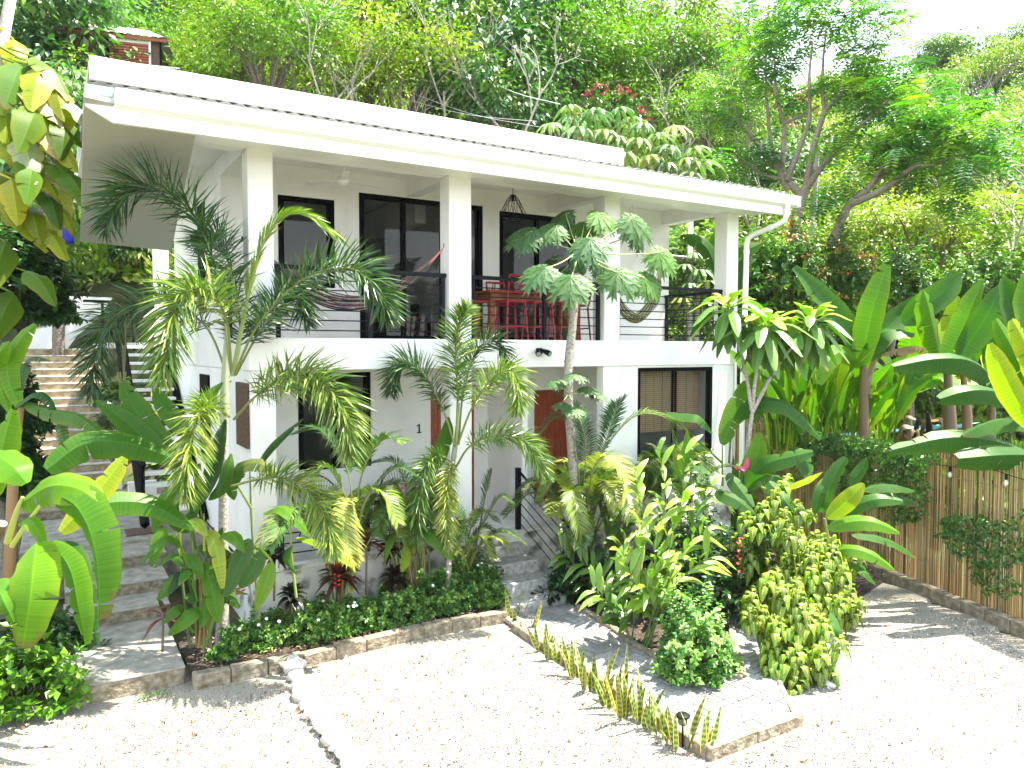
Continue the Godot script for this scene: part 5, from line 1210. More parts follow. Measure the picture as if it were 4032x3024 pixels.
func fence() -> void:
	var a := Vector3(11.10, 0, 6.6)
	var b := Vector3(13.75, 0, -1.9)
	var dir := (b - a).normalized()
	var across := Vector3(-dir.z, 0, dir.x)
	if across.x > 0: across = -across
	var f := thing("reed_fence", "tall fence of thin tan reeds standing on concrete blocks along the gravel", "fence", a)
	var len := a.distance_to(b)
	var nblk := int(len / 0.42)
	for i in nblk:
		kerb_block(dir * (i * 0.42) + across * 0.10, dir * ((i + 1) * 0.42) + across * 0.10, 0.15, 0.17, f)
	var m := MB.new()
	var n := int(len / 0.0088)
	for i in n:
		var at := dir * (i * 0.0088 + rr(-0.004, 0.004))
		if rng.randf() < 0.05: continue
		var h := 2.28 + rr(-0.05, 0.08)
		var lean := dir * rr(-0.03, 0.03) + across * rr(-0.01, 0.015)
		var c := jit([Color(0.42, 0.32, 0.14), Color(0.54, 0.43, 0.21), Color(0.14, 0.09, 0.04), Color(0.62, 0.53, 0.30), Color(0.30, 0.21, 0.09)][rng.randi() % 5], 0.2)
		m.tube([at + Vector3(0, 0.08 + rr(0, 0.05), 0), at + lean + Vector3(0, h, 0)], [rr(0.0045, 0.007)], 4, c, false)
	stuff(put("reeds", m.mesh(M.reed), f))
	for y in [0.5, 1.2, 1.95]:
		var w := MB.new()
		w.tube([Vector3(0, y, 0) + across * 0.012, dir * len + Vector3(0, y, 0) + across * 0.012], [0.004], 4, Color(0.2, 0.16, 0.1))
		put("binding_wire", w.mesh(M.stem), f)
	for i in 6:
		var at := dir * (0.6 + i * 1.55) - across * 0.03
		var ps := MB.new()
		ps.smooth = true
		ps.tube([at, at + Vector3(0, 2.25, 0)], [0.03], 8, Color(0.45, 0.44, 0.42))
		put("post", ps.mesh(M.stem), f)
	# string lights hung along the fence top
	var s := thing("string_lights", "black cable of string lights with clear bulbs hung along the reed fence", "string lights", a + Vector3(0, 2.2, 0))
	var cb := MB.new()
	var pts := []
	for i in 34:
		var t := i / 33.0
		pts.append(dir * len * t + across * 0.06 + Vector3(0, -0.09 * absf(sin(t * PI * 5.0)), 0))
	cb.tube(pts, [0.006], 5, Color.WHITE)
	put("cable", cb.mesh(M.black), s)
	for i in 9:
		var at := spline(pts, (i + 0.5) / 9.0)
		var so := MB.new()
		so.smooth = true
		so.tube([at, at + Vector3(0, -0.08, 0)], [0.02], 8, Color.WHITE)
		put("socket", so.mesh(M.black), s)
		var bu := MB.new()
		bu.smooth = true
		bu.lathe(at + Vector3(0, -0.13, 0), [Vector2(0.012, 0.05), Vector2(0.03, 0.01), Vector2(0.028, -0.02), Vector2(0.002, -0.045)], 10, Color(0.8, 0.8, 0.76))
		put("bulb", bu.mesh(M.white_metal), s)
	# vines over the fence
	var pal := [Color(0.05, 0.13, 0.03), Color(0.08, 0.19, 0.03), Color(0.12, 0.23, 0.05), Color(0.03, 0.085, 0.022)]
	var vine := func(label: String, t: float, y: float, rad: Vector3, shoots: int) -> void:
		var at := a + dir * len * t + across * 0.14 + Vector3(0, y, 0)
		var o := thing("fence_vine", label, "vine", at, "vines on the reed fence")
		var vb := MB.new()
		for i in shoots:
			var u := rr(-1, 1)
			var w := rr(-1, 1)
			if u * u + w * w > 1.0: continue
			var c := dir * u * rad.x + Vector3(0, w * rad.y, 0) + across * rr(-0.1, 1.0) * rad.z
			for k in 6:     # a hand of five or six small leaves
				var d := (rdir() + across * 0.5 + Vector3(0, -0.3, 0)).normalized()
				var sd := d.cross(across + rdir() * 0.5).normalized()
				var l := rr(0.045, 0.085)
				vb.leaf(c + rdir() * 0.03, d * l, sd * l * 0.27, Vector3.ZERO, jit(pal[rng.randi() % 4], 0.2))
		stuff(put("foliage", vb.mesh(M.leaf), o))
		var tw := MB.new()
		for i in 5: tw.tube([dir * rr(-1, 1) * rad.x + Vector3(0, rad.y, 0), dir * rr(-1, 1) * rad.x + Vector3(0, -rad.y, 0) + across * 0.05], [0.004], 4, Color(0.07, 0.08, 0.03), false)
		put("stem", tw.mesh(M.stem), o)
	vine.call("vine mat along the fence top behind the dark heliconia leaf", 0.62, 2.15, Vector3(1.5, 0.22, 0.2), 420)
	vine.call("vine hanging down the fence below the long banana leaf", 0.50, 1.75, Vector3(0.5, 0.55, 0.2), 260)
	vine.call("thick bushy vine in front of the fence under the string lights", 0.36, 1.7, Vector3(0.5, 0.6, 0.3), 420)
	vine.call("vine creeping over the middle of the bare reeds at the right", 0.20, 1.15, Vector3(0.75, 0.35, 0.12), 300)
	vine.call("small vine shoot low on the reeds near the fence post", 0.17, 0.65, Vector3(0.4, 0.22, 0.08), 70)
	vine.call("vine trailing over the fence top at the middle of its length", 0.42, 2.2, Vector3(1.2, 0.2, 0.22), 330)
	vine.call("vine curtain on the far part of the fence behind the heliconias", 0.72, 1.7, Vector3(0.9, 0.5, 0.15), 300)
	vine.call("vine creeping at the right end of the reed fence", 0.10, 1.4, Vector3(0.4, 0.4, 0.1), 110)

func left_side() -> void:
	# a trunk wrapped in big golden pothos leaves
	var foot := Vector3(-0.75, 0.3, -2.6)
	var p := thing("climbing_pothos", "tree trunk wrapped in huge yellow splashed pothos leaves at the left edge", "vine", foot)
	var b := MB.new()
	b.smooth = true
	b.tube(sampled([Vector3(-0.1, -0.3, 0), Vector3(0.0, 3.0, 0), Vector3(-0.05, 6.0, 0), Vector3(-0.37, 9.27, -2.95) - foot], 10), [0.2, 0.17, 0.14, 0.13, 0.12, 0.11, 0.10, 0.09, 0.085, 0.08, 0.075], 9, Color(1, 1, 1))
	put("trunk", b.mesh(M.pale_bark), p)
	var spots := [Vector3(-0.37, 8.13, -2.54), Vector3(-0.14, 8.16, -2.4), Vector3(-0.46, 7.76, -2.45), Vector3(0, 7.93, -2.31), Vector3(-0.26, 7.6, -2.21), Vector3(0.13, 7.57, -2.21), Vector3(-0.41, 7.24, -2.28), Vector3(-0.1, 7.24, -1.98), Vector3(0.18, 7.1, -2.04), Vector3(-0.33, 6.85, -2.1), Vector3(0, 6.85, -2.01), Vector3(-0.5, 6.66, -2.19), Vector3(-0.17, 6.53, -1.98), Vector3(0.11, 6.51, -2.05), Vector3(-0.4, 6.27, -2.11), Vector3(-0.07, 6.16, -2.02), Vector3(-0.3, 5.97, -2.15), Vector3(-0.5, 5.84, -2.26), Vector3(0.04, 6, -2.18), Vector3(-0.14, 5.72, -2.16), Vector3(-0.48, 5.38, -2.23), Vector3(-0.26, 4.99, -2.08), Vector3(-0.46, 4.66, -2.06), Vector3(-0.49, 7.33, -2.34), Vector3(-0.23, 7.96, -2.33), Vector3(0.05, 7.73, -2.26), Vector3(-0.54, 6.14, -2.19), Vector3(-0.22, 7.06, -2.1), Vector3(-0.34, 6.56, -2.09), Vector3(0.2, 6.8, -2.13), Vector3(0.3, 7.4, -2.21), Vector3(-0.55, 6.92, -2.23), Vector3(-0.06, 8.18, -2.7), Vector3(-0.22, 7.56, -2.65), Vector3(0.07, 7.32, -2.58), Vector3(-0.45, 7.67, -2.79), Vector3(-0.14, 6.99, -2.58), Vector3(0.16, 6.34, -2.47), Vector3(-0.33, 6.35, -2.66), Vector3(-0.55, 6.49, -2.68), Vector3(-0.05, 5.87, -2.46), Vector3(0.26, 7.87, -2.61), Vector3(-0.34, 8.45, -2.89), Vector3(-0.01, 6.65, -2.48)]
	for q in spots:
		var at: Vector3 = q - foot + rdir() * 0.05
		var a := rr(-0.9, 0.9)
		var l := rr(0.55, 0.82)
		var d := Vector3(sin(a) * 0.7 + 0.25, -0.62, 0.45).normalized()
		var up := (Vector3(0.2, 0.75, 0.6) + rdir() * 0.3).normalized()
		var gold := rng.randf()
		leafpart(p, Vector3.ZERO, [at, at + d * l * 0.5 + up * 0.07, at + d * l + Vector3(0, -0.12, 0)], l * 0.31, up, jit(Color(0.32, 0.36, 0.03) if gold > 0.5 else (Color(0.10, 0.19, 0.02) if gold > 0.16 else Color(0.55, 0.55, 0.30)), 0.3), M.banana, {"n": 10, "tear": 0.12, "fold": 0.3, "wave": 0.10, "tip": 0.6, "wide": 0.65}, [Vector3(at.x * 0.5 + 0.0, at.y + 0.1, at.z * 0.5)])
	# dark leafy mass below it
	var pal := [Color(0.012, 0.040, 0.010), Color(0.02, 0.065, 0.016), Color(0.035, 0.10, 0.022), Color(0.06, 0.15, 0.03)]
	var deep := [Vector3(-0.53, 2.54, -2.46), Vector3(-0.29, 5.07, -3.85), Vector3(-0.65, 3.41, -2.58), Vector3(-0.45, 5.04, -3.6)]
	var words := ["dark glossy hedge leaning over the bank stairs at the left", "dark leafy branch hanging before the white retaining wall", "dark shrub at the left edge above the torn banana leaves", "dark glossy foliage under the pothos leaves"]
	for i in 4:
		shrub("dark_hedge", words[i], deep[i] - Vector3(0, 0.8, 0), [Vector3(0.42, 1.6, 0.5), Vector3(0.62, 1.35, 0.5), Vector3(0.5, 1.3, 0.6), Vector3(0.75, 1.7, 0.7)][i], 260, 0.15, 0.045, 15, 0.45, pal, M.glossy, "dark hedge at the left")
	# light green bush at the lower left corner
	shrub("lime_bush", "fresh green round leaved bush at the lower left corner", Vector3(-0.4, 0.02, 0.98), Vector3(0.62, 0.85, 0.5), 210, 0.115, 0.042, 11, 0.1, [Color(0.12, 0.27, 0.02), Color(0.18, 0.34, 0.025), Color(0.08, 0.20, 0.02)], M.leaf)
	shrub("lime_bush", "darker leafy bush behind the lower left corner bush", Vector3(-0.19, 0.02, -0.17), Vector3(0.55, 0.8, 0.4), 150, 0.11, 0.04, 11, 0.2, [Color(0.03, 0.09, 0.018), Color(0.05, 0.13, 0.02)], M.leaf)
	# planting on the bank between the stairs
	areca("feathery palm on the earth bank above the white retaining wall", Vector3(1.16, 5.4, -13.29), [
		[[Vector3(1.18, 5.91, -13.31), Vector3(1.08, 6.42, -13.39), Vector3(0.81, 6.55, -13.56), Vector3(0.46, 5.91, -13.74)], 60, 0.5, Color(0.14, 0.2, 0.03), Color(0.3, 0.34, 0.05)],
		[[Vector3(1.23, 5.91, -13.27), Vector3(1.46, 6.42, -13.16), Vector3(1.7, 6.29, -13.01), Vector3(1.83, 5.65, -12.9)], 60, 0.5, Color(0.14, 0.2, 0.03), Color(0.3, 0.34, 0.05)],
		[[Vector3(1.19, 5.91, -13.3), Vector3(1.24, 6.42, -13.29), Vector3(1.34, 6.8, -13.25), Vector3(1.47, 6.93, -13.18)], 60, 0.5, Color(0.14, 0.2, 0.03), Color(0.3, 0.34, 0.05)]])
	areca("small dark palm hanging over the bank stairs rail", Vector3(1.07, 2.72, -4.43), [
		[[Vector3(1.08, 3.88, -4.48), Vector3(0.98, 4.2, -4.56), Vector3(0.8, 4.08, -4.66), Vector3(0.65, 3.46, -4.72)], 70, 0.34, Color(0.03, 0.08, 0.025), Color(0.08, 0.16, 0.03)],
		[[Vector3(1.12, 4.04, -4.47), Vector3(1.13, 4.45, -4.48), Vector3(1.23, 4.45, -4.42), Vector3(1.33, 4.04, -4.34)], 70, 0.34, Color(0.03, 0.08, 0.025), Color(0.08, 0.16, 0.03)],
		[[Vector3(1.06, 4.04, -4.5), Vector3(0.91, 4.37, -4.61), Vector3(0.79, 4.45, -4.69), Vector3(0.67, 4.41, -4.76)], 60, 0.3, Color(0.06, 0.14, 0.03), Color(0.1, 0.2, 0.03)]])
	shrub("hanging_shrub", "dark shrub with long hanging leaves under the shade panel", Vector3(2.18, 6.36, -12.14), Vector3(0.85, 0.9, 0.6), 120, 0.34, 0.045, 13, 1.2, [Color(0.02, 0.06, 0.015), Color(0.04, 0.10, 0.02), Color(0.2, 0.24, 0.04)], M.glossy)
	shrub("bank_shrub", "yellowish shrub on the bank right of the hanging one", Vector3(3.04, 6.04, -12.18), Vector3(0.7, 1.0, 0.6), 120, 0.2, 0.05, 11, 0.3, [Color(0.25, 0.3, 0.03), Color(0.12, 0.2, 0.03)], M.leaf)
	shrub("monstera_plant", "pale variegated leaves in the planting strip beside the steel stair", Vector3(1.02, 2.9, -5.64), Vector3(0.35, 0.5, 0.35), 60, 0.16, 0.055, 8, 0.5, [Color(0.4, 0.45, 0.3), Color(0.1, 0.2, 0.06)], M.leaf)
	shrub("pineapple_plant", "small spiky silver plant in the planting strip between the stairs", Vector3(0.92, 2.45, -5.33), Vector3(0.25, 0.3, 0.25), 40, 0.2, 0.02, 8, 0.2, [Color(0.25, 0.28, 0.2), Color(0.1, 0.14, 0.06)], M.leaf)
	var bar := thing("blue_barrel", "deep blue plastic barrel behind the leaves at the far left", "barrel", Vector3(0.26, 6.59, -11.55))
	for q in [[Vector3(0, 0, 0), 0.0]]:
		var m := MB.new()
		m.smooth = true
		m.lathe(q[0], [Vector2(0.0, 0.0), Vector2(0.27, 0.0), Vector2(0.29, 0.05), Vector2(0.29, 0.28), Vector2(0.305, 0.30), Vector2(0.29, 0.32), Vector2(0.29, 0.56), Vector2(0.305, 0.58), Vector2(0.29, 0.60), Vector2(0.27, 0.85), Vector2(0.0, 0.86)], 20, Color(0.008, 0.015, 0.30))
		put("barrel_body", m.mesh(mat(Color.WHITE, 0.45)), bar)

func path_light() -> void:
	var p := thing("path_light", "black solar stake light standing among the snake plants", "lamp", Vector3(5.23, 0, 5.27))
	var b := MB.new()
	b.smooth = true
	b.tube([Vector3(0, -0.05, 0), Vector3(0, 0.22, 0)], [0.010], 8, Color.WHITE)
	put("stake", b.mesh(M.black), p)
	var c := MB.new()
	c.smooth = true
	c.lathe(Vector3(0, 0.22, 0), [Vector2(0.0, 0.0), Vector2(0.035, 0.0), Vector2(0.045, 0.02), Vector2(0.04, 0.08), Vector2(0.0, 0.08)], 14, Color(0.5, 0.5, 0.5))
	put("lens", c.mesh(M.grey_metal), p)
	var d := MB.new()
	d.smooth = true
	d.lathe(Vector3(0, 0.30, 0), [Vector2(0.0, 0.0), Vector2(0.07, 0.0), Vector2(0.072, 0.012), Vector2(0.055, 0.03), Vector2(0.0, 0.036)], 18, Color.WHITE)
	put("cap", d.mesh(M.black), p)
	for k in 5:
		var w := MB.new()
		var a := TAU * k / 5
		w.tube([Vector3(cos(a) * 0.046, 0.22, sin(a) * 0.046), Vector3(cos(a) * 0.046, 0.30, sin(a) * 0.046)], [0.004], 4, Color.WHITE)
		put("cage_bar", w.mesh(M.black), p)
	var fn := thing("potted_plant", "tall potted snake plant in the corner of the balcony", "plant", Vector3(8.12, 4.078, -0.75))
	var pot := MB.new()
	pot.smooth = true
	pot.lathe(Vector3.ZERO, [Vector2(0.0, 0.0), Vector2(0.10, 0.0), Vector2(0.14, 0.26), Vector2(0.15, 0.27), Vector2(0.13, 0.28), Vector2(0.0, 0.26)], 16, Color(0.03, 0.16, 0.03))
	put("pot", pot.mesh(M.stem), fn)
	for i in 16:
		var a := rr(0, TAU)
		var s := Vector3(cos(a), 0, sin(a)) * 0.07 + Vector3(0, 0.25, 0)
		var h := rr(0.5, 1.0)
		leafpart(fn, Vector3.ZERO, [s, s + Vector3(cos(a), 0, sin(a)) * 0.08 + Vector3(0, h * 0.5, 0), s + Vector3(cos(a), 0, sin(a)) * rr(0.1, 0.3) + Vector3(0, h, 0)], 0.02, Vector3(0, 0.1, 1), jit(Color(0.4, 0.5, 0.34), 0.2), M.snake, {"n": 6, "fold": -0.2, "tip": 0.8})
	var tw := thing("fallen_frond", "fresh green fallen leaf lying on the gravel by the lowest step", "leaf", Vector3(0.88, 0.01, 1.4))
	var fl := MB.new()
	for i in 12:
		var sgn := 1.0 if i % 2 else -1.0
		fl.leaf(Vector3(-0.14 + (i / 2) * 0.05, 0.01, 0), Vector3(0.05, 0.015, 0.09 * sgn), Vector3(0.018, 0, 0), Vector3(0, 0.01, 0), Color(0.12, 0.22, 0.03))
	put("leaflets", fl.mesh(M.leaf), tw)

# ---------------------------------------------------------------- the hillside behind
func hill_forest() -> void:
	make_forest()
	# trees that can be told apart
	var at := func(p: Vector3, drop: float) -> Vector3: return Vector3(p.x, p.y - drop, p.z)
	var named := [
		[6, Vector3(-0.43, 13.36, -18.18), 1.25, "dark narrow leaved tree behind the pothos at the upper left", null],
		[7, Vector3(0.39, 15.69, -21.31), 1.0, "dark drooping tree whose twigs hang before the hillside house", null],
		[6, Vector3(0.1, 8.84, -11.77), 0.9, "dark green tree between the pothos and the white roof edge", null],
		[0, Vector3(6.22, 15.11, -18.92), 1.2, "feathery yellow green tree above the left end of the white roof band", null],
		[3, Vector3(6.57, 12.99, -15.08), 1.15, "fresh green feathery tree with a dark limb over the roof band", null],
		[1, Vector3(10.96, 17.91, -22.04), 1.35, "yellow green tree crown left of the tall bare trunk", null],
		[2, Vector3(10.62, 13.55, -15.01), 1.25, "yellowing feathery tree beside the tall bare trunk", null],
		[8, Vector3(13.06, 15.36, -17.13), 1.3, "thin pale twigged yellow tree right of the tall bare trunk", null],
		[6, Vector3(14.8, 16.09, -16.11), 1.5, "big dark drooping leaved tree at the top middle of the hillside", null],
		[7, Vector3(13.56, 12.9, -13.19), 0.9, "lower dark branch of leaves just above the roof cables", null],
		[4, Vector3(17.1, 14.08, -14.61), 1.3, "green umbrella shaped tree with dark forked limbs over the roof", null],
		[5, Vector3(23.2, 18.09, -18.15), 1.7, "broad pale green tree crown at the top right of the middle", null],
		[4, Vector3(22.08, 14.76, -13.98), 1.2, "soft green tree behind the pink flowering bush", null],
		[3, Vector3(23.93, 20.88, -22.54), 1.6, "pale green tree highest on the hill near the middle", null],
		[8, Vector3(24.56, 16.89, -14.93), 1.1, "thin tree against the white gap of sky", null],
		[3, Vector3(20.89, 11.69, -9.86), 1.0, "bright green tree at the left of the tall grey limbed tree", null],
		[5, Vector3(39.84, 14.3, -12.56), 1.5, "pale green tree on the slope right of the grey limbed tree", null],
		[0, Vector3(31.61, 10.27, -9.14), 1.3, "yellow green tree on the slope below the grey limbed tree", null],
		[4, Vector3(33.33, 10.27, -6.93), 1.4, "dark green tree at the right edge of the slope", null],
		[1, Vector3(29.86, 7.94, -4.23), 1.2, "yellow green tree low on the slope at the right edge", null],
		[0, Vector3(25.41, 7.34, -4.55), 1.1, "yellow leaved tree just above the banana leaves", null],
		[6, Vector3(72.25, 29.14, -28.8), 1.7, "layered dark tree standing on the far ridge at the upper right", null],
		[5, Vector3(72.06, 26.7, -24.11), 1.7, "pale tree on the far ridge at the right edge of the photo", null]]
	for q in named:
		var p: Vector3 = q[1]
		var drop: float = 5.6 * q[2]
		plant_tree(q[0], Vector3(p.x, p.y - drop, p.z), q[2], rr(0, TAU), "hillside_tree", q[3], "", M.pale_bark if q[0] == 8 else null)
	# the tall bare trunk above the roof
	var tb := thing("bare_trunk", "tall bare dark trunk rising from the trees above the roof", "tree", Vector3(10.51, 11.44, -17.3))
	var m := MB.new()
	m.smooth = true
	var o := tb.position
	m.tube(sampled([Vector3(0, -3, 0), Vector3(10.59, 13.74, -17.37) - o, Vector3(10.52, 15.51, -17.5) - o, Vector3(10.5, 17.8, -17.64) - o], 8), [0.22, 0.2, 0.19, 0.18, 0.17, 0.16, 0.15, 0.13, 0.12], 8, Color(0.7, 0.68, 0.66))
	for q in [[Vector3(10.57, 16.21, -17.51), Vector3(9.86, 16.83, -18.21), Vector3(9.31, 16.74, -18.77)], [Vector3(10.58, 15.33, -17.46), Vector3(10, 15.6, -17.59), Vector3(9.42, 16.04, -17.73)], [Vector3(10.55, 16.57, -17.54), Vector3(11.28, 17.23, -17.49), Vector3(11.75, 17.59, -17.22)]]:
		m.tube(sampled([q[0] - o, q[1] - o, q[2] - o], 4), [0.06, 0.05, 0.04, 0.025, 0.012], 6, Color(0.7, 0.68, 0.66))
	put("trunk", m.mesh(M.bark), tb)

	# pale leafless trees between the crowns
	rng.seed = 31
	var bw := MB.new()
	bw.smooth = true
	var grow := []
	grow.append([Vector3(0, -2, 0), Vector3(0.1, 1.0, 0).normalized(), 4.2, 0.085, 0])
	while grow.size():
		var g: Array = grow.pop_back()
		var at0: Vector3 = g[0]
		var d: Vector3 = g[1]
		var e: Vector3 = at0 + d * g[2]
		bw.tube(sampled([at0, (at0 + e) * 0.5 + rdir() * g[2] * 0.06, e], 4), [g[3], g[3] * 0.9, g[3] * 0.8, g[3] * 0.7, g[3] * 0.6], 6, Color(1, 1, 1), false)
		if g[4] < 4:
			for k in (3 if g[4] < 3 else 2):
				grow.append([e - d * g[2] * rr(0, 0.35), (d + rdir() * 0.75 + Vector3(0, 0.15, 0)).normalized(), g[2] * rr(0.5, 0.72), g[3] * 0.55, g[4] + 1])
	var bare := bw.mesh(M.pale_bark)
	var spots := [[Vector3(7.44, 12.77, -13.38), "pale leafless tree left of the tall bare trunk"], [Vector3(9.93, 11.47, -12.97), "pale twiggy tree just above the roof band"], [Vector3(11.46, 13.99, -13.35), "pale leafless tree right of the tall bare trunk"], [Vector3(7.42, 15.36, -17.04), "thin leafless tree at the top left of the hillside"], [Vector3(12.54, 11.46, -10.22), "dark twigged leafless tree above the roof cables"], [Vector3(18.47, 12.25, -9.01), "pale leafless tree left of the grey limbed tree"], [Vector3(20.3, 8.88, -6.56), "slim leafless tree behind the roof end"], [Vector3(24.76, 8.29, -5), "pale leafless tree above the banana plants"], [Vector3(30.94, 10.06, -6.03), "pale leafless tree high on the slope at the right"], [Vector3(25.73, 7.95, -2.05), "leafless tree at the right edge above the bananas"], [Vector3(35.31, 13.92, -10.6), "pale leafless tree far up the slope at the right"]]
	for q in spots:
		var o2 := thing("leafless_tree", q[1], "tree", q[0] - Vector3(0, 3.0, 0), "leafless trees on the hillside")
		o2.rotation.y = rr(0, TAU)
		o2.scale = Vector3.ONE * rr(0.75, 1.1)
		put("trunk", bare, o2)

	# trees scattered over the slope
	rng.seed = 99
	var placed := []
	var tries := 0
	while placed.size() < 120 and tries < 9000:
		tries += 1
		var d := 19.0 + 53.0 * pow(rng.randf(), 0.8)
		var u := rr(-0.74, 0.76)
		var x := d * (0.519 + 0.855 * u)
		var z := 10.66 - d * (0.855 - 0.519 * u)
		if x > -2.5 and x < 13.5 and z > -19.0: continue
		if u > 0.2 and d < 24.0: continue
		if hill_height(x, z) < 0.7: continue
		if u > -0.59 and u < -0.41 and d < 29.0: continue
		var ok := true
		for q in placed:
			if Vector2(q.x - x, q.y - z).length() < 2.6 + d * 0.045: ok = false; break
		if not ok: continue
		placed.append(Vector2(x, z))
		var r := rng.randf()
		var which := 0
		if u < -0.42: which = [6, 7, 3, 6][rng.randi() % 4]
		elif u < -0.05: which = [0, 1, 2, 3, 0, 8][rng.randi() % 6]
		elif u < 0.25: which = [3, 4, 5, 6, 4][rng.randi() % 5]
		else: which = [0, 3, 4, 5, 1, 6, 8][rng.randi() % 7]
		var size := rr(0.75, 1.15) * (1.0 + maxf(0.0, d - 35.0) * 0.012)
		var name: String = ["yellow green feathery tree", "yellow green feathery tree", "yellow green feathery tree", "mid green feathery tree", "mid green feathery tree", "mid green feathery tree", "dark broad leaved tree", "dark broad leaved tree", "thin pale twigged tree"][which]
		var over: String = ["behind the pothos", "above the hedge at the left", "over the left roof corner", "above the left balcony bay", "left of the bare trunk", "right of the bare trunk", "above the middle bay", "behind the roof cables", "behind the cecropia", "left of the grey limbs", "behind the grey limbs", "right of the grey limbs", "over the bananas", "at the right edge"][clampi(int((u + 0.74) / 1.5 * 14.0), 0, 13)]
		var rise: String = ["lowest on the slope", "low on the slope", "halfway up the slope", "high on the slope", "highest on the slope"][clampi(int((d - 19.0) / 10.8), 0, 4)]
		plant_tree(which, Vector3(x, hill_height(x, z) - 0.3 - 1.2 * size, z), size, r * TAU, "forest_tree", ("small " if size < 0.95 else "big " if size > 1.25 else "") + name + " " + rise + " " + over, "forest trees on the hillside")
	# undergrowth
	var b := MB.new()
	for i in 150:
		var dd := rdir()
		dd.y = absf(dd.y)
		var c := dd * rr(0.25, 0.6)
		var out := (dd + rdir() * 0.7).normalized()
		b.leaf(c, out * rr(0.13, 0.24), out.cross(rdir()).normalized() * 0.04, Vector3(0, 0.01, 0), jit(Color(1, 1, 1), 0.25))
	var tuft := b.mesh(leafmat(0.5))
	var where := []
	var cols := []
	tries = 0
	while where.size() < 5200 and tries < 60000:
		tries += 1
		var d := 16.5 + 58.0 * pow(rng.randf(), 1.25)
		var u := rr(-0.76, 0.78)
		var x := d * (0.519 + 0.855 * u)
		var z := 10.66 - d * (0.855 - 0.519 * u)
		if x > -1.4 and x < 2.4 and z > -12.9 or x > 2.0 and x < 12.2 and z > -8.5: continue
		if x > 12 and z > 13.0 - x * 1.2 and d < 17.0: continue
		where.append(Transform3D(Basis(Vector3.UP, rr(0, TAU)) * Basis.from_scale(Vector3(1, rr(0.7, 1.6), 1) * rr(0.7, 1.7)), Vector3(x, maxf(0.0, hill_height(x, z)) - 0.1, z)))
		cols.append(jit([Color(0.10, 0.19, 0.03), Color(0.16, 0.26, 0.035), Color(0.055, 0.12, 0.028), Color(0.25, 0.31, 0.045)][rng.randi() % 4], 0.3))
	multi("hillside_undergrowth", tuft, where, cols)

func pinnate(b: MB, at: Vector3, d: Vector3, len: float, pairs: int, leaf: float, col: Color) -> void:
	var side := d.cross(Vector3.UP)
	side = side.normalized() if side.length() > 0.1 else Vector3.RIGHT
	var up := side.cross(d)
	for k in pairs:
		var t := 0.2 + 0.8 * (k + 1.0) / pairs
		var p := at + d * len * t + Vector3(0, -0.35 * len * t * t, 0)
		for sg in [-1.0, 1.0]:
			var o: Vector3 = (side * sg + d * 0.35 + Vector3(0, -0.25, 0) + up * 0.1).normalized()
			b.leaf(p, o * leaf, (d - o * d.dot(o)).normalized() * leaf * 0.19, Vector3(0, 0.01, 0), col)

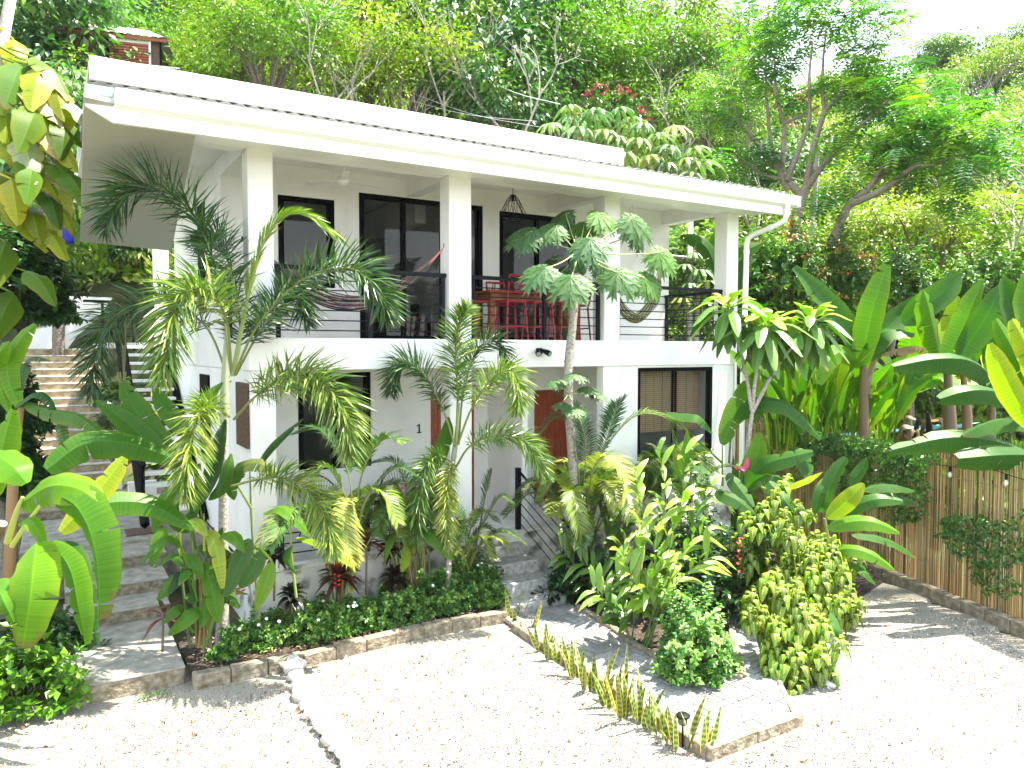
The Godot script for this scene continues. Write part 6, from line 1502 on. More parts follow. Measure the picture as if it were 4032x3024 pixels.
func limbed_tree() -> void:
	var foot := Vector3(18.47, 7.08, -4.06)
	var p := thing("limbed_tree", "tall tree with many grey forking limbs and bright leaves right of the house", "tree", foot)
	var w := MB.new()
	w.smooth = true
	var bark := Color(0.70, 0.62, 0.55)
	var limbs := [
		[[Vector3(18.43, 6.54, -4.06), Vector3(18.49, 7.48, -4.07), Vector3(18.69, 8.24, -3.99), Vector3(18.8, 8.64, -3.94)], 0.17, 0.13],
		[[Vector3(18.8, 8.64, -3.94), Vector3(18.85, 9.74, -3.74), Vector3(18.96, 10.66, -3.48), Vector3(19.18, 11.02, -3.25), Vector3(19.56, 11.68, -2.94)], 0.11, 0.04],
		[[Vector3(18.96, 10.66, -3.48), Vector3(19.1, 11.3, -3.66), Vector3(19.31, 12.26, -3.82), Vector3(19.59, 13.33, -3.94)], 0.07, 0.02],
		[[Vector3(18.8, 8.55, -3.94), Vector3(18.77, 9.1, -3.4), Vector3(18.85, 9.66, -2.8), Vector3(19.01, 10.1, -2.25), Vector3(19.3, 10.6, -1.75)], 0.10, 0.03],
		[[Vector3(18.63, 8.61, -4.4), Vector3(18.48, 8.93, -4.5), Vector3(18.6, 9.86, -4.6), Vector3(18.71, 10.62, -4.69), Vector3(18.6, 11.57, -4.92), Vector3(18.69, 12.57, -5.03)], 0.10, 0.03],
		[[Vector3(18.76, 8.28, -3.95), Vector3(18.67, 8.66, -4.26), Vector3(18.63, 8.82, -4.41)], 0.12, 0.10],
		[[Vector3(18.48, 8.93, -4.5), Vector3(18.48, 9.96, -4.91), Vector3(18.62, 11.43, -5.25), Vector3(18.71, 13.11, -5.4)], 0.08, 0.025],
		[[Vector3(18.63, 10.59, -4.62), Vector3(19.02, 10.82, -4.16), Vector3(19.19, 10.99, -3.83)], 0.06, 0.03],
		[[Vector3(18.5, 8.86, -4.37), Vector3(18.68, 9.8, -4.08), Vector3(18.76, 10.59, -3.84), Vector3(18.78, 11.74, -3.88), Vector3(18.89, 12.76, -3.87)], 0.09, 0.025],
		[[Vector3(18.47, 8.95, -4.51), Vector3(18.16, 9.96, -5.1), Vector3(17.86, 10.71, -5.55), Vector3(17.79, 11.49, -5.88)], 0.09, 0.03],
		[[Vector3(18.45, 8.93, -4.52), Vector3(17.9, 9.04, -4.74), Vector3(17.36, 9.31, -4.85), Vector3(16.77, 9.7, -5)], 0.06, 0.02]]
	for q in limbs:
		var pts := []
		for k in q[0]: pts.append(k - foot)
		var n := 10
		var rad := []
		for k in n + 1: rad.append(lerpf(q[1], q[2], float(k) / n))
		w.tube(sampled(pts, n), rad, 8, bark)
	put("trunk", w.mesh(M.pale_bark), p)
	var w2 := MB.new()
	w2.smooth = true
	var foot2 := Vector3(17.68, 7.03, -2.2)
	var p2 := thing("limbed_tree", "leaning tree with three long low limbs reaching right over the bananas", "tree", foot2)
	for q in [[[Vector3(17.62, 6.67, -2.22), Vector3(17.87, 7.69, -1.88), Vector3(18.02, 8.02, -1.46), Vector3(18.2, 8.81, -1.04)], 0.13, 0.04], [[Vector3(17.87, 7.69, -1.88), Vector3(18.08, 7.96, -1.07), Vector3(18.36, 8.45, -0.45), Vector3(18.52, 8.42, -0.13), Vector3(18.8, 8.57, 0.27)], 0.10, 0.03], [[Vector3(17.87, 7.72, -1.88), Vector3(18.19, 8.22, -1.36), Vector3(18.43, 8.66, -0.9), Vector3(18.77, 8.69, -0.45)], 0.07, 0.02]]:
		var pts := []
		for k in q[0]: pts.append(k - foot2)
		var rad := []
		for k in 11: rad.append(lerpf(q[1], q[2], k / 10.0))
		w2.tube(sampled(pts, 10), rad, 8, bark)
	put("trunk", w2.mesh(M.pale_bark), p2)
	rng.seed = 555
	var pal := [Color(0.11, 0.25, 0.06), Color(0.18, 0.34, 0.05), Color(0.07, 0.18, 0.06), Color(0.34, 0.47, 0.05), Color(0.12, 0.25, 0.10)]
	var crown := func(tree: Node3D, origin: Vector3, ell: Array) -> void:
		var b := MB.new()
		for e in ell:
			var c: Vector3 = e[0] - origin
			for i in (e[2] as int):
				var d := rdir()
				var tip: Vector3 = c + d * pow(rng.randf(), 0.4) * e[1] * Vector3(1, 0.95, 1)
				var own: Color = jit(pal[rng.randi() % 5], 0.15)
				for k in 7:
					var a := TAU * k / 7 + rr(-0.2, 0.2)
					var dd := Vector3(cos(a), rr(-0.9, 0.45), sin(a)).normalized()
					pinnate(b, tip, dd, rr(0.36, 0.56), 5, rr(0.15, 0.21), jit(own, 0.2))
		stuff(put("crown", b.mesh(M.leaf), tree))
	crown.call(p, foot, [[Vector3(18.39, 13.58, -5.38), 1.25, 17], [Vector3(19.31, 13.6, -4.13), 1.4, 24], [Vector3(19.9, 13.07, -3.04), 1.5, 26], [Vector3(19.76, 11.66, -2.35), 1.3, 22], [Vector3(19.36, 11.68, -3.06), 1.0, 12], [Vector3(18.93, 12.94, -4.79), 1.0, 12], [Vector3(17.91, 11.84, -5.82), 1.1, 15], [Vector3(17.11, 10.88, -5.78), 0.9, 11], [Vector3(16.82, 9.57, -4.96), 1.1, 15], [Vector3(17.82, 9.54, -4.82), 0.7, 7], [Vector3(19.33, 10.32, -2.31), 1.2, 22], [Vector3(19.62, 10.79, -1.57), 1.2, 20], [Vector3(19.41, 9.59, -1.28), 1.2, 20], [Vector3(16.25, 9.3, -5.29), 0.9, 9], [Vector3(18.86, 11.5, -4.06), 0.8, 6], [Vector3(18.64, 12.12, -5.39), 0.8, 7], [Vector3(18.79, 9.87, -2.84), 0.7, 7]])
	crown.call(p2, foot2, [[Vector3(18.82, 9.08, 0.03), 1.3, 22], [Vector3(19.08, 8.63, 0.67), 0.9, 13], [Vector3(18.68, 7.97, 0.47), 0.9, 12], [Vector3(18.53, 8.79, -0.37), 0.9, 12], [Vector3(18.32, 8.66, -0.96), 0.7, 8], [Vector3(17.35, 7.92, -1.98), 0.6, 6], [Vector3(18.19, 9, -1.52), 0.7, 8], [Vector3(18.94, 9.77, -0.4), 1.0, 13], [Vector3(19.61, 9.42, 0.48), 0.8, 9]])

func cecropia() -> void:
	var foot := Vector3(10.87, 6.87, -2.8)
	var p := thing("cecropia_tree", "umbrella leaved cecropia tree rising behind the right end of the roof band", "tree", foot)
	var leaves := []
	for k in 4: leaves.append(umbrella_leaf(0.50, [Color(0.16, 0.25, 0.05), Color(0.08, 0.17, 0.05), Color(0.22, 0.30, 0.04), Color(0.12, 0.21, 0.07)][k]))
	var heads := [Vector3(10.16, 9.42, -3.6), Vector3(9.68, 9, -3.64), Vector3(10.52, 9.25, -3.14), Vector3(11.14, 9.37, -3), Vector3(10.09, 8.83, -3.15), Vector3(10.57, 8.78, -2.85), Vector3(9.44, 8.6, -3.65), Vector3(9.67, 8.45, -3.26), Vector3(10.13, 8.37, -2.86), Vector3(10.72, 8.65, -2.64), Vector3(11.38, 8.97, -2.49), Vector3(11.15, 8.55, -2.37), Vector3(11.57, 8.68, -2.24), Vector3(11.18, 8.14, -2.1), Vector3(11.69, 8.37, -1.92), Vector3(11.52, 7.99, -1.88), Vector3(11.94, 8.12, -1.75), Vector3(11.99, 7.74, -1.59), Vector3(11.28, 7.72, -1.9), Vector3(11.7, 7.62, -1.64), Vector3(10.75, 8.19, -2.36), Vector3(10.36, 9.27, -3.7), Vector3(11.45, 9.17, -3.04), Vector3(12.27, 8.37, -1.8), Vector3(12.17, 9, -2.36), Vector3(10.82, 8.53, -2.92), Vector3(9.44, 8.27, -3.74), Vector3(12.27, 8.04, -1.66)]
	var b := MB.new()
	b.smooth = true
	var t0 := Vector3(10.88, 7.39, -2.82) - foot
	b.tube([Vector3(0, -5, 0), t0], [0.13, 0.10], 9, Color(1, 1, 1))
	for q in heads:
		var h: Vector3 = q - foot
		b.tube(sampled([t0, Vector3(h.x * 0.7, (h.y + t0.y) * 0.5 - 0.1, h.z * 0.7), h + Vector3(0, -0.05, 0)], 5), [0.05, 0.04, 0.03, 0.02, 0.014, 0.010], 6, Color(0.7, 0.6, 0.4), false)
	put("trunk", b.mesh(M.pale_bark), p)
	for q in heads:
		put("leaf", leaves[rng.randi() % 4], p, Transform3D((Basis(Vector3.UP, rr(0, TAU)) * Basis(Vector3(rr(-1, 1), 0, rr(-1, 1)).normalized(), rr(0, 0.35))).scaled(Vector3.ONE * rr(0.8, 1.1)), q - foot))
	# a second one seen through the open end of the balcony
	var foot2 := Vector3(12.31, 3.87, -1.78)
	var p2 := thing("cecropia_tree", "umbrella leaved plant seen through the open right end of the balcony", "tree", foot2)
	for q in [Vector3(12.18, 5.84, -1.96), Vector3(12.44, 5.73, -1.8), Vector3(12.9, 5.81, -1.75), Vector3(12.11, 5.4, -1.74), Vector3(12.46, 5.46, -1.53), Vector3(11.97, 5.1, -1.81), Vector3(12.78, 5.32, -1.56), Vector3(12.5, 6.12, -2.01), Vector3(12.36, 5, -1.57)]:
		put("leaf", leaves[rng.randi() % 4], p2, Transform3D(Basis(Vector3.UP, rr(0, TAU)).scaled(Vector3.ONE * rr(0.7, 0.95)), q - foot2))
	var st := MB.new()
	st.smooth = true
	st.tube([Vector3(0, -1, 0), Vector3(12.43, 5.53, -1.79) - foot2], [0.08, 0.04], 8, Color(1, 1, 1))
	put("trunk", st.mesh(M.pale_bark), p2)

func flowering() -> void:
	var deep := func(label: String, at: Vector3, rad: Vector3, petals: Color, n: int, pal: Array, shoots: int, group: String) -> void:
		var o := thing("flowering_bush", label, "shrub", at, group)
		var b := MB.new()
		bush(b, Vector3.ZERO, rad, shoots, 0.17, 0.05, 15, 0.25, pal)
		stuff(put("foliage", b.mesh(M.leaf), o))
		var f := MB.new()
		for i in n:
			var d := rdir()
			d.y = absf(d.y)
			var c := d * rad * rr(0.9, 1.08)
			for k in 12: f.leaf(c + rdir() * 0.11, rdir() * 0.09, rdir() * 0.035, Vector3(0, 0.01, 0), jit(petals, 0.25))
		stuff(put("blossom", f.mesh(M.petal), o))
	deep.call("pink bougainvillea flowering on the hillside above the cecropia", Vector3(15.29, 11.24, -8.54), Vector3(1.3, 0.9, 0.8), Color(0.55, 0.045, 0.12), 22, [Color(0.05, 0.12, 0.03), Color(0.09, 0.16, 0.03)], 60, "")
	deep.call("orange red flowering tree behind the grey limbed tree", Vector3(25.05, 12.43, -9.72), Vector3(1.6, 1.6, 1.2), Color(0.62, 0.10, 0.03), 46, [Color(0.09, 0.18, 0.03), Color(0.14, 0.22, 0.04)], 110, "")
	deep.call("orange flecked flowering tree left of the grey limbs", Vector3(23.21, 14.08, -10.92), Vector3(1.6, 1.3, 1.2), Color(0.62, 0.10, 0.03), 26, [Color(0.07, 0.17, 0.03), Color(0.12, 0.22, 0.03)], 130, "")
	var pal := [Color(0.07, 0.165, 0.03), Color(0.11, 0.22, 0.035), Color(0.045, 0.115, 0.028), Color(0.19, 0.29, 0.04)]
	deep.call("large shrub dotted with orange blossom right of the downpipe", Vector3(15.65, 4.56, -2.13), Vector3(1.5, 2.6, 1.2), Color(0.45, 0.16, 0.04), 40, pal, 420, "orange flecked shrubs beyond the house")
	deep.call("orange dotted shrub behind the upright banana leaf", Vector3(17.63, 4.59, -2.11), Vector3(1.6, 2.3, 1.2), Color(0.45, 0.16, 0.04), 34, pal, 420, "orange flecked shrubs beyond the house")
	deep.call("green shrub at the right behind the folded banana leaves", Vector3(20.15, 4.76, -1.75), Vector3(1.9, 2.0, 1.2), Color(0.4, 0.2, 0.05), 6, pal, 420, "orange flecked shrubs beyond the house")
	deep.call("green shrub at the right edge behind the banana plants", Vector3(22.12, 4.63, -0.56), Vector3(1.9, 2.3, 1.2), Color(0.4, 0.2, 0.05), 4, pal, 420, "orange flecked shrubs beyond the house")
	deep.call("yellow green shrub beside the downpipe elbow", Vector3(15.45, 5.2, -3.46), Vector3(1.0, 1.9, 0.9), Color(0.4, 0.3, 0.05), 3, [Color(0.16, 0.25, 0.03), Color(0.10, 0.2, 0.03)], 220, "orange flecked shrubs beyond the house")
	# bananas seen through the end of the balcony
	var F := Vector3(-0.45, 0.35, 0.82)
	broad_plant("banana_plant", "banana plant seen past the right end of the balcony", "banana plant", Vector3(12.45, 3.47, -1.08), [[[Vector3(12.45, 3.27, -1.08), Vector3(12.46, 4.47, -1.13), Vector3(12.43, 5.48, -1.2)], 0.1, Color(0.14, 0.10, 0.05)]], [
		[[Vector3(12.34, 5.57, -1.14), Vector3(12.18, 6.07, -1.27), Vector3(11.97, 6.27, -1.4), Vector3(11.67, 6.37, -1.59)], 0.2, F, MID, {"tear": 0.1}],
		[[Vector3(12.38, 5.57, -1.12), Vector3(12.42, 5.98, -1.23), Vector3(12.49, 6.25, -1.32), Vector3(12.56, 6.6, -1.3)], 0.2, F, FRESH, {}],
		[[Vector3(12.42, 5.47, -1.09), Vector3(12.61, 5.86, -0.88), Vector3(12.75, 6.04, -0.69), Vector3(13.01, 6.19, -0.54)], 0.18, F, FRESH, {"tear": 0.1}],
		[[Vector3(12.42, 5.37, -1.09), Vector3(12.59, 5.25, -0.74), Vector3(12.66, 5.65, -0.72), Vector3(12.7, 5.89, -0.71)], 0.16, F, MID, {}]], M.banana)

func hillside_house() -> void:
	var o := Vector3(2.43, 13.44, -17.03)
	var h := thing("hillside_house", "small reddish wooden house with a white tiled roof up on the hill", "house", o)
	h.rotation.y = -0.25
	h.scale = Vector3.ONE * 0.9
	boxes("wall", [[Vector3(-2.2, -2.2, -2.4), Vector3(0.9, 0.55, -0.05)]], M.brown_wood, h)
	for i in 9:
		boxes("louvre_board", [[Vector3(-0.75, -0.42 + i * 0.095, -0.05), Vector3(0.55, -0.35 + i * 0.095, 0.0)]], M.red_wood, h, 0.004)
	boxes("fascia", [[Vector3(-2.5, 0.50, 0.1), Vector3(1.15, 0.62, 0.16)]], M.red_wood, h)
	for x in [-0.8, 0.56, 0.92]: boxes("post", [[Vector3(x, -2.2, 0.0), Vector3(x + 0.07, 0.55, 0.07)]], M.white_metal if x > 0.5 and x < 0.8 else M.charcoal, h)
	boxes("wall_panel", [[Vector3(-0.75, 0.42, -0.05), Vector3(0.55, 0.52, 0.0)]], M.paint, h)
	var r := MB.new()
	for i in 42:
		var xa := -2.6 + i * 0.09
		var ya := 0.03 * absf(sin(i * PI / 3.0))
		var yb := 0.03 * absf(sin((i + 1) * PI / 3.0))
		r.quad(Vector3(xa, 0.62 + ya, 0.25), Vector3(xa + 0.09, 0.62 + yb, 0.25), Vector3(minf(xa + 0.09, 0.3), 1.35 + yb, -1.2), Vector3(minf(xa, 0.3), 1.35 + ya, -1.2), Color(0.75, 0.72, 0.72))
	r.quad(Vector3(1.18, 0.62, 0.25), Vector3(1.18, 0.62, -2.6), Vector3(0.3, 1.35, -1.2), Vector3(0.3, 1.35, -1.2), Color(0.6, 0.58, 0.58))
	put("roof", r.mesh(mat(Color.WHITE, 0.6)), h)
	boxes("terrace_wall", [[Vector3(-1.2, -0.95, 0.2), Vector3(1.4, -0.55, 0.3)]], M.paint, h)
	boxes("terrace_rail", [[Vector3(-1.2, -0.42, 0.2), Vector3(1.6, -0.38, 0.24)]], M.white_metal, h, 0.003)

func cables() -> void:
	var c := 0
	for q in [[Vector3(12.67, 13.36, -12.58), Vector3(12.76, 11.03, -7.72), 0.012, Color(0.55, 0.56, 0.56), "pale thick cable slanting down towards the cecropia"], [Vector3(10.89, 12.64, -13.62), Vector3(12.29, 10.36, -7.98), 0.006, Color(0.5, 0.5, 0.5), "thin wire low above the roof band"], [Vector3(10.61, 12.48, -13.78), Vector3(12.18, 10.53, -8.05), 0.006, Color(0.5, 0.5, 0.5), "second thin wire just above the roof band"], [Vector3(19.88, 9.34, -5.67), Vector3(18.02, 8.25, -2.05), 0.008, Color(0.62, 0.62, 0.62), "pale wire behind the forking limbs"], [Vector3(19.88, 9.44, -5.67), Vector3(18.13, 8.42, -2), 0.008, Color(0.62, 0.62, 0.62), "upper pale wire behind the forking limbs"], [Vector3(20.24, 8.53, -5.41), Vector3(19.82, 8.55, -3.32), 0.006, Color(0.6, 0.6, 0.6), "wire rising right below the forking limbs"]]:
		var m := MB.new()
		var o: Vector3 = q[0]
		var e: Vector3 = q[1] - o
		m.tube(sampled([Vector3.ZERO, e * 0.5 + Vector3(0, -0.15, 0), e], 8), [q[2]], 5, q[3])
		var n := put("overhead_cable", m.mesh(M.stem), self, Transform3D(Basis(), o))
		tag(n, q[4], "cable", "overhead cables")
	for q in [[Vector3(19.76, 7.5, -4.48), Vector3(19.97, 9.88, -4.47), "slim white utility pole behind the forking limbs", 0.09], [Vector3(13.69, 5.49, -3.36), Vector3(13.76, 7.34, -3.42), "short grey pole seen through the balcony end", 0.08]]:
		var m := MB.new()
		m.smooth = true
		m.tube([Vector3(0, -2.5, 0), q[1] - q[0]], [q[3], q[3] * 0.8], 9, Color(0.42, 0.40, 0.38))
		var pole := thing("utility_pole", q[2], "pole", q[0], "poles on the slope")
		put("shaft", m.mesh(M.stem), pole)

# ---------------------------------------------------------------- the place
func hill_height(x: float, z: float) -> float:
	var d := 0.519 * x + 0.855 * (10.66 - z)          # metres away from the car park
	var across := 0.855 * x - 0.519 * (10.66 - z)
	var u := clampf(across / maxf(d, 5.0), -1.0, 1.0)
	var g := clampf((x - 6.0) * 0.55, 0.0, 9.0)
	var dd := minf(d, 76.0 + (d - 76.0) * 0.1 if d > 76.0 else d)
	var s := maxf(0.0, dd - 15.5 - g)
	var h := 0.53 * s + 3.0 * smoothstep(3.6, 5.2, s) * (1.0 - smoothstep(3.0, 12.0, x))
	h += sin(x * 0.31 + z * 0.17) * sin(z * 0.23 - x * 0.11) * clampf(s * 0.08, 0.0, 1.6)
	if u > 0.05 and d > 20.0:                          # the ridge dips towards the right
		var cap := lerpf(0.42, 0.25, smoothstep(0.08, 0.42, u)) + 0.06 * smoothstep(0.47, 0.62, u)
		h = minf(h, 3.9 + cap * dd + (sin(x * 0.4) + sin(z * 0.37)) * 0.4)
	if x < 14.0: h *= smoothstep(-7.2, -10.5, z)
	if x < -0.9: h = maxf(h, 0.62 * smoothstep(-1.2, -4.0, x) * clampf(-x, 0.0, 3.0) * smoothstep(6.0, 1.0, z))
	return h

func ground_sheets() -> void:
	var b := MB.new()
	var xs := []
	var zs := []
	for k in range(-30, 96): xs.append(k * (1.0 if k < 32 else 1.0 + (k - 32) * 0.035))
	for k in range(-96, 31): zs.append(k * (1.0 if k > -40 else 1.0 + (-k - 40) * 0.035))
	for z in zs:
		for x in xs:
			var h := hill_height(x, z)
			b.add(Vector3(x, h - 0.06 if h < 0.02 else h, z), Color.WHITE)
	var w := xs.size()
	for j in zs.size() - 1:
		for i in w - 1:
			var a := j * w + i
			b.tri(a, a + w, a + w + 1)
			b.tri(a, a + w + 1, a + 1)
	struct("hillside_ground", b.mesh(M.hill))

	# the car park: a gravel sheet with shallow unevenness
	var g := MB.new()
	var nx := 70
	var nz := 60
	var fn := FastNoiseLite.new()
	fn.seed = 3
	fn.frequency = 0.35
	for j in nz + 1:
		for i in nx + 1:
			var x := -9.0 + i * 0.36
			var z := 0.6 + j * 0.24
			g.add(Vector3(x, (fn.get_noise_2d(x, z) * 0.02 - 0.004) if x < 13.75 - (z + 1.9) * 0.312 else -0.25, z), Color.WHITE)
	for j in nz:
		for i in nx:
			var a := j * (nx + 1) + i
			g.tri(a, a + nx + 1, a + nx + 2)
			g.tri(a, a + nx + 2, a + 1)
	struct("gravel_car_park", g.mesh(M.gravel))

	# the beds: soil behind the kerbs, with clods
	var s := MB.new()
	var soil := func(x0: float, z0: float, x1: float, z1: float, y: float) -> void:
		var cx := int((x1 - x0) / 0.16)
		var cz := int((z1 - z0) / 0.16)
		var first: int = s.v.size()
		for j in cz + 1:
			for i in cx + 1:
				s.add(Vector3(x0 + (x1 - x0) * i / cx, y + rr(-0.025, 0.025), z0 + (z1 - z0) * j / cz), Color.WHITE)
		for j in cz:
			for i in cx:
				var a: int = first + j * (cx + 1) + i
				s.tri(a, a + cx + 1, a + cx + 2)
				s.tri(a, a + cx + 2, a + 1)
	soil.call(1.32, 0.0, 5.5, 1.28, 0.10)
	soil.call(6.72, 0.0, 12.9, 1.9, 0.07)
	struct("garden_bed_soil", s.mesh(M.soil))
	# the island bed between the two arms of the path
	var t := MB.new()
	var ring := [Vector2(6.70, 1.75), Vector2(12.4, 1.6), Vector2(12.3, 2.6), Vector2(9.6, 3.1), Vector2(8.5, 2.7), Vector2(6.85, 4.55), Vector2(6.35, 4.05)]
	for q in Geometry2D.triangulate_polygon(PackedVector2Array(ring)): t.ix.append(q)
	for q in ring: t.add(Vector3(q.x, 0.075, q.y), Color.WHITE)
	struct("island_bed_soil", t.mesh(M.soil))
	var r := MB.new()
	var ring2 := [Vector2(8.3, 3.35), Vector2(9.6, 2.9), Vector2(12.2, 2.45), Vector2(11.9, 3.1), Vector2(9.7, 3.75), Vector2(8.3, 4.35), Vector2(7.5, 4.75)]
	for q in Geometry2D.triangulate_polygon(PackedVector2Array(ring2)): r.ix.append(q)
	for q in ring2: r.add(Vector3(q.x, 0.03, q.y), Color.WHITE)
	struct("shrub_bed_soil", r.mesh(M.soil))

func gravel_stones() -> void:
	var b := MB.new()
	var p := []
	for k in 6: p.append(Vector3([1, -1, 0, 0, 0, 0][k], [0, 0, 0.62, -0.62, 0, 0][k], [0, 0, 0, 0, 0.8, -0.8][k]) * (1.0 + 0.15 * sin(k * 2.3)))
	for q in p: b.add(q, Color.WHITE)
	for f in [[0, 2, 4], [4, 2, 1], [1, 2, 5], [5, 2, 0], [4, 3, 0], [1, 3, 4], [5, 3, 1], [0, 3, 5]]: b.tri(f[0], f[2], f[1])
	var stone := b.mesh(mat(Color.WHITE, 0.9))
	var where := []
	var cols := []
	var tones := [Color(0.55, 0.50, 0.43), Color(0.64, 0.60, 0.53), Color(0.38, 0.34, 0.29), Color(0.20, 0.17, 0.14), Color(0.09, 0.075, 0.06), Color(0.20, 0.11, 0.06)]
	while where.size() < 60000:
		var d := 5.2 + 10.5 * pow(rng.randf(), 1.3)
		var u := rr(-0.70, 0.72)
		var x := d * (0.519 + 0.855 * u)
		var z := 10.66 - d * (0.855 - 0.519 * u)
		if z < 1.42 and x < 5.3 or z < 1.9 and x < 6.6 or x > 13.6 - (z + 1.7) * 0.313 - 0.35: continue
		if Geometry2D.is_point_in_polygon(Vector2(x, z), PackedVector2Array([Vector2(5.25, 1.4), Vector2(5.25, 5.65), Vector2(6.6, 5.7), Vector2(8.3, 4.3), Vector2(9.7, 3.7), Vector2(12.2, 2.9), Vector2(13.5, 1.5)])): continue
		var s := rr(0.005, 0.0125) * (1.0 if rng.randf() < 0.96 else rr(1.5, 2.6))
		where.append(Transform3D(Basis(rdir(), rr(0, TAU)) * Basis.from_scale(Vector3(s * rr(0.8, 1.5), s, s)), Vector3(x, rr(-0.003, 0.006), z)))
		cols.append(jit(tones[[0, 0, 1, 1, 2, 2, 3, 3, 4, 4, 5, 1][rng.randi() % 12]], 0.12))
	multi("gravel_stones", stone, where, cols)
	# dead leaves blown over the gravel
	var l := MB.new()
	l.leaf(Vector3(-0.5, 0, 0), Vector3(1, 0.1, 0), Vector3(0, 0.02, 0.26), Vector3(0, 0.07, 0), Color.WHITE)
	var lw := []
	var lc := []
	while lw.size() < 2200:
		var d := 5.4 + 9.5 * pow(rng.randf(), 1.1)
		var u := rr(-0.70, 0.72)
		var x := d * (0.519 + 0.855 * u)
		var z := 10.66 - d * (0.855 - 0.519 * u)
		if z < 1.42 and x < 6.6 or x > 13.6 - (z + 1.7) * 0.313 - 0.35 or x > 5.2 and x < 12 and z < 5.6 - maxf(0, x - 6.5) * 0.75: continue
		var near := clampf(1.6 - (z - 1.4) * 0.5, 0.35, 1.0)   # thickest under the kerb
		if rng.randf() > near: continue
		lw.append(Transform3D(Basis(Vector3.UP, rr(0, TAU)) * Basis(Vector3.RIGHT, rr(-0.4, 0.4)) * Basis.from_scale(Vector3.ONE * rr(0.025, 0.06)), Vector3(x, 0.014, z)))
		lc.append(jit([Color(0.20, 0.09, 0.03), Color(0.28, 0.06, 0.025), Color(0.35, 0.22, 0.08), Color(0.12, 0.07, 0.04), Color(0.16, 0.2, 0.05)][rng.randi() % 5], 0.2))
	multi("fallen_leaves", l.mesh(M.dull), lw, lc)
	# leaf litter and bark chips in the beds
	var bw := []
	var bc := []
	while bw.size() < 5000:
		var pick := rng.randi() % 4
		var x := rr(1.4, 5.4) if pick < 1 else rr(6.8, 12.6)
		var z := rr(0.05, 1.25) if pick < 1 else rr(0.3, 4.3)
		if pick > 0 and z > 1.8 and not Geometry2D.is_point_in_polygon(Vector2(x, z), PackedVector2Array([Vector2(6.70, 1.75), Vector2(12.4, 1.6), Vector2(12.1, 3.0), Vector2(9.7, 3.75), Vector2(8.3, 4.35), Vector2(7.6, 4.75), Vector2(8.4, 3.3), Vector2(8.5, 2.7), Vector2(6.85, 4.5), Vector2(6.35, 4.0)])): continue
		bw.append(Transform3D(Basis(rdir(), rr(-0.7, 0.7)) * Basis(Vector3.UP, rr(0, TAU)) * Basis.from_scale(Vector3.ONE * rr(0.03, 0.08)), Vector3(x, (0.12 if pick < 1 else 0.10) + rr(0, 0.02), z)))
		bc.append(jit([Color(0.10, 0.06, 0.035), Color(0.2, 0.13, 0.08), Color(0.05, 0.03, 0.02), Color(0.3, 0.24, 0.17)][rng.randi() % 4], 0.25))
	multi("bed_leaf_litter", l.mesh(M.dull), bw, bc)

func kerb_block(a: Vector3, b2: Vector3, w: float, h: float, parent: Node, called := "concrete_block") -> void:
	var dir := b2 - a
	var len := Vector2(dir.x, dir.z).length()
	var b := MB.new()
	b.box(Vector3(-len / 2 + 0.004, -0.06, -w / 2), Vector3(len / 2 - 0.004, h, w / 2), Color.WHITE, 0.012)
	put(called, b.mesh(M.concrete), parent, Transform3D(Basis(Vector3.UP, atan2(-dir.z, dir.x) + rr(-0.012, 0.012)), (a + b2) / 2 + Vector3(0, rr(-0.012, 0.006), rr(-0.008, 0.008))))

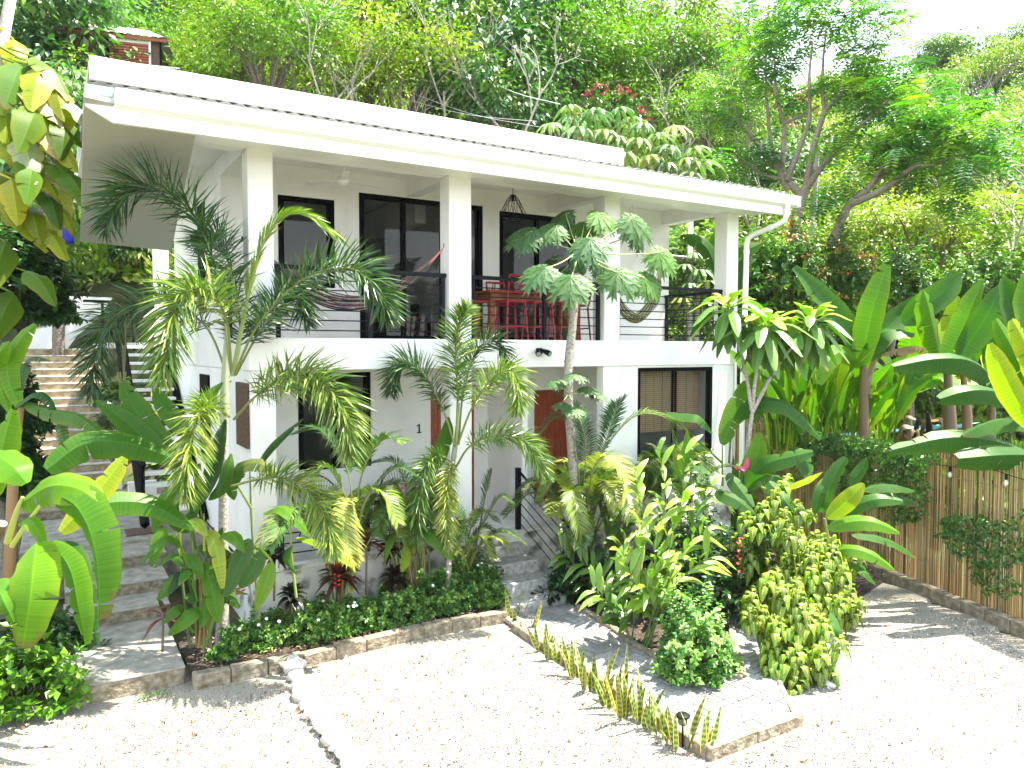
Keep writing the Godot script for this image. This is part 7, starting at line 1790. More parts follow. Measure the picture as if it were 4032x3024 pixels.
func kerbs_and_path() -> void:
	var k := thing("garden_kerb", "low concrete block kerb along the front of the planting bed", "kerb", Vector3(1.3, 0, 1.36))
	for i in 10:
		kerb_block(Vector3(i * 0.42, 0, 0.06 * sin(i * 0.7)), Vector3((i + 1) * 0.42, 0, 0.06 * sin((i + 1) * 0.7)), 0.14, 0.17, k)
	var right := thing("path_kerb", "weathered wood toned edging kerb along the planted island beside the brick path", "kerb", Vector3(6.6, 0, 1.7))
	var q := [Vector3(6.62, 0, 1.62), Vector3(6.5, 0, 2.6), Vector3(6.36, 0, 3.3), Vector3(6.3, 0, 4.05), Vector3(6.82, 0, 4.6), Vector3(7.6, 0, 3.75), Vector3(8.4, 0, 2.9)]
	for i in q.size() - 1: kerb_block(q[i] - right.position * Vector3(1, 0, 1), q[i + 1] - right.position * Vector3(1, 0, 1), 0.09, 0.13, right)
	var front := thing("path_end_kerb", "concrete edging kerb across the near end of the brick path", "kerb", Vector3(5.2, 0, 5.62))
	q = [Vector3(5.26, 0, 5.56), Vector3(5.92, 0, 5.56), Vector3(6.62, 0, 5.56)]
	for i in 2: kerb_block(q[i] - front.position, q[i + 1] - front.position, 0.10, 0.13, front)
	var edge := thing("path_right_kerb", "thin dark edging along the right side of the brick path under the yellow shrub", "kerb", Vector3(6.6, 0, 5.5))
	q = [Vector3(6.62, 0, 5.48), Vector3(7.05, 0, 4.95), Vector3(7.5, 0, 4.42), Vector3(7.95, 0, 3.9), Vector3(8.3, 0, 3.35)]
	for i in 4: kerb_block(q[i] - edge.position, q[i + 1] - edge.position, 0.06, 0.10, edge)
	var left := thing("path_left_kerb", "dark edging along the snake plants on the left of the brick path", "kerb", Vector3(5.42, 0, 1.7))
	for i in 7: kerb_block(Vector3(-i * 0.022, 0, i * 0.55), Vector3(-(i + 1) * 0.022, 0, (i + 1) * 0.55), 0.06, 0.12, left)

	# the path: concrete pavers laid in a herringbone
	var bed := MB.new()
	var outline := PackedVector2Array([Vector2(5.46, 1.40), Vector2(6.62, 1.40), Vector2(6.46, 2.7), Vector2(6.32, 3.4), Vector2(6.26, 4.05), Vector2(6.80, 4.62), Vector2(7.55, 3.8), Vector2(8.35, 2.95), Vector2(9.2, 3.0), Vector2(8.25, 3.38), Vector2(7.92, 3.9), Vector2(7.02, 4.95), Vector2(6.58, 5.47), Vector2(5.30, 5.52)])
	for t in Geometry2D.triangulate_polygon(outline): bed.ix.append(t)
	for p in outline: bed.add(Vector3(p.x, 0.022, p.y), Color.WHITE)
	var path := struct("brick_path", bed.mesh(M.soil))
	var shapes := []
	for v in 4:
		var one := MB.new()
		var kx := [1.0, 0.85, 1.12, 0.72][v] as float
		one.box(Vector3(-0.108, -0.03, -0.0505), Vector3(0.108, 0.03, 0.0505), Color(kx, kx, kx), 0.007)
		shapes.append(one.mesh(M.paver))
	var w := 0.115
	var turn := Basis(Vector3.UP, 0.06)
	var n := 0
	var paver_rest := []
	var cut_pavers := []
	for i in range(-40, 40):
		for j in range(-20, 20):
			var o := Vector2(i + 2 * j, -i + 2 * j) * w
			for e in [[o + Vector2(w, w * 0.5), 0.0], [o + Vector2(2.5 * w, w), PI / 2]]:
				var c: Vector2 = e[0]
				var p3 := Vector3(5.9, 0.048, 3.4) + turn * Vector3(c.x, 0, c.y)
				var rect := PackedVector2Array()
				for ck in [[-1, -1], [1, -1], [1, 1], [-1, 1]]:
					var e3 := p3 + turn * (Basis(Vector3.UP, e[1]) * Vector3(ck[0] * 0.108, 0, ck[1] * 0.0505))
					rect.append(Vector2(e3.x, e3.z))
				var cut := Geometry2D.intersect_polygons(rect, outline)
				if cut.is_empty(): continue
				var inside := true
				for cq in rect: inside = inside and Geometry2D.is_point_in_polygon(cq, outline)
				if not inside:      # a paver cut to the edge of the path
					var pm := MB.new()
					var poly: PackedVector2Array = cut[0]
					if poly.size() < 3: continue
					for cq in Geometry2D.triangulate_polygon(poly): pm.ix.append(cq)
					for cq in poly: pm.add(Vector3(cq.x, 0.078, cq.y), Color.WHITE)
					for cq in poly.size():
						var a2 := poly[cq]
						var b2 := poly[(cq + 1) % poly.size()]
						pm.quad(Vector3(a2.x, 0.02, a2.y), Vector3(b2.x, 0.02, b2.y), Vector3(b2.x, 0.078, b2.y), Vector3(a2.x, 0.078, a2.y), Color.WHITE)
					cut_pavers.append(pm)
					continue
				var t := Transform3D(turn * Basis(Vector3.UP, e[1] + rr(-0.012, 0.012)) * Basis(Vector3.RIGHT, rr(-0.012, 0.012)), p3 + Vector3(0, rr(-0.003, 0.003), 0))
				n += 1
				if n <= 300: put("paver", shapes[rng.randi() % 4], path, t)
				else: paver_rest.append(t)
	for pm in cut_pavers:
		n += 1
		if n <= 300: put("paver", pm.mesh(M.paver), path)
		else: stuff(put("cut_paver", pm.mesh(M.paver), path))
	if paver_rest.size():
		multi("paver", shapes[0], paver_rest, [], path)

func rock_mesh(seed_: int) -> ArrayMesh:
	var sp := SphereMesh.new()
	sp.radial_segments = 14
	sp.rings = 8
	var st := SurfaceTool.new()
	st.create_from(sp, 0)
	var arr := st.commit_to_arrays()
	var f := FastNoiseLite.new()
	f.seed = seed_
	f.frequency = 0.9
	var v: PackedVector3Array = arr[Mesh.ARRAY_VERTEX]
	for i in v.size():
		var p := v[i] * 2.0
		v[i] = v[i] * (1.0 + 0.55 * f.get_noise_3dv(p) + 0.25 * f.get_noise_3dv(p * 2.3)) * 2.0
	var b := MB.new()
	b.v = v
	b.n = arr[Mesh.ARRAY_NORMAL]
	for q in v: b.c.append(Color.WHITE)
	b.ix = arr[Mesh.ARRAY_INDEX]
	return b.mesh(M.rock)

func rocks() -> void:
	var kinds := []
	for k in 4: kinds.append(rock_mesh(40 + k))
	var words := ["large pale rounded stone at the kerb end of the parking divider line", "small pale stone second from the kerb in the divider line", "long whitish stone third from the kerb in the divider line", "flat whitish stone fourth from the kerb in the divider line", "white stone fifth from the kerb in the divider line", "long white stone midway down the divider line", "low white stone just past the middle of the divider line", "small greyish stone eighth along the divider line", "pinkish round stone ninth along the divider line", "big pale stone with shaded side near the bottom of the divider line", "round white stone next to last in view in the divider line", "pale stone last in view at the bottom edge of the photo", "half buried white stone between bigger divider stones", "pebble sized stone beside the divider line"]
	var at := [Vector3(2.42, 0.05, 1.5), Vector3(2.4, 0.03, 1.77), Vector3(2.36, 0.03, 2.04), Vector3(2.34, 0.03, 2.33), Vector3(2.31, 0.03, 2.57), Vector3(2.31, 0.03, 2.76), Vector3(2.31, 0.03, 2.95), Vector3(2.31, 0.04, 3.11), Vector3(2.32, 0.05, 3.26), Vector3(2.3, 0.05, 3.42), Vector3(2.3, 0.05, 3.6), Vector3(2.31, 0.05, 3.77), Vector3(2.29, 0.05, 3.92), Vector3(2.29, 0.05, 4.05)]
	var size := [0.125, 0.09, 0.09, 0.11, 0.09, 0.10, 0.085, 0.08, 0.085, 0.10, 0.08, 0.09, 0.07, 0.10]
	for i in at.size():
		var r := put("border_stone", kinds[i % 4], self, Transform3D(Basis(Vector3.UP, rr(0, TAU)) * Basis.from_scale(Vector3(size[i] * rr(1.15, 1.55), size[i] * 0.85, size[i] * rr(1.0, 1.3))), at[i] + Vector3(0, 0.02, 0)))
		tag(r, words[i], "stone", "stones dividing the parking bays")
	var places := [[Vector3(8.09, 0.03, 4.63), "whitish stone edging the gravel right of the yellow shrub"], [Vector3(8.48, 0.03, 4.43), "pale stone behind another at the right foot of the yellow shrub"], [Vector3(8.05, 0.03, 4.85), "flat white stone lying out on the gravel by the yellow shrub"], [Vector3(7.67, 0.02, 5.12), "low bleached stone nearest the viewer beside the yellow shrub"], [Vector3(8.82, 0.03, 4.36), "pale stone under the tip of a long hanging leaf"]]
	for q in places:
		var r := put("border_stone", kinds[rng.randi() % 4], self, Transform3D(Basis(Vector3.UP, rr(0, TAU)) * Basis.from_scale(Vector3(0.13, 0.07, 0.10)), q[0]))
		tag(r, q[1], "stone", "stones edging the shrub bed")

func steps() -> void:
	var c := thing("entrance_steps", "grey weathered concrete steps climbing to the ground floor porch", "steps", Vector3(5.6, 0, 1.35))
	for i in 4:
		var b := MB.new()
		var z1 := 1.35 - i * 0.41
		b.box(Vector3(5.50 + 0.03 * i, -0.03, z1 - 0.41 - (0.03 if i < 3 else 0.0)) - c.position, Vector3(6.62 + 0.02 * i, 0.18 * (i + 1), z1) - c.position, Color.WHITE, 0.015)
		put("step", b.mesh(M.step), c)
	# the broad concrete steps and landing on the left
	var l := thing("side_steps", "broad brown concrete steps with paler treads and landing at the lower left", "steps", Vector3(0.6, 0, 1.2))
	var y := 0.2
	for q in [[0.05, 1.20, 1.25, -0.75], [0.06, -0.75, 1.33, -1.45], [0.08, -1.45, 1.40, -2.35], [0.10, -2.35, 1.48, -3.2]]:
		var b := MB.new()
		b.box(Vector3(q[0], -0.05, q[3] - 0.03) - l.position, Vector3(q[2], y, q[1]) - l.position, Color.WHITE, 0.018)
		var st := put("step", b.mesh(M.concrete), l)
		boxes("tread", [[Vector3(q[0] - 0.004, y - 0.012, q[3] - 0.02) - l.position, Vector3(q[2] + 0.004, y + 0.006, q[1] + 0.008) - l.position]], M.tread, st, 0.005)  # tread tone is paler than the brown step under it
		y += 0.17
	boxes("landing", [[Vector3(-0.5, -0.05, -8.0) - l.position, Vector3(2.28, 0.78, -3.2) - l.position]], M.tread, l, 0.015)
	boxes("drain_cover", [[Vector3(1.0, 0.784, -4.0) - l.position, Vector3(1.62, 0.80, -3.45) - l.position]], M.brown_wood, l, 0.003)
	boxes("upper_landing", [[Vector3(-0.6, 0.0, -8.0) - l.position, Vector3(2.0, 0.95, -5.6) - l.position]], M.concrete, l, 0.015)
	# the long flight up the bank
	var s := thing("bank_stairs", "long flight of brown concrete stairs climbing the bank at the left", "stairs", Vector3(0.3, 0.9, -7.6))
	for i in 18:
		var b := MB.new()
		var yy := 0.95 + (i + 1) * 0.166
		var zz := -7.45 - i * 0.26
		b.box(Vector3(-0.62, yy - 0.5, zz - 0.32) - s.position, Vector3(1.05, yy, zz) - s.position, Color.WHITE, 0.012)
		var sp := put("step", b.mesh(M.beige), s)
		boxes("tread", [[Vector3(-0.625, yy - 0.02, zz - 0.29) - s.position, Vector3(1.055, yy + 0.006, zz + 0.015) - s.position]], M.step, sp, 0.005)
	boxes("stringer_wall", [[Vector3(1.06, 0.5, -8.1) - s.position, Vector3(1.22, 1.2, -7.4) - s.position]], M.paint, s)
	var w := thing("retaining_wall", "white painted retaining wall at the head of the bank stairs", "wall", Vector3(1.0, 3.5, -12.4))
	boxes("wall", [[Vector3(-1.6, -2.5, -0.25), Vector3(2.9, 1.82, 0.0)]], M.paint, w)
	var lw := thing("stair_side_wall", "low white wall beside the planting strip between the two stairs", "wall", Vector3(1.15, 0, -6.0))
	boxes("wall", [[Vector3(0.0, 0.9, -5.0), Vector3(0.12, 2.6, -1.6)], [Vector3(0.1, 0.8, -0.4), Vector3(0.62, 1.25, -0.28)]], M.paint, lw)
	# steel stair with white treads up the side of the house
	var st := thing("steel_stair", "black steel stair with white treads along the left wall of the house", "stairs", Vector3(1.75, 0.95, -3.6))
	for i in 17:
		boxes("tread", [[Vector3(-0.42, 0.15 + i * 0.178, -i * 0.27 - 0.27), Vector3(0.42, 0.21 + i * 0.178, -i * 0.27 + 0.03)]], M.white_metal, st, 0.01)
	for sx in [-0.47, 0.47]:
		var b := MB.new()
		b.tube([Vector3(sx, 0.0, 0.2), Vector3(sx, 3.12, -4.7)], [0.075], 4, Color.WHITE)
		put("stringer", b.mesh(M.charcoal), st)
	var hr := MB.new()
	hr.tube([Vector3(-0.47, 1.0, 0.2), Vector3(-0.47, 4.05, -4.7)], [0.035], 4, Color.WHITE)
	put("handrail", hr.mesh(M.charcoal), st)
	for i in 4:
		var pb := MB.new()
		pb.box(Vector3(-0.5, 0.1 + i * 0.95, -0.05 - i * 1.5), Vector3(-0.44, 1.1 + i * 0.95, 0.01 - i * 1.5))
		put("baluster", pb.mesh(M.charcoal), st)
	for k in 4:
		var rb := MB.new()
		rb.tube([Vector3(-0.47, 0.2 + k * 0.19, 0.2), Vector3(-0.47, 3.25 + k * 0.19, -4.7)], [0.009], 4, Color.WHITE)
		put("bar", rb.mesh(M.charcoal), st)
	boxes("top_platform", [[Vector3(-0.9, 3.0, -6.6), Vector3(0.5, 3.12, -4.8)]], M.white_metal, st)
	# railing at the head of the bank
	var r := thing("bank_railing", "black steel railing at the head of the bank stairs in front of the white wall", "railing", Vector3(1.1, 3.9, -11.4))
	for i in 3: boxes("post", [[Vector3(i * 0.7, 0, 0), Vector3(i * 0.7 + 0.06, 1.25, 0.06)]], M.charcoal, r)
	for k in 6: boxes("bar", [[Vector3(-0.4, 0.15 + k * 0.2, 0.02), Vector3(1.6, 0.165 + k * 0.2, 0.035)]], M.charcoal, r, 0.002)
	boxes("top_rail", [[Vector3(-0.4, 1.22, 0.0), Vector3(1.6, 1.28, 0.06)]], M.charcoal, r)
	# handrail of the bank stairs, and the rail of the entrance steps
	var h := thing("stair_handrail", "dark post and rail at the left of the bank stairs", "railing", Vector3(-0.66, 1.1, -7.4))
	for i in 4: boxes("post", [[Vector3(-0.03, i * 1.0 - 0.2, -i * 1.35), Vector3(0.03, i * 1.0 + 0.95, -i * 1.35 + 0.06)]], M.charcoal, h)
	var hb := MB.new()
	hb.tube([Vector3(0, 0.95, 0), Vector3(0, 3.95, -4.05)], [0.025], 6, Color.WHITE)
	put("rail", hb.mesh(M.charcoal), h)
	var e := thing("entrance_railing", "black steel railing sloping down beside the entrance steps", "railing", Vector3(6.62, 0.72, -0.1))
	boxes("post", [[Vector3(-0.03, 0.0, -0.03), Vector3(0.05, 1.22, 0.05)]], M.black, e)
	boxes("post", [[Vector3(0.06, -0.72, 1.55), Vector3(0.13, 0.42, 1.62)]], M.black, e)
	for k in 6:
		var b := MB.new()
		var yy := 1.17 - k * 0.17
		b.tube([Vector3(0.02, yy, 0.0), Vector3(0.095, yy - 0.80, 1.58)], [0.028 if k == 0 else 0.011], 4, Color.WHITE)
		put("top_rail" if k == 0 else "bar", b.mesh(M.black), e)

# ---------------------------------------------------------------- the house
func glazing(parent: Node, x0: float, x1: float, y0: float, y1: float, z: float, leaves: int, fr := 0.07, glass: Material = M.glass) -> void:
	boxes("window_frame", [[Vector3(x0, y0, z - 0.07), Vector3(x0 + fr, y1, z + 0.05)], [Vector3(x1 - fr, y0, z - 0.07), Vector3(x1, y1, z + 0.05)], [Vector3(x0 + fr, y1 - fr, z - 0.07), Vector3(x1 - fr, y1, z + 0.05)], [Vector3(x0 + fr, y0, z - 0.07), Vector3(x1 - fr, y0 + fr, z + 0.05)]], M.charcoal, parent, 0.004)
	var w := (x1 - x0 - 2 * fr) / leaves
	for i in leaves:
		var a := x0 + fr + i * w
		var zz := z - 0.03 + 0.035 * (i % 2)
		var p := boxes("sash", [[Vector3(a, y0 + fr, zz - 0.015), Vector3(a + 0.045, y1 - fr, zz + 0.015)], [Vector3(a + w - 0.045, y0 + fr, zz - 0.015), Vector3(a + w, y1 - fr, zz + 0.015)]], M.charcoal, parent, 0.003)
		var g := MB.new()
		g.quad(Vector3(a + 0.045, y0 + fr, zz), Vector3(a + w - 0.045, y0 + fr, zz), Vector3(a + w - 0.045, y1 - fr, zz), Vector3(a + 0.045, y1 - fr, zz), Color.WHITE)
		put("pane", g.mesh(glass), p)

func panel_door(parent: Node, x0: float, x1: float, y0: float, y1: float, z: float) -> void:
	var d := boxes("door", [[Vector3(x0 + 0.06, y0 + 0.01, z - 0.05), Vector3(x1 - 0.06, y1 - 0.06, z)]], M.red_wood, parent)
	boxes("door_frame", [[Vector3(x0, y0, z - 0.08), Vector3(x0 + 0.055, y1, z + 0.03)], [Vector3(x1 - 0.055, y0, z - 0.08), Vector3(x1, y1, z + 0.03)], [Vector3(x0 + 0.055, y1 - 0.055, z - 0.08), Vector3(x1 - 0.055, y1, z + 0.03)]], M.red_wood, parent, 0.004)
	var w := (x1 - x0 - 0.12)
	for r in 3:
		for c in 2:
			var px := x0 + 0.06 + 0.09 + c * (w / 2 - 0.03)
			var h0 := y0 + 0.15 + r * (y1 - y0 - 0.2) / 3.0
			boxes("panel", [[Vector3(px, h0, z), Vector3(px + w / 2 - 0.15, h0 + (y1 - y0) / 3.0 - 0.2, z + 0.014)]], M.red_wood, d, 0.008)
	boxes("keypad_lock", [[Vector3(x0 + 0.09, y0 + 0.95, z + 0.001), Vector3(x0 + 0.15, y0 + 1.17, z + 0.03)]], M.grey_metal, d)

func house() -> void:
	var h := thing("house", "white two storey house with a deep balcony and flat overhanging roof", "house")
	var W: Material = M.paint
	boxes("plinth", [[Vector3(2.30, -0.1, -7.0), Vector3(8.36, 0.859, -0.02)], [Vector3(5.56, 0.70, -0.60), Vector3(6.68, 0.86, -0.30 + 0.02)]], M.render, h)
	boxes("plinth", [[Vector3(8.36, -0.1, -7.0), Vector3(11.62, 0.86, -0.02)]], M.render, h)
	boxes("base_wall", [[Vector3(2.28, -0.1, -0.02), Vector3(5.56, 0.80, 0.03)]], M.render, h)
	# porch floor tiles
	for i in 15:
		for j in 4:
			var x0 := 2.66 + i * 0.44
			if x0 > 8.9: continue
			boxes("floor_tile", [[Vector3(x0, 0.86, -1.78 + j * 0.44), Vector3(minf(x0 + 0.434, 9.02), 0.90, -1.78 + j * 0.44 + 0.434)]], M.tile, h, 0.003)
	boxes("porch_step", [[Vector3(5.55, 0.74, -0.34), Vector3(6.70, 0.905, -0.27)]], M.paint, h, 0.01)
	# ground floor walls
	boxes("column", [[Vector3(2.30, 0.80, -0.34), Vector3(2.64, 3.62, 0.0)]], W, h, 0.012)
	boxes("column", [[Vector3(5.32, 0.80, -0.34), Vector3(5.71, 3.62, 0.0)]], W, h, 0.012)
	boxes("porch_wall", [[Vector3(2.30, 0.86, -2.0), Vector3(3.44, 3.62, -1.8)], [Vector3(3.44, 0.86, -2.0), Vector3(4.70, 1.9, -1.8)], [Vector3(4.70, 0.86, -2.0), Vector3(5.83, 3.62, -1.8)], [Vector3(6.72, 0.86, -2.0), Vector3(8.06, 3.62, -1.8)], [Vector3(8.95, 0.86, -2.0), Vector3(9.2, 3.62, -1.8)], [Vector3(5.83, 3.14, -2.0), Vector3(6.72, 3.62, -1.8)], [Vector3(8.06, 3.12, -2.0), Vector3(8.95, 3.62, -1.8)], [Vector3(3.44, 3.53, -2.0), Vector3(4.70, 3.62, -1.8)]], W, h)
	boxes("porch_partition", [[Vector3(7.00, 0.9, -1.8), Vector3(7.12, 3.62, -0.55)]], W, h, 0.01)
	boxes("side_wall", [[Vector3(2.30, 0.80, -7.0), Vector3(2.46, 3.62, -0.34)]], W, h)
	boxes("front_wall", [[Vector3(8.35, 0.80, -0.2), Vector3(9.15, 3.62, 0.0)], [Vector3(11.05, 0.80, -0.2), Vector3(11.62, 3.62, 0.0)], [Vector3(9.15, 0.80, -0.2), Vector3(11.05, 1.86, 0.0)], [Vector3(9.15, 3.58, -0.2), Vector3(11.05, 3.62, 0.0)]], W, h, 0.01)
	boxes("reveal_wall", [[Vector3(9.03, 0.86, -1.8), Vector3(9.13, 3.62, -0.2)]], W, h)
	boxes("end_wall", [[Vector3(11.46, -0.1, -7.0), Vector3(11.62, 3.62, -0.2)]], W, h)
	boxes("back_wall", [[Vector3(2.30, -0.1, -7.16), Vector3(11.62, 6.9, -7.0)]], W, h)
	glazing(h, 3.44, 4.70, 1.9, 3.53, -1.88, 2)
	glazing(h, 9.15, 11.05, 1.86, 3.58, -0.06, 2, 0.07, M.clear_glass)
	boxes("window_blind", [[Vector3(9.24, 2.35, -0.30), Vector3(10.96, 3.5, -0.29)]], M.blind, h, 0.001)
	boxes("window_sill", [[Vector3(9.10, 1.82, -0.02), Vector3(11.10, 1.862, 0.05)]], W, h)
	panel_door(h, 5.83, 6.72, 0.9, 3.14, -1.84)
	panel_door(h, 8.06, 8.95, 0.9, 3.12, -1.84)
	var num := TextMesh.new()
	num.text = "1"
	var sf := SystemFont.new()
	sf.font_names = PackedStringArray(["Droid Serif"])
	sf.font_italic = true
	num.font = sf
	num.font_size = 26
	num.pixel_size = 0.0085
	num.depth = 0.012
	num.material = M.charcoal
	put("house_number", num, h, Transform3D(Basis(), Vector3(5.60, 2.50, -1.79)))
	# the left wall: a dark window and a brown shutter board
	boxes("side_window", [[Vector3(2.262, 2.0, -3.95), Vector3(2.30, 3.48, -3.1)]], M.charcoal, h)
	boxes("shutter_board", [[Vector3(2.25, 2.55, -0.75), Vector3(2.298, 3.45, -0.08)]], M.brown_wood, h)
	# the upper storey
	boxes("balcony_slab", [[Vector3(2.28, 3.62, -7.0), Vector3(11.63, 4.075, 0.02)]], W, h, 0.01)
	for q in [[2.30, 2.64], [5.32, 5.71], [8.36, 8.72], [11.40, 11.72]]:
		boxes("column", [[Vector3(q[0], 4.075, -0.34), Vector3(q[1], 6.62, 0.0)]], W, h, 0.012)
	boxes("eave_beam", [[Vector3(1.55, 6.62, -0.34), Vector3(12.0, 6.92, 0.0)]], W, h, 0.01)
	for x in [2.30, 5.42, 8.4, 11.42]:
		boxes("ceiling_beam", [[Vector3(x, 6.62, -1.9), Vector3(x + 0.22, 6.92, -0.34)]], W, h)
	boxes("upper_wall", [[Vector3(2.30, 4.075, -2.1), Vector3(3.18, 6.92, -1.9)], [Vector3(3.18, 4.075, -2.1), Vector3(4.12, 4.95, -1.9)], [Vector3(3.18, 6.42, -2.1), Vector3(4.12, 6.92, -1.9)], [Vector3(4.12, 4.075, -2.1), Vector3(4.55, 6.92, -1.9)], [Vector3(4.55, 6.6, -2.1), Vector3(6.97, 6.92, -1.9)], [Vector3(6.97, 4.075, -2.1), Vector3(7.33, 6.92, -1.9)], [Vector3(7.33, 6.55, -2.1), Vector3(9.1, 6.92, -1.9)], [Vector3(9.1, 4.075, -2.1), Vector3(11.64, 6.92, -1.9)]], W, h)
	glazing(h, 3.18, 4.12, 4.95, 6.42, -1.96, 1)
	glazing(h, 4.55, 6.97, 4.08, 6.6, -1.96, 3, 0.08)
	glazing(h, 7.33, 9.1, 4.08, 6.55, -1.96, 2, 0.08)
	boxes("side_wall", [[Vector3(2.30, 4.075, -7.0), Vector3(2.46, 6.92, -2.1)]], W, h)
	boxes("side_window", [[Vector3(2.262, 4.6, -3.9), Vector3(2.30, 6.45, -3.3)]], M.charcoal, h)
	boxes("end_wall", [[Vector3(11.46, 4.075, -7.0), Vector3(11.64, 6.92, -2.1)]], W, h)
	boxes("room_wall", [[Vector3(6.95, 4.075, -7.0), Vector3(7.05, 6.92, -2.1)]], W, h)
	boxes("room_beam", [[Vector3(5.9, 6.3, -7.0), Vector3(6.12, 6.86, -2.6)]], W, h)
	for q in [Vector3(4.21, 4.38, -1.9), Vector3(7.05, 5.17, -1.9)]:
		boxes("wall_outlet", [[q + Vector3(-0.06, -0.035, 0), q + Vector3(0.06, 0.035, 0.012)]], M.white_metal, h)
	boxes("cable_conduit", [[Vector3(4.32, 4.4, -1.90), Vector3(4.335, 6.9, -1.885)]], W, h, 0.003)
	# the roof: a flat deck, a fascia and gutter, corrugated sheets and a raised white band
	var roof := boxes("roof", [[Vector3(0.45, 6.92, -7.4), Vector3(12.35, 6.95, 0.30)]], M.paint, h)
	boxes("fascia_board", [[Vector3(0.66, 6.50, 0.72), Vector3(12.12, 6.86, 0.78)]], M.gutter, roof)
	boxes("soffit", [[Vector3(0.66, 6.60, 0.0), Vector3(12.12, 6.62, 0.72)]], M.gutter, roof)
	var gt := MB.new()
	var prof := [Vector2(0.775, 6.66), Vector2(0.80, 6.66), Vector2(0.88, 6.69), Vector2(0.90, 6.74), Vector2(0.905, 6.81), Vector2(0.925, 6.82), Vector2(0.925, 6.86), Vector2(0.90, 6.86), Vector2(0.885, 6.84), Vector2(0.875, 6.75), Vector2(0.86, 6.72), Vector2(0.785, 6.69)]
	for i in prof.size():
		var a: Vector2 = prof[i]
		var b2: Vector2 = prof[(i + 1) % prof.size()]
		gt.quad(Vector3(0.68, a.y, a.x), Vector3(12.40, a.y, a.x), Vector3(12.40, b2.y, b2.x), Vector3(0.68, b2.y, b2.x), Color.WHITE)
	gt.box(Vector3(0.675, 6.66, 0.775), Vector3(0.685, 6.86, 0.92))
	gt.box(Vector3(12.395, 6.66, 0.775), Vector3(12.405, 6.86, 0.92))
	put("gutter", gt.mesh(M.gutter), roof)
	var fl := MB.new()   # the bare end of the fascia at the left corner
	fl.quad(Vector3(0.38, 6.66, 0.74), Vector3(0.67, 6.50, 0.76), Vector3(0.67, 6.86, 0.76), Vector3(0.38, 6.86, 0.74), Color.WHITE)
	fl.quad(Vector3(0.38, 6.66, 0.70), Vector3(0.38, 6.86, 0.70), Vector3(0.67, 6.86, 0.70), Vector3(0.67, 6.50, 0.70), Color.WHITE)
	fl.quad(Vector3(0.38, 6.66, 0.70), Vector3(0.67, 6.50, 0.70), Vector3(0.67, 6.50, 0.76), Vector3(0.38, 6.66, 0.74), Color.WHITE)
	put("fascia_end", fl.mesh(M.gutter), roof)
	boxes("flashing", [[Vector3(0.38, 6.78, 0.765), Vector3(0.672, 6.89, 0.785)]], M.grey_metal, roof)
	var cs := MB.new()
	var n := 560
	for i in n:
		var xa := 0.42 + i * (12.36 - 0.42) / n
		var xb := 0.42 + (i + 1) * (12.36 - 0.42) / n
		var ya := 0.016 * sin(xa * TAU / 0.17)
		var yb := 0.016 * sin(xb * TAU / 0.17)
		cs.quad(Vector3(xa, 6.972 + ya, 0.66), Vector3(xb, 6.972 + yb, 0.66), Vector3(xb, 6.985 + yb, -2.5), Vector3(xa, 6.985 + ya, -2.5), Color.WHITE)
	put("corrugated_sheet", cs.mesh(M.roof), roof)
	boxes("roof_band", [[Vector3(0.45, 7.072, 0.36), Vector3(8.42, 7.33, 0.44)]], M.gutter, roof)
	boxes("roof_band_gap_shade", [[Vector3(0.45, 6.96, 0.10), Vector3(8.42, 7.07, 0.34)]], M.charcoal, roof)  # black filler painted in for the shadow in the gap under the band
	boxes("roof_band_top", [[Vector3(0.45, 7.27, -6.8), Vector3(8.42, 7.318, 0.355)]], M.gutter, roof)
	# the slanted shade panel on the left
	var sh := MB.new()
	var p := [Vector3(0.37, 6.72, 0.86), Vector3(1.58, 6.66, 0.70), Vector3(1.70, 5.52, -2.85), Vector3(0.41, 5.56, -2.75)]
	var up := Vector3(0, 0.05, -0.02)
	sh.quad(p[0], p[3], p[2], p[1], Color.WHITE)
	for i in 4: sh.quad(p[i], p[(i + 1) % 4], p[(i + 1) % 4] + up, p[i] + up, Color.WHITE)
	sh.quad(p[0] + up, p[1] + up, p[2] + up, p[3] + up, Color.WHITE)
	put("shade_panel", sh.mesh(M.cement_board), roof)
	boxes("shade_post", [[Vector3(1.98, 3.7, -8.2), Vector3(2.28, 6.9, -7.9)]], W, h)
	# downpipe
	var dp := MB.new()
	dp.smooth = true
	dp.tube([Vector3(12.10, 6.70, 0.85), Vector3(12.10, 6.52, 0.85), Vector3(12.09, 6.40, 0.80), Vector3(12.04, 6.33, 0.70), Vector3(11.88, 6.18, 0.22), Vector3(11.86, 6.12, 0.12), Vector3(11.855, 6.02, 0.08), Vector3(11.855, 5.85, 0.08), Vector3(11.80, 3.0, 0.08), Vector3(11.80, 0.1, 0.08)], [0.052], 12, Color.WHITE)
	put("downpipe", dp.mesh(M.gutter), h)
	for q in [[Vector3(12.0, 6.29, 0.58), Vector3(11.975, 6.267, 0.50)], [Vector3(11.855, 5.90, 0.08), Vector3(11.855, 5.82, 0.08)]]:
		var cl := MB.new()
		cl.smooth = true
		cl.tube([q[0], q[1]], [0.062], 12, Color.WHITE)
		put("pipe_collar", cl.mesh(M.gutter), h)

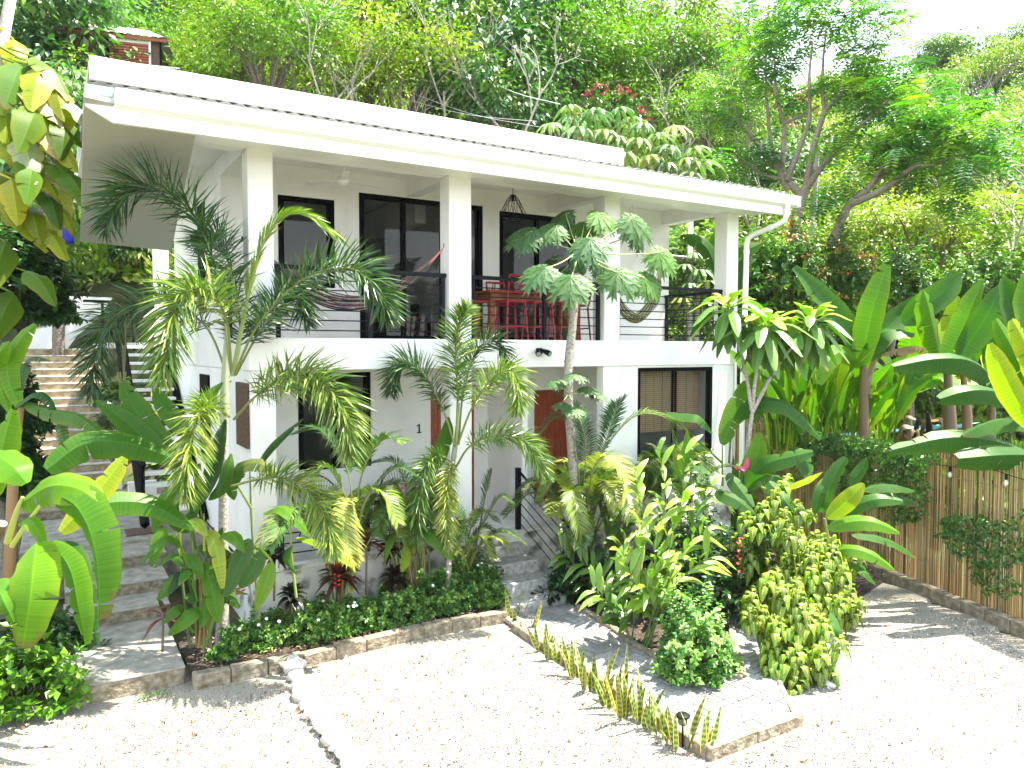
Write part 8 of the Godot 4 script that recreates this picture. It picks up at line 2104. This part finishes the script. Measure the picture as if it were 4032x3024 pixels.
func railing(called_label: String, a: Vector3, b: Vector3, posts: Array) -> void:
	var r := thing("balcony_railing", called_label, "railing", a, "black balcony railings")
	var d := b - a
	var len := d.length()
	var turn := Basis(Vector3.UP, atan2(-d.z, d.x))
	var add := func(called: String, lo: Vector3, hi: Vector3) -> void:
		var m := MB.new()
		m.box(lo, hi, Color.WHITE, 0.003)
		put(called, m.mesh(M.black), r, Transform3D(turn, Vector3.ZERO))
	add.call("top_rail", Vector3(0, 0.965, -0.03), Vector3(len, 1.025, 0.03))
	for p in posts: add.call("post", Vector3(p * len - 0.03, 0, -0.028), Vector3(p * len + 0.03, 0.965, 0.028))
	for k in 6: add.call("bar", Vector3(0.02, 0.10 + k * 0.145, -0.008), Vector3(len - 0.02, 0.118 + k * 0.145, 0.008))

func string_chair(label: String, at: Vector3, turn: float) -> Node3D:
	var c := thing("string_chair", label, "chair", at, "round string chairs on the porch")
	c.rotation.y = turn
	var back := []
	for k in 25:   # egg-shaped rim, tilted back
		var a := TAU * k / 24
		back.append(Vector3(0.40 * sin(a), 0.66 + 0.36 * cos(a), -0.12 - 0.22 * cos(a)))
	var m := MB.new()
	m.tube(back, [0.013], 6, Color.WHITE)
	put("rim", m.mesh(M.black), c)
	var seat := []
	for k in 13: seat.append(Vector3(0.09 * sin(TAU * k / 12), 0.40, 0.02 + 0.09 * cos(TAU * k / 12)))
	var ss := MB.new()
	ss.tube(seat, [0.01], 6, Color.WHITE)
	put("seat_ring", ss.mesh(M.black), c)
	var s := MB.new()
	for k in 48:
		var a := TAU * k / 48
		var rim := Vector3(0.40 * sin(a), 0.66 + 0.36 * cos(a), -0.12 - 0.22 * cos(a))
		var hub := Vector3(0.09 * sin(a), 0.40, 0.02 - 0.09 * cos(a))
		s.tube([rim, (rim + hub) * 0.5 + Vector3(0, -0.04, -0.03), hub], [0.004], 3, Color.WHITE, false)
	stuff(put("cord", s.mesh(M.black), c))
	for q in [[-0.28, 0.26], [0.28, 0.26], [-0.25, -0.28], [0.25, -0.28]]:
		var l := MB.new()
		l.tube([Vector3(q[0], 0, q[1]), Vector3(q[0] * 0.7, 0.42, q[1] * 0.5)], [0.011], 6, Color.WHITE)
		put("leg", l.mesh(M.black), c)
	return c

func bar_chair(label: String, at: Vector3, turn: float) -> void:
	var c := thing("bar_chair", label, "chair", at, "red bar chairs at the balcony table")
	c.rotation.y = turn
	boxes("seat", [[Vector3(-0.20, 0.64, -0.19), Vector3(0.20, 0.675, 0.20)]], M.red_plastic, c, 0.015)
	for q in [[-0.17, -0.16], [0.17, -0.16], [-0.17, 0.17], [0.17, 0.17]]:
		var l := MB.new()
		l.smooth = true
		l.tube([Vector3(q[0] * 1.25, 0, q[1] * 1.25), Vector3(q[0], 0.65, q[1])], [0.016, 0.02], 8, Color.WHITE)
		put("leg", l.mesh(M.red_plastic), c)
	boxes("footrest", [[Vector3(-0.19, 0.22, 0.185), Vector3(0.19, 0.245, 0.205)], [Vector3(-0.19, 0.22, -0.20), Vector3(0.19, 0.245, -0.18)]], M.red_plastic, c)
	var b := MB.new()
	b.smooth = true
	for s in [-1, 1]: b.tube([Vector3(0.185 * s, 0.67, -0.18), Vector3(0.19 * s, 1.08, -0.25)], [0.018], 8, Color.WHITE)
	b.tube([Vector3(-0.19, 1.08, -0.25), Vector3(0.19, 1.08, -0.25)], [0.022], 8, Color.WHITE)
	b.tube([Vector3(-0.19, 0.80, -0.20), Vector3(0.19, 0.80, -0.20)], [0.016], 8, Color.WHITE)
	for q in [[-0.12, 0.80, -0.04, 1.08], [0.0, 1.08, -0.06, 0.80], [0.05, 0.80, 0.12, 1.08], [-0.18, 0.95, -0.02, 0.9], [0.02, 0.94, 0.18, 0.98]]:
		b.tube([Vector3(q[0], q[1], -0.20 - (q[1] - 0.8) * 0.17), Vector3(q[2], q[3], -0.20 - (q[3] - 0.8) * 0.17)], [0.012], 6, Color.WHITE)
	put("backrest", b.mesh(M.red_plastic), c)

func hammock(label: String, pts: Array, width: float, cols: Array) -> void:
	var t := thing("hammock", label, "hammock")
	# rope, gathered end, striped bed, gathered end, rope
	var m := MB.new()
	var n := 40
	var stripes := 22
	for k in n:
		for s in stripes:
			var q := []
			for e in [[k, s], [k, s + 1], [k + 1, s + 1], [k + 1, s]]:
				var u := float(e[0]) / n
				var a := (float(e[1]) / stripes - 0.5)
				var open := pow(sin(PI * clampf(u, 0.0, 1.0)), 0.6)
				var c := spline(pts, 0.10 + 0.80 * u)
				q.append(c + Vector3(0, absf(a) * 0.55 * width * open - 0.1 * open * width, a * width * (0.08 + 0.75 * open)) + Vector3(0, 0.006 * sin(s * 2.1 + k * 0.6), 0))
			m.quad(q[0], q[1], q[2], q[3], cols[s % cols.size()])
	put("cloth_bed", m.mesh(M.cloth), t)
	for e in [[0.0, 0.12], [1.0, 0.88]]:
		var r := MB.new()
		for w in 5:
			var o := Vector3(0, rr(-0.012, 0.012), rr(-0.014, 0.014))
			r.tube([spline(pts, e[0]), spline(pts, (e[0] + e[1]) * 0.5) + o, spline(pts, e[1]) + o * 2.0], [0.007, 0.012, 0.016], 5, Color(0.62, 0.22, 0.24))
		put("gathered_rope", r.mesh(M.cloth), t)
		boxes("hook_plate", [[spline(pts, e[0]) - Vector3(0.03, 0.04, 0.02), spline(pts, e[0]) + Vector3(0.03, 0.04, 0.02)]], M.charcoal, t)

func cage_lamp(label: String, at: Vector3) -> void:
	var l := thing("pendant_lamp", label, "lamp", at, "pendant lamps over the balcony")
	var m := MB.new()
	var rings := [[0.04, 0.0], [0.11, -0.08], [0.245, -0.36], [0.15, -0.45]]
	var p := []
	for k in rings.size():
		var row := []
		for s in 9: row.append(Vector3(rings[k][0] * cos(TAU * (s + 0.5 * (k % 2)) / 9), rings[k][1], rings[k][0] * sin(TAU * (s + 0.5 * (k % 2)) / 9)))
		p.append(row)
	for k in rings.size():
		for s in 9:
			m.tube([p[k][s], p[k][(s + 1) % 9]], [0.005], 4, Color.WHITE, false)
			if k < rings.size() - 1:
				m.tube([p[k][s], p[k + 1][s]], [0.005], 4, Color.WHITE, false)
				m.tube([p[k][s], p[k + 1][(s + (8 if k % 2 == 0 else 1)) % 9]], [0.005], 4, Color.WHITE, false)
	put("wire_cage", m.mesh(M.black), l)
	var c := MB.new()
	c.tube([Vector3(0, 0.22, 0), Vector3(0, 0, 0)], [0.006], 6, Color.WHITE)
	put("cord", c.mesh(M.black), l)
	var s := MB.new()
	s.smooth = true
	s.lathe(Vector3.ZERO, [Vector2(0.0, 0.02), Vector2(0.022, 0.0), Vector2(0.025, -0.10), Vector2(0.0, -0.11)], 10, Color.WHITE)
	put("lamp_holder", s.mesh(M.black), l)

func balcony_things() -> void:
	railing("black balcony railing left of the middle column with a hammock behind it", Vector3(2.66, 4.078, -0.12), Vector3(5.31, 4.078, -0.12), [0.02, 0.53, 0.98])
	railing("black balcony railing in the middle bay in front of the bar table", Vector3(5.73, 4.078, -0.12), Vector3(8.35, 4.078, -0.12), [0.02, 0.55, 0.985])
	railing("black balcony railing in the right bay in front of a small hammock", Vector3(8.74, 4.078, -0.12), Vector3(11.39, 4.078, -0.12), [0.01, 0.985])
	railing("black railing across the open right end of the balcony", Vector3(11.52, 4.078, -0.36), Vector3(11.52, 4.078, -1.88), [0.03, 0.97])
	railing("black railing across the open left end of the balcony", Vector3(2.40, 4.078, -0.36), Vector3(2.40, 4.078, -1.88), [0.03, 0.97])
	railing("low black railing along the front of the ground floor porch", Vector3(2.66, 0.62, -0.10), Vector3(5.31, 0.62, -0.10), [0.02, 0.5, 0.98])
	hammock("striped purple and cream hammock slung across the left balcony bay", [Vector3(5.35, 5.55, -0.20), Vector3(5.05, 5.15, -0.45), Vector3(4.5, 4.72, -0.75), Vector3(3.9, 4.60, -0.85), Vector3(3.3, 4.78, -0.9), Vector3(2.8, 5.2, -1.0), Vector3(2.47, 5.55, -1.1)], 0.8, [Color(0.05, 0.03, 0.07), Color(0.45, 0.33, 0.22), Color(0.06, 0.04, 0.10), Color(0.22, 0.10, 0.10), Color(0.5, 0.4, 0.3), Color(0.03, 0.02, 0.04)])
	hammock("small olive and maroon hammock hanging in the right balcony bay", [Vector3(9.0, 5.75, -0.75), Vector3(9.12, 5.1, -0.75), Vector3(9.32, 4.65, -0.75), Vector3(9.72, 4.48, -0.75), Vector3(10.1, 4.70, -0.75), Vector3(10.27, 5.15, -0.75), Vector3(10.35, 5.75, -0.75)], 0.55, [Color(0.20, 0.22, 0.04), Color(0.25, 0.27, 0.05), Color(0.04, 0.02, 0.02), Color(0.22, 0.24, 0.05), Color(0.12, 0.04, 0.05)])
	var t := thing("bar_table", "high wooden bar table behind the middle balcony railing", "table", Vector3(7.35, 4.078, -0.95))
	boxes("tabletop", [[Vector3(-1.0, 0.80, -0.40), Vector3(1.0, 0.85, 0.40)]], M.table_wood, t, 0.01)
	boxes("apron", [[Vector3(-0.94, 0.68, 0.30), Vector3(0.94, 0.80, 0.34)], [Vector3(-0.94, 0.68, -0.34), Vector3(0.94, 0.80, -0.30)], [Vector3(-0.94, 0.68, -0.30), Vector3(-0.90, 0.80, 0.30)], [Vector3(0.90, 0.68, -0.30), Vector3(0.94, 0.80, 0.30)]], M.table_wood, t, 0.004)
	for q in [[-0.90, 0.28], [0.90, 0.28], [-0.90, -0.28], [0.90, -0.28]]:
		boxes("leg", [[Vector3(q[0] - 0.05, 0, q[1] - 0.05), Vector3(q[0] + 0.05, 0.68, q[1] + 0.05)]], M.table_wood, t, 0.006)
	var k := 0
	for q in [[6.25, -0.9, 1.5708, "red plastic bar chair at the left end of the balcony table"], [6.75, -0.50, PI, "leftmost red bar chair along the front of the balcony table"], [7.30, -0.50, PI, "middle red bar chair along the front of the balcony table"], [7.85, -0.50, PI, "red bar chair at the front right of the balcony table"], [8.42, -0.95, -1.5708, "red bar chair at the right end of the balcony table"], [7.1, -1.42, 0.0, "red bar chair behind the balcony table near the glass door"]]:
		bar_chair(q[3], Vector3(q[0], 4.078, q[1]), q[2])
		k += 1
	for q in [[6.62, "pinkish folded place mat at the left end of the balcony table"], [7.25, "pinkish folded place mat in the middle of the balcony table"]]:
		var m := boxes("place_mat", [[Vector3(q[0], 4.929, -1.15), Vector3(q[0] + 0.4, 4.942, -0.85)]], M.red_plastic, self, 0.003)
		tag(m, q[1], "place mat")
	cage_lamp("black geometric wire cage pendant lamp under the balcony ceiling", Vector3(7.08, 6.66, -1.0))
	var w := thing("wall_sconce", "small white bell shaped lamp hanging in the right balcony bay", "lamp", Vector3(9.75, 6.42, -0.9))
	var wm := MB.new()
	wm.smooth = true
	wm.lathe(Vector3.ZERO, [Vector2(0.005, 0.28), Vector2(0.012, 0.2), Vector2(0.03, 0.1), Vector2(0.075, 0.02), Vector2(0.08, 0.0)], 16, Color.WHITE)
	put("shade", wm.mesh(M.white_metal), w)
	var wr := MB.new()
	wr.tube([Vector3(0, 0.5, 0), Vector3(0, 0.26, 0)], [0.006], 6, Color.WHITE)
	put("rod", wr.mesh(M.white_metal), w)
	var f := thing("ceiling_fan", "white three bladed ceiling fan in the left balcony bay", "fan", Vector3(3.98, 6.55, -1.0))
	var fm := MB.new()
	fm.smooth = true
	fm.lathe(Vector3.ZERO, [Vector2(0.0, -0.07), Vector2(0.07, -0.05), Vector2(0.11, 0.0), Vector2(0.10, 0.06), Vector2(0.03, 0.09), Vector2(0.012, 0.12), Vector2(0.012, 0.36)], 18, Color.WHITE)
	put("motor_housing", fm.mesh(M.white_metal), f)
	for i in 3:
		var bl := MB.new()
		bl.box(Vector3(0.10, 0.0, -0.06), Vector3(0.66, 0.012, 0.06), Color.WHITE, 0.003)
		put("blade", bl.mesh(M.white_metal), f, Transform3D(Basis(Vector3.UP, i * TAU / 3 + 0.25) * Basis(Vector3.RIGHT, 0.15), Vector3.ZERO))
	# floodlight on the slab edge
	var fl := thing("flood_light", "black twin spot flood light on the white balcony slab edge", "lamp", Vector3(6.97, 3.89, 0.022))
	boxes("back_plate", [[Vector3(-0.06, -0.05, 0), Vector3(0.06, 0.05, 0.03)]], M.black, fl)
	for s in [-1, 1]:
		var hm := MB.new()
		hm.smooth = true
		hm.tube([Vector3(0.05 * s, 0.01, 0.04), Vector3(0.09 * s, -0.02, 0.10), Vector3(0.11 * s, -0.05, 0.16)], [0.03, 0.045, 0.05], 12, Color.WHITE)
		put("spot_head", hm.mesh(M.black), fl)
		var lens := MB.new()
		lens.smooth = true
		lens.tube([Vector3(0.1102 * s, -0.051, 0.161), Vector3(0.111 * s, -0.052, 0.163)], [0.04], 12, Color.WHITE)
		put("lens", lens.mesh(M.grey_metal), fl)
	# string chairs on the porch, and a cushion
	string_chair("round black string chair holding a patterned pink cushion on the porch", Vector3(4.95, 0.9, -0.95), -0.3)
	string_chair("empty round black string chair at the left of the porch", Vector3(3.55, 0.9, -1.0), 0.2)
	var cu := MB.new()
	cu.smooth = true
	var cn := 14
	for i in cn + 1:
		for j in cn + 1:
			var u := float(i) / cn * 2 - 1
			var v := float(j) / cn * 2 - 1
			var th := 0.10 * pow(maxf(0.0, (1 - u * u) * (1 - v * v)), 0.45)
			var pat := sin(u * 9.0 + sin(v * 7.0) * 1.5) + sin(v * 8.0 + u * 3.0)
			cu.v.append(Vector3(u * 0.22, v * 0.20, th))
			cu.n.append(Vector3(u * 0.4, v * 0.4, 1).normalized())
			cu.c.append(Color(0.55, 0.12, 0.16) if pat > 0.25 else (Color(0.66, 0.5, 0.5) if pat > -0.5 else Color(0.30, 0.22, 0.30)))
	for i in cn:
		for j in cn:
			var a := i * (cn + 1) + j
			cu.tri(a, a + cn + 1, a + cn + 2)
			cu.tri(a, a + cn + 2, a + 1)
	var co := put("cushion", cu.mesh(M.cloth), self, Transform3D(Basis(Vector3.UP, -0.3) * Basis(Vector3.RIGHT, -0.5), Vector3(4.95, 1.60 - 0.06, -1.02)))
	tag(co, "pink and grey patterned cushion resting in the string chair", "cushion")
	# painting and a low table seen through the glass door
	var pic := thing("wall_picture", "dark framed world map picture on the wall inside the glass door", "picture", Vector3(6.3, 5.35, -6.9))
	boxes("frame", [[Vector3(-0.9, -0.45, 0), Vector3(0.9, 0.45, 0.03)]], M.charcoal, pic)
	boxes("canvas", [[Vector3(-0.84, -0.39, 0.031), Vector3(0.84, 0.39, 0.034)]], M.brown_wood, pic, 0.001)
	var sofa := thing("sofa", "dark sofa standing inside behind the glass door", "sofa", Vector3(5.7, 4.078, -4.2))
	boxes("seat", [[Vector3(-1.0, 0.1, -0.4), Vector3(1.1, 0.42, 0.4)]], M.charcoal, sofa, 0.04)
	boxes("backrest", [[Vector3(-1.0, 0.42, -0.4), Vector3(1.1, 0.85, -0.2)]], M.charcoal, sofa, 0.04)
	var stool := thing("side_table", "small reddish wooden side table just inside the glass door", "table", Vector3(6.0, 4.078, -2.9))
	boxes("tabletop", [[Vector3(-0.2, 0.42, -0.2), Vector3(0.2, 0.46, 0.2)]], M.table_wood, stool)
	for q in [[-0.16, -0.16], [0.16, -0.16], [-0.16, 0.16], [0.16, 0.16]]:
		boxes("leg", [[Vector3(q[0] - 0.03, 0, q[1] - 0.03), Vector3(q[0] + 0.03, 0.42, q[1] + 0.03)]], M.table_wood, stool)
	# lean-to roof behind the right end
	var a := thing("lean_to_roof", "pale lean-to roof with dark edges behind the right end of the house", "roof", Vector3(12.4, 6.2, -3.5))
	var am := MB.new()
	am.box(Vector3(-1.1, -0.03, -2.0), Vector3(2.1, 0.03, 1.2), Color.WHITE, 0.01, Basis(Vector3.RIGHT, 0.10))
	put("sheet", am.mesh(M.gutter), a)
	for z in [-2.0, 1.2]:
		var em := MB.new()
		em.box(Vector3(-1.12, -0.10 - z * 0.1, z - 0.04), Vector3(2.12, -0.035 - z * 0.1, z + 0.04))
		put("edge_beam", em.mesh(M.brown_wood), a)
	for q in [Vector3(1.9, -6.0, 1.0), Vector3(1.9, -5.5, -1.8)]:
		boxes("post", [[q, Vector3(q.x + 0.08, -0.06 - q.z * 0.1, q.z + 0.08)]], M.gutter, a)

func _ready() -> void:
	rng.seed = 20240611
	var cam := Camera3D.new()
	cam.name = "camera"
	add_child(cam)
	cam.fov = 53.66
	cam.near = 0.05
	cam.far = 600.0
	cam.position = Vector3(0, 3.9, 10.66)
	cam.rotation = Vector3(-0.0442, -deg_to_rad(31.2), 0)
	var we := WorldEnvironment.new()
	we.name = "environment"
	var env := Environment.new()
	env.background_mode = Environment.BG_SKY
	var sky := ProceduralSkyMaterial.new()
	sky.sky_top_color = Color(0.78, 0.85, 0.93)
	sky.sky_horizon_color = Color(0.98, 0.985, 0.99)
	sky.sky_curve = 0.22
	sky.ground_bottom_color = Color(0.30, 0.29, 0.26)
	sky.ground_horizon_color = Color(0.75, 0.76, 0.74)
	sky.sun_angle_max = 30.0
	sky.sky_energy_multiplier = 0.9
	env.sky = Sky.new()
	env.sky.sky_material = sky
	env.tonemap_mode = Environment.TONE_MAPPER_LINEAR
	env.tonemap_exposure = 4.9
	env.sdfgi_enabled = true
	env.ssao_enabled = true
	env.ssil_enabled = true
	env.fog_enabled = true
	env.fog_density = 0.0002
	env.fog_light_color = Color(0.95, 0.97, 1.0)
	we.environment = env
	add_child(we)
	var sun := DirectionalLight3D.new()
	sun.name = "sun"
	add_child(sun)
	sun.light_color = Color(1.0, 0.97, 0.90)
	sun.light_energy = 1.6
	sun.light_angular_distance = 0.5
	sun.shadow_enabled = true
	sun.look_at_from_position(Vector3(36, 92, 12), Vector3.ZERO, Vector3.RIGHT)
	make_materials()
	ground_sheets()
	kerbs_and_path()
	rocks()
	steps()
	house()
	balcony_things()
	gravel_stones()

	rng.seed = 11
	foxtails()
	arecas()
	areca_clump("dense areca palm in deep shade right of the entrance steps", Vector3(7.35, 0.07, 0.75), 15, 1.75, 80, 0.34)
	areca_clump("areca palm against the porch wall right of the big one", Vector3(8.2, 0.07, 0.55), 13, 1.9, 80, 0.34)
	areca_clump("areca palm under the blind window behind the gingers", Vector3(9.4, 0.07, 0.6), 12, 1.9, 80, 0.34)
	areca_clump("bushy areca palm below the porch rail left of the cushion chair", Vector3(3.35, 0.08, 0.45), 12, 1.75, 72, 0.30)
	areca_clump("bushy areca palm at the middle of the bed below the cushion chair", Vector3(4.35, 0.08, 0.4), 12, 1.7, 72, 0.28)
	areca_clump("small areca palm between the slender foxtail palm and the steps", Vector3(5.2, 0.08, 0.5), 9, 1.2, 60, 0.24)
	left_bananas()
	heliconias()
	cordylines()
	border_shrubs()
	snake_plants()
	right_bed()
	right_bananas()
	plumeria()
	papaya()
	fence()
	left_side()
	path_light()
	limbed_tree()
	cecropia()
	flowering()
	hillside_house()
	cables()
	hill_forest()
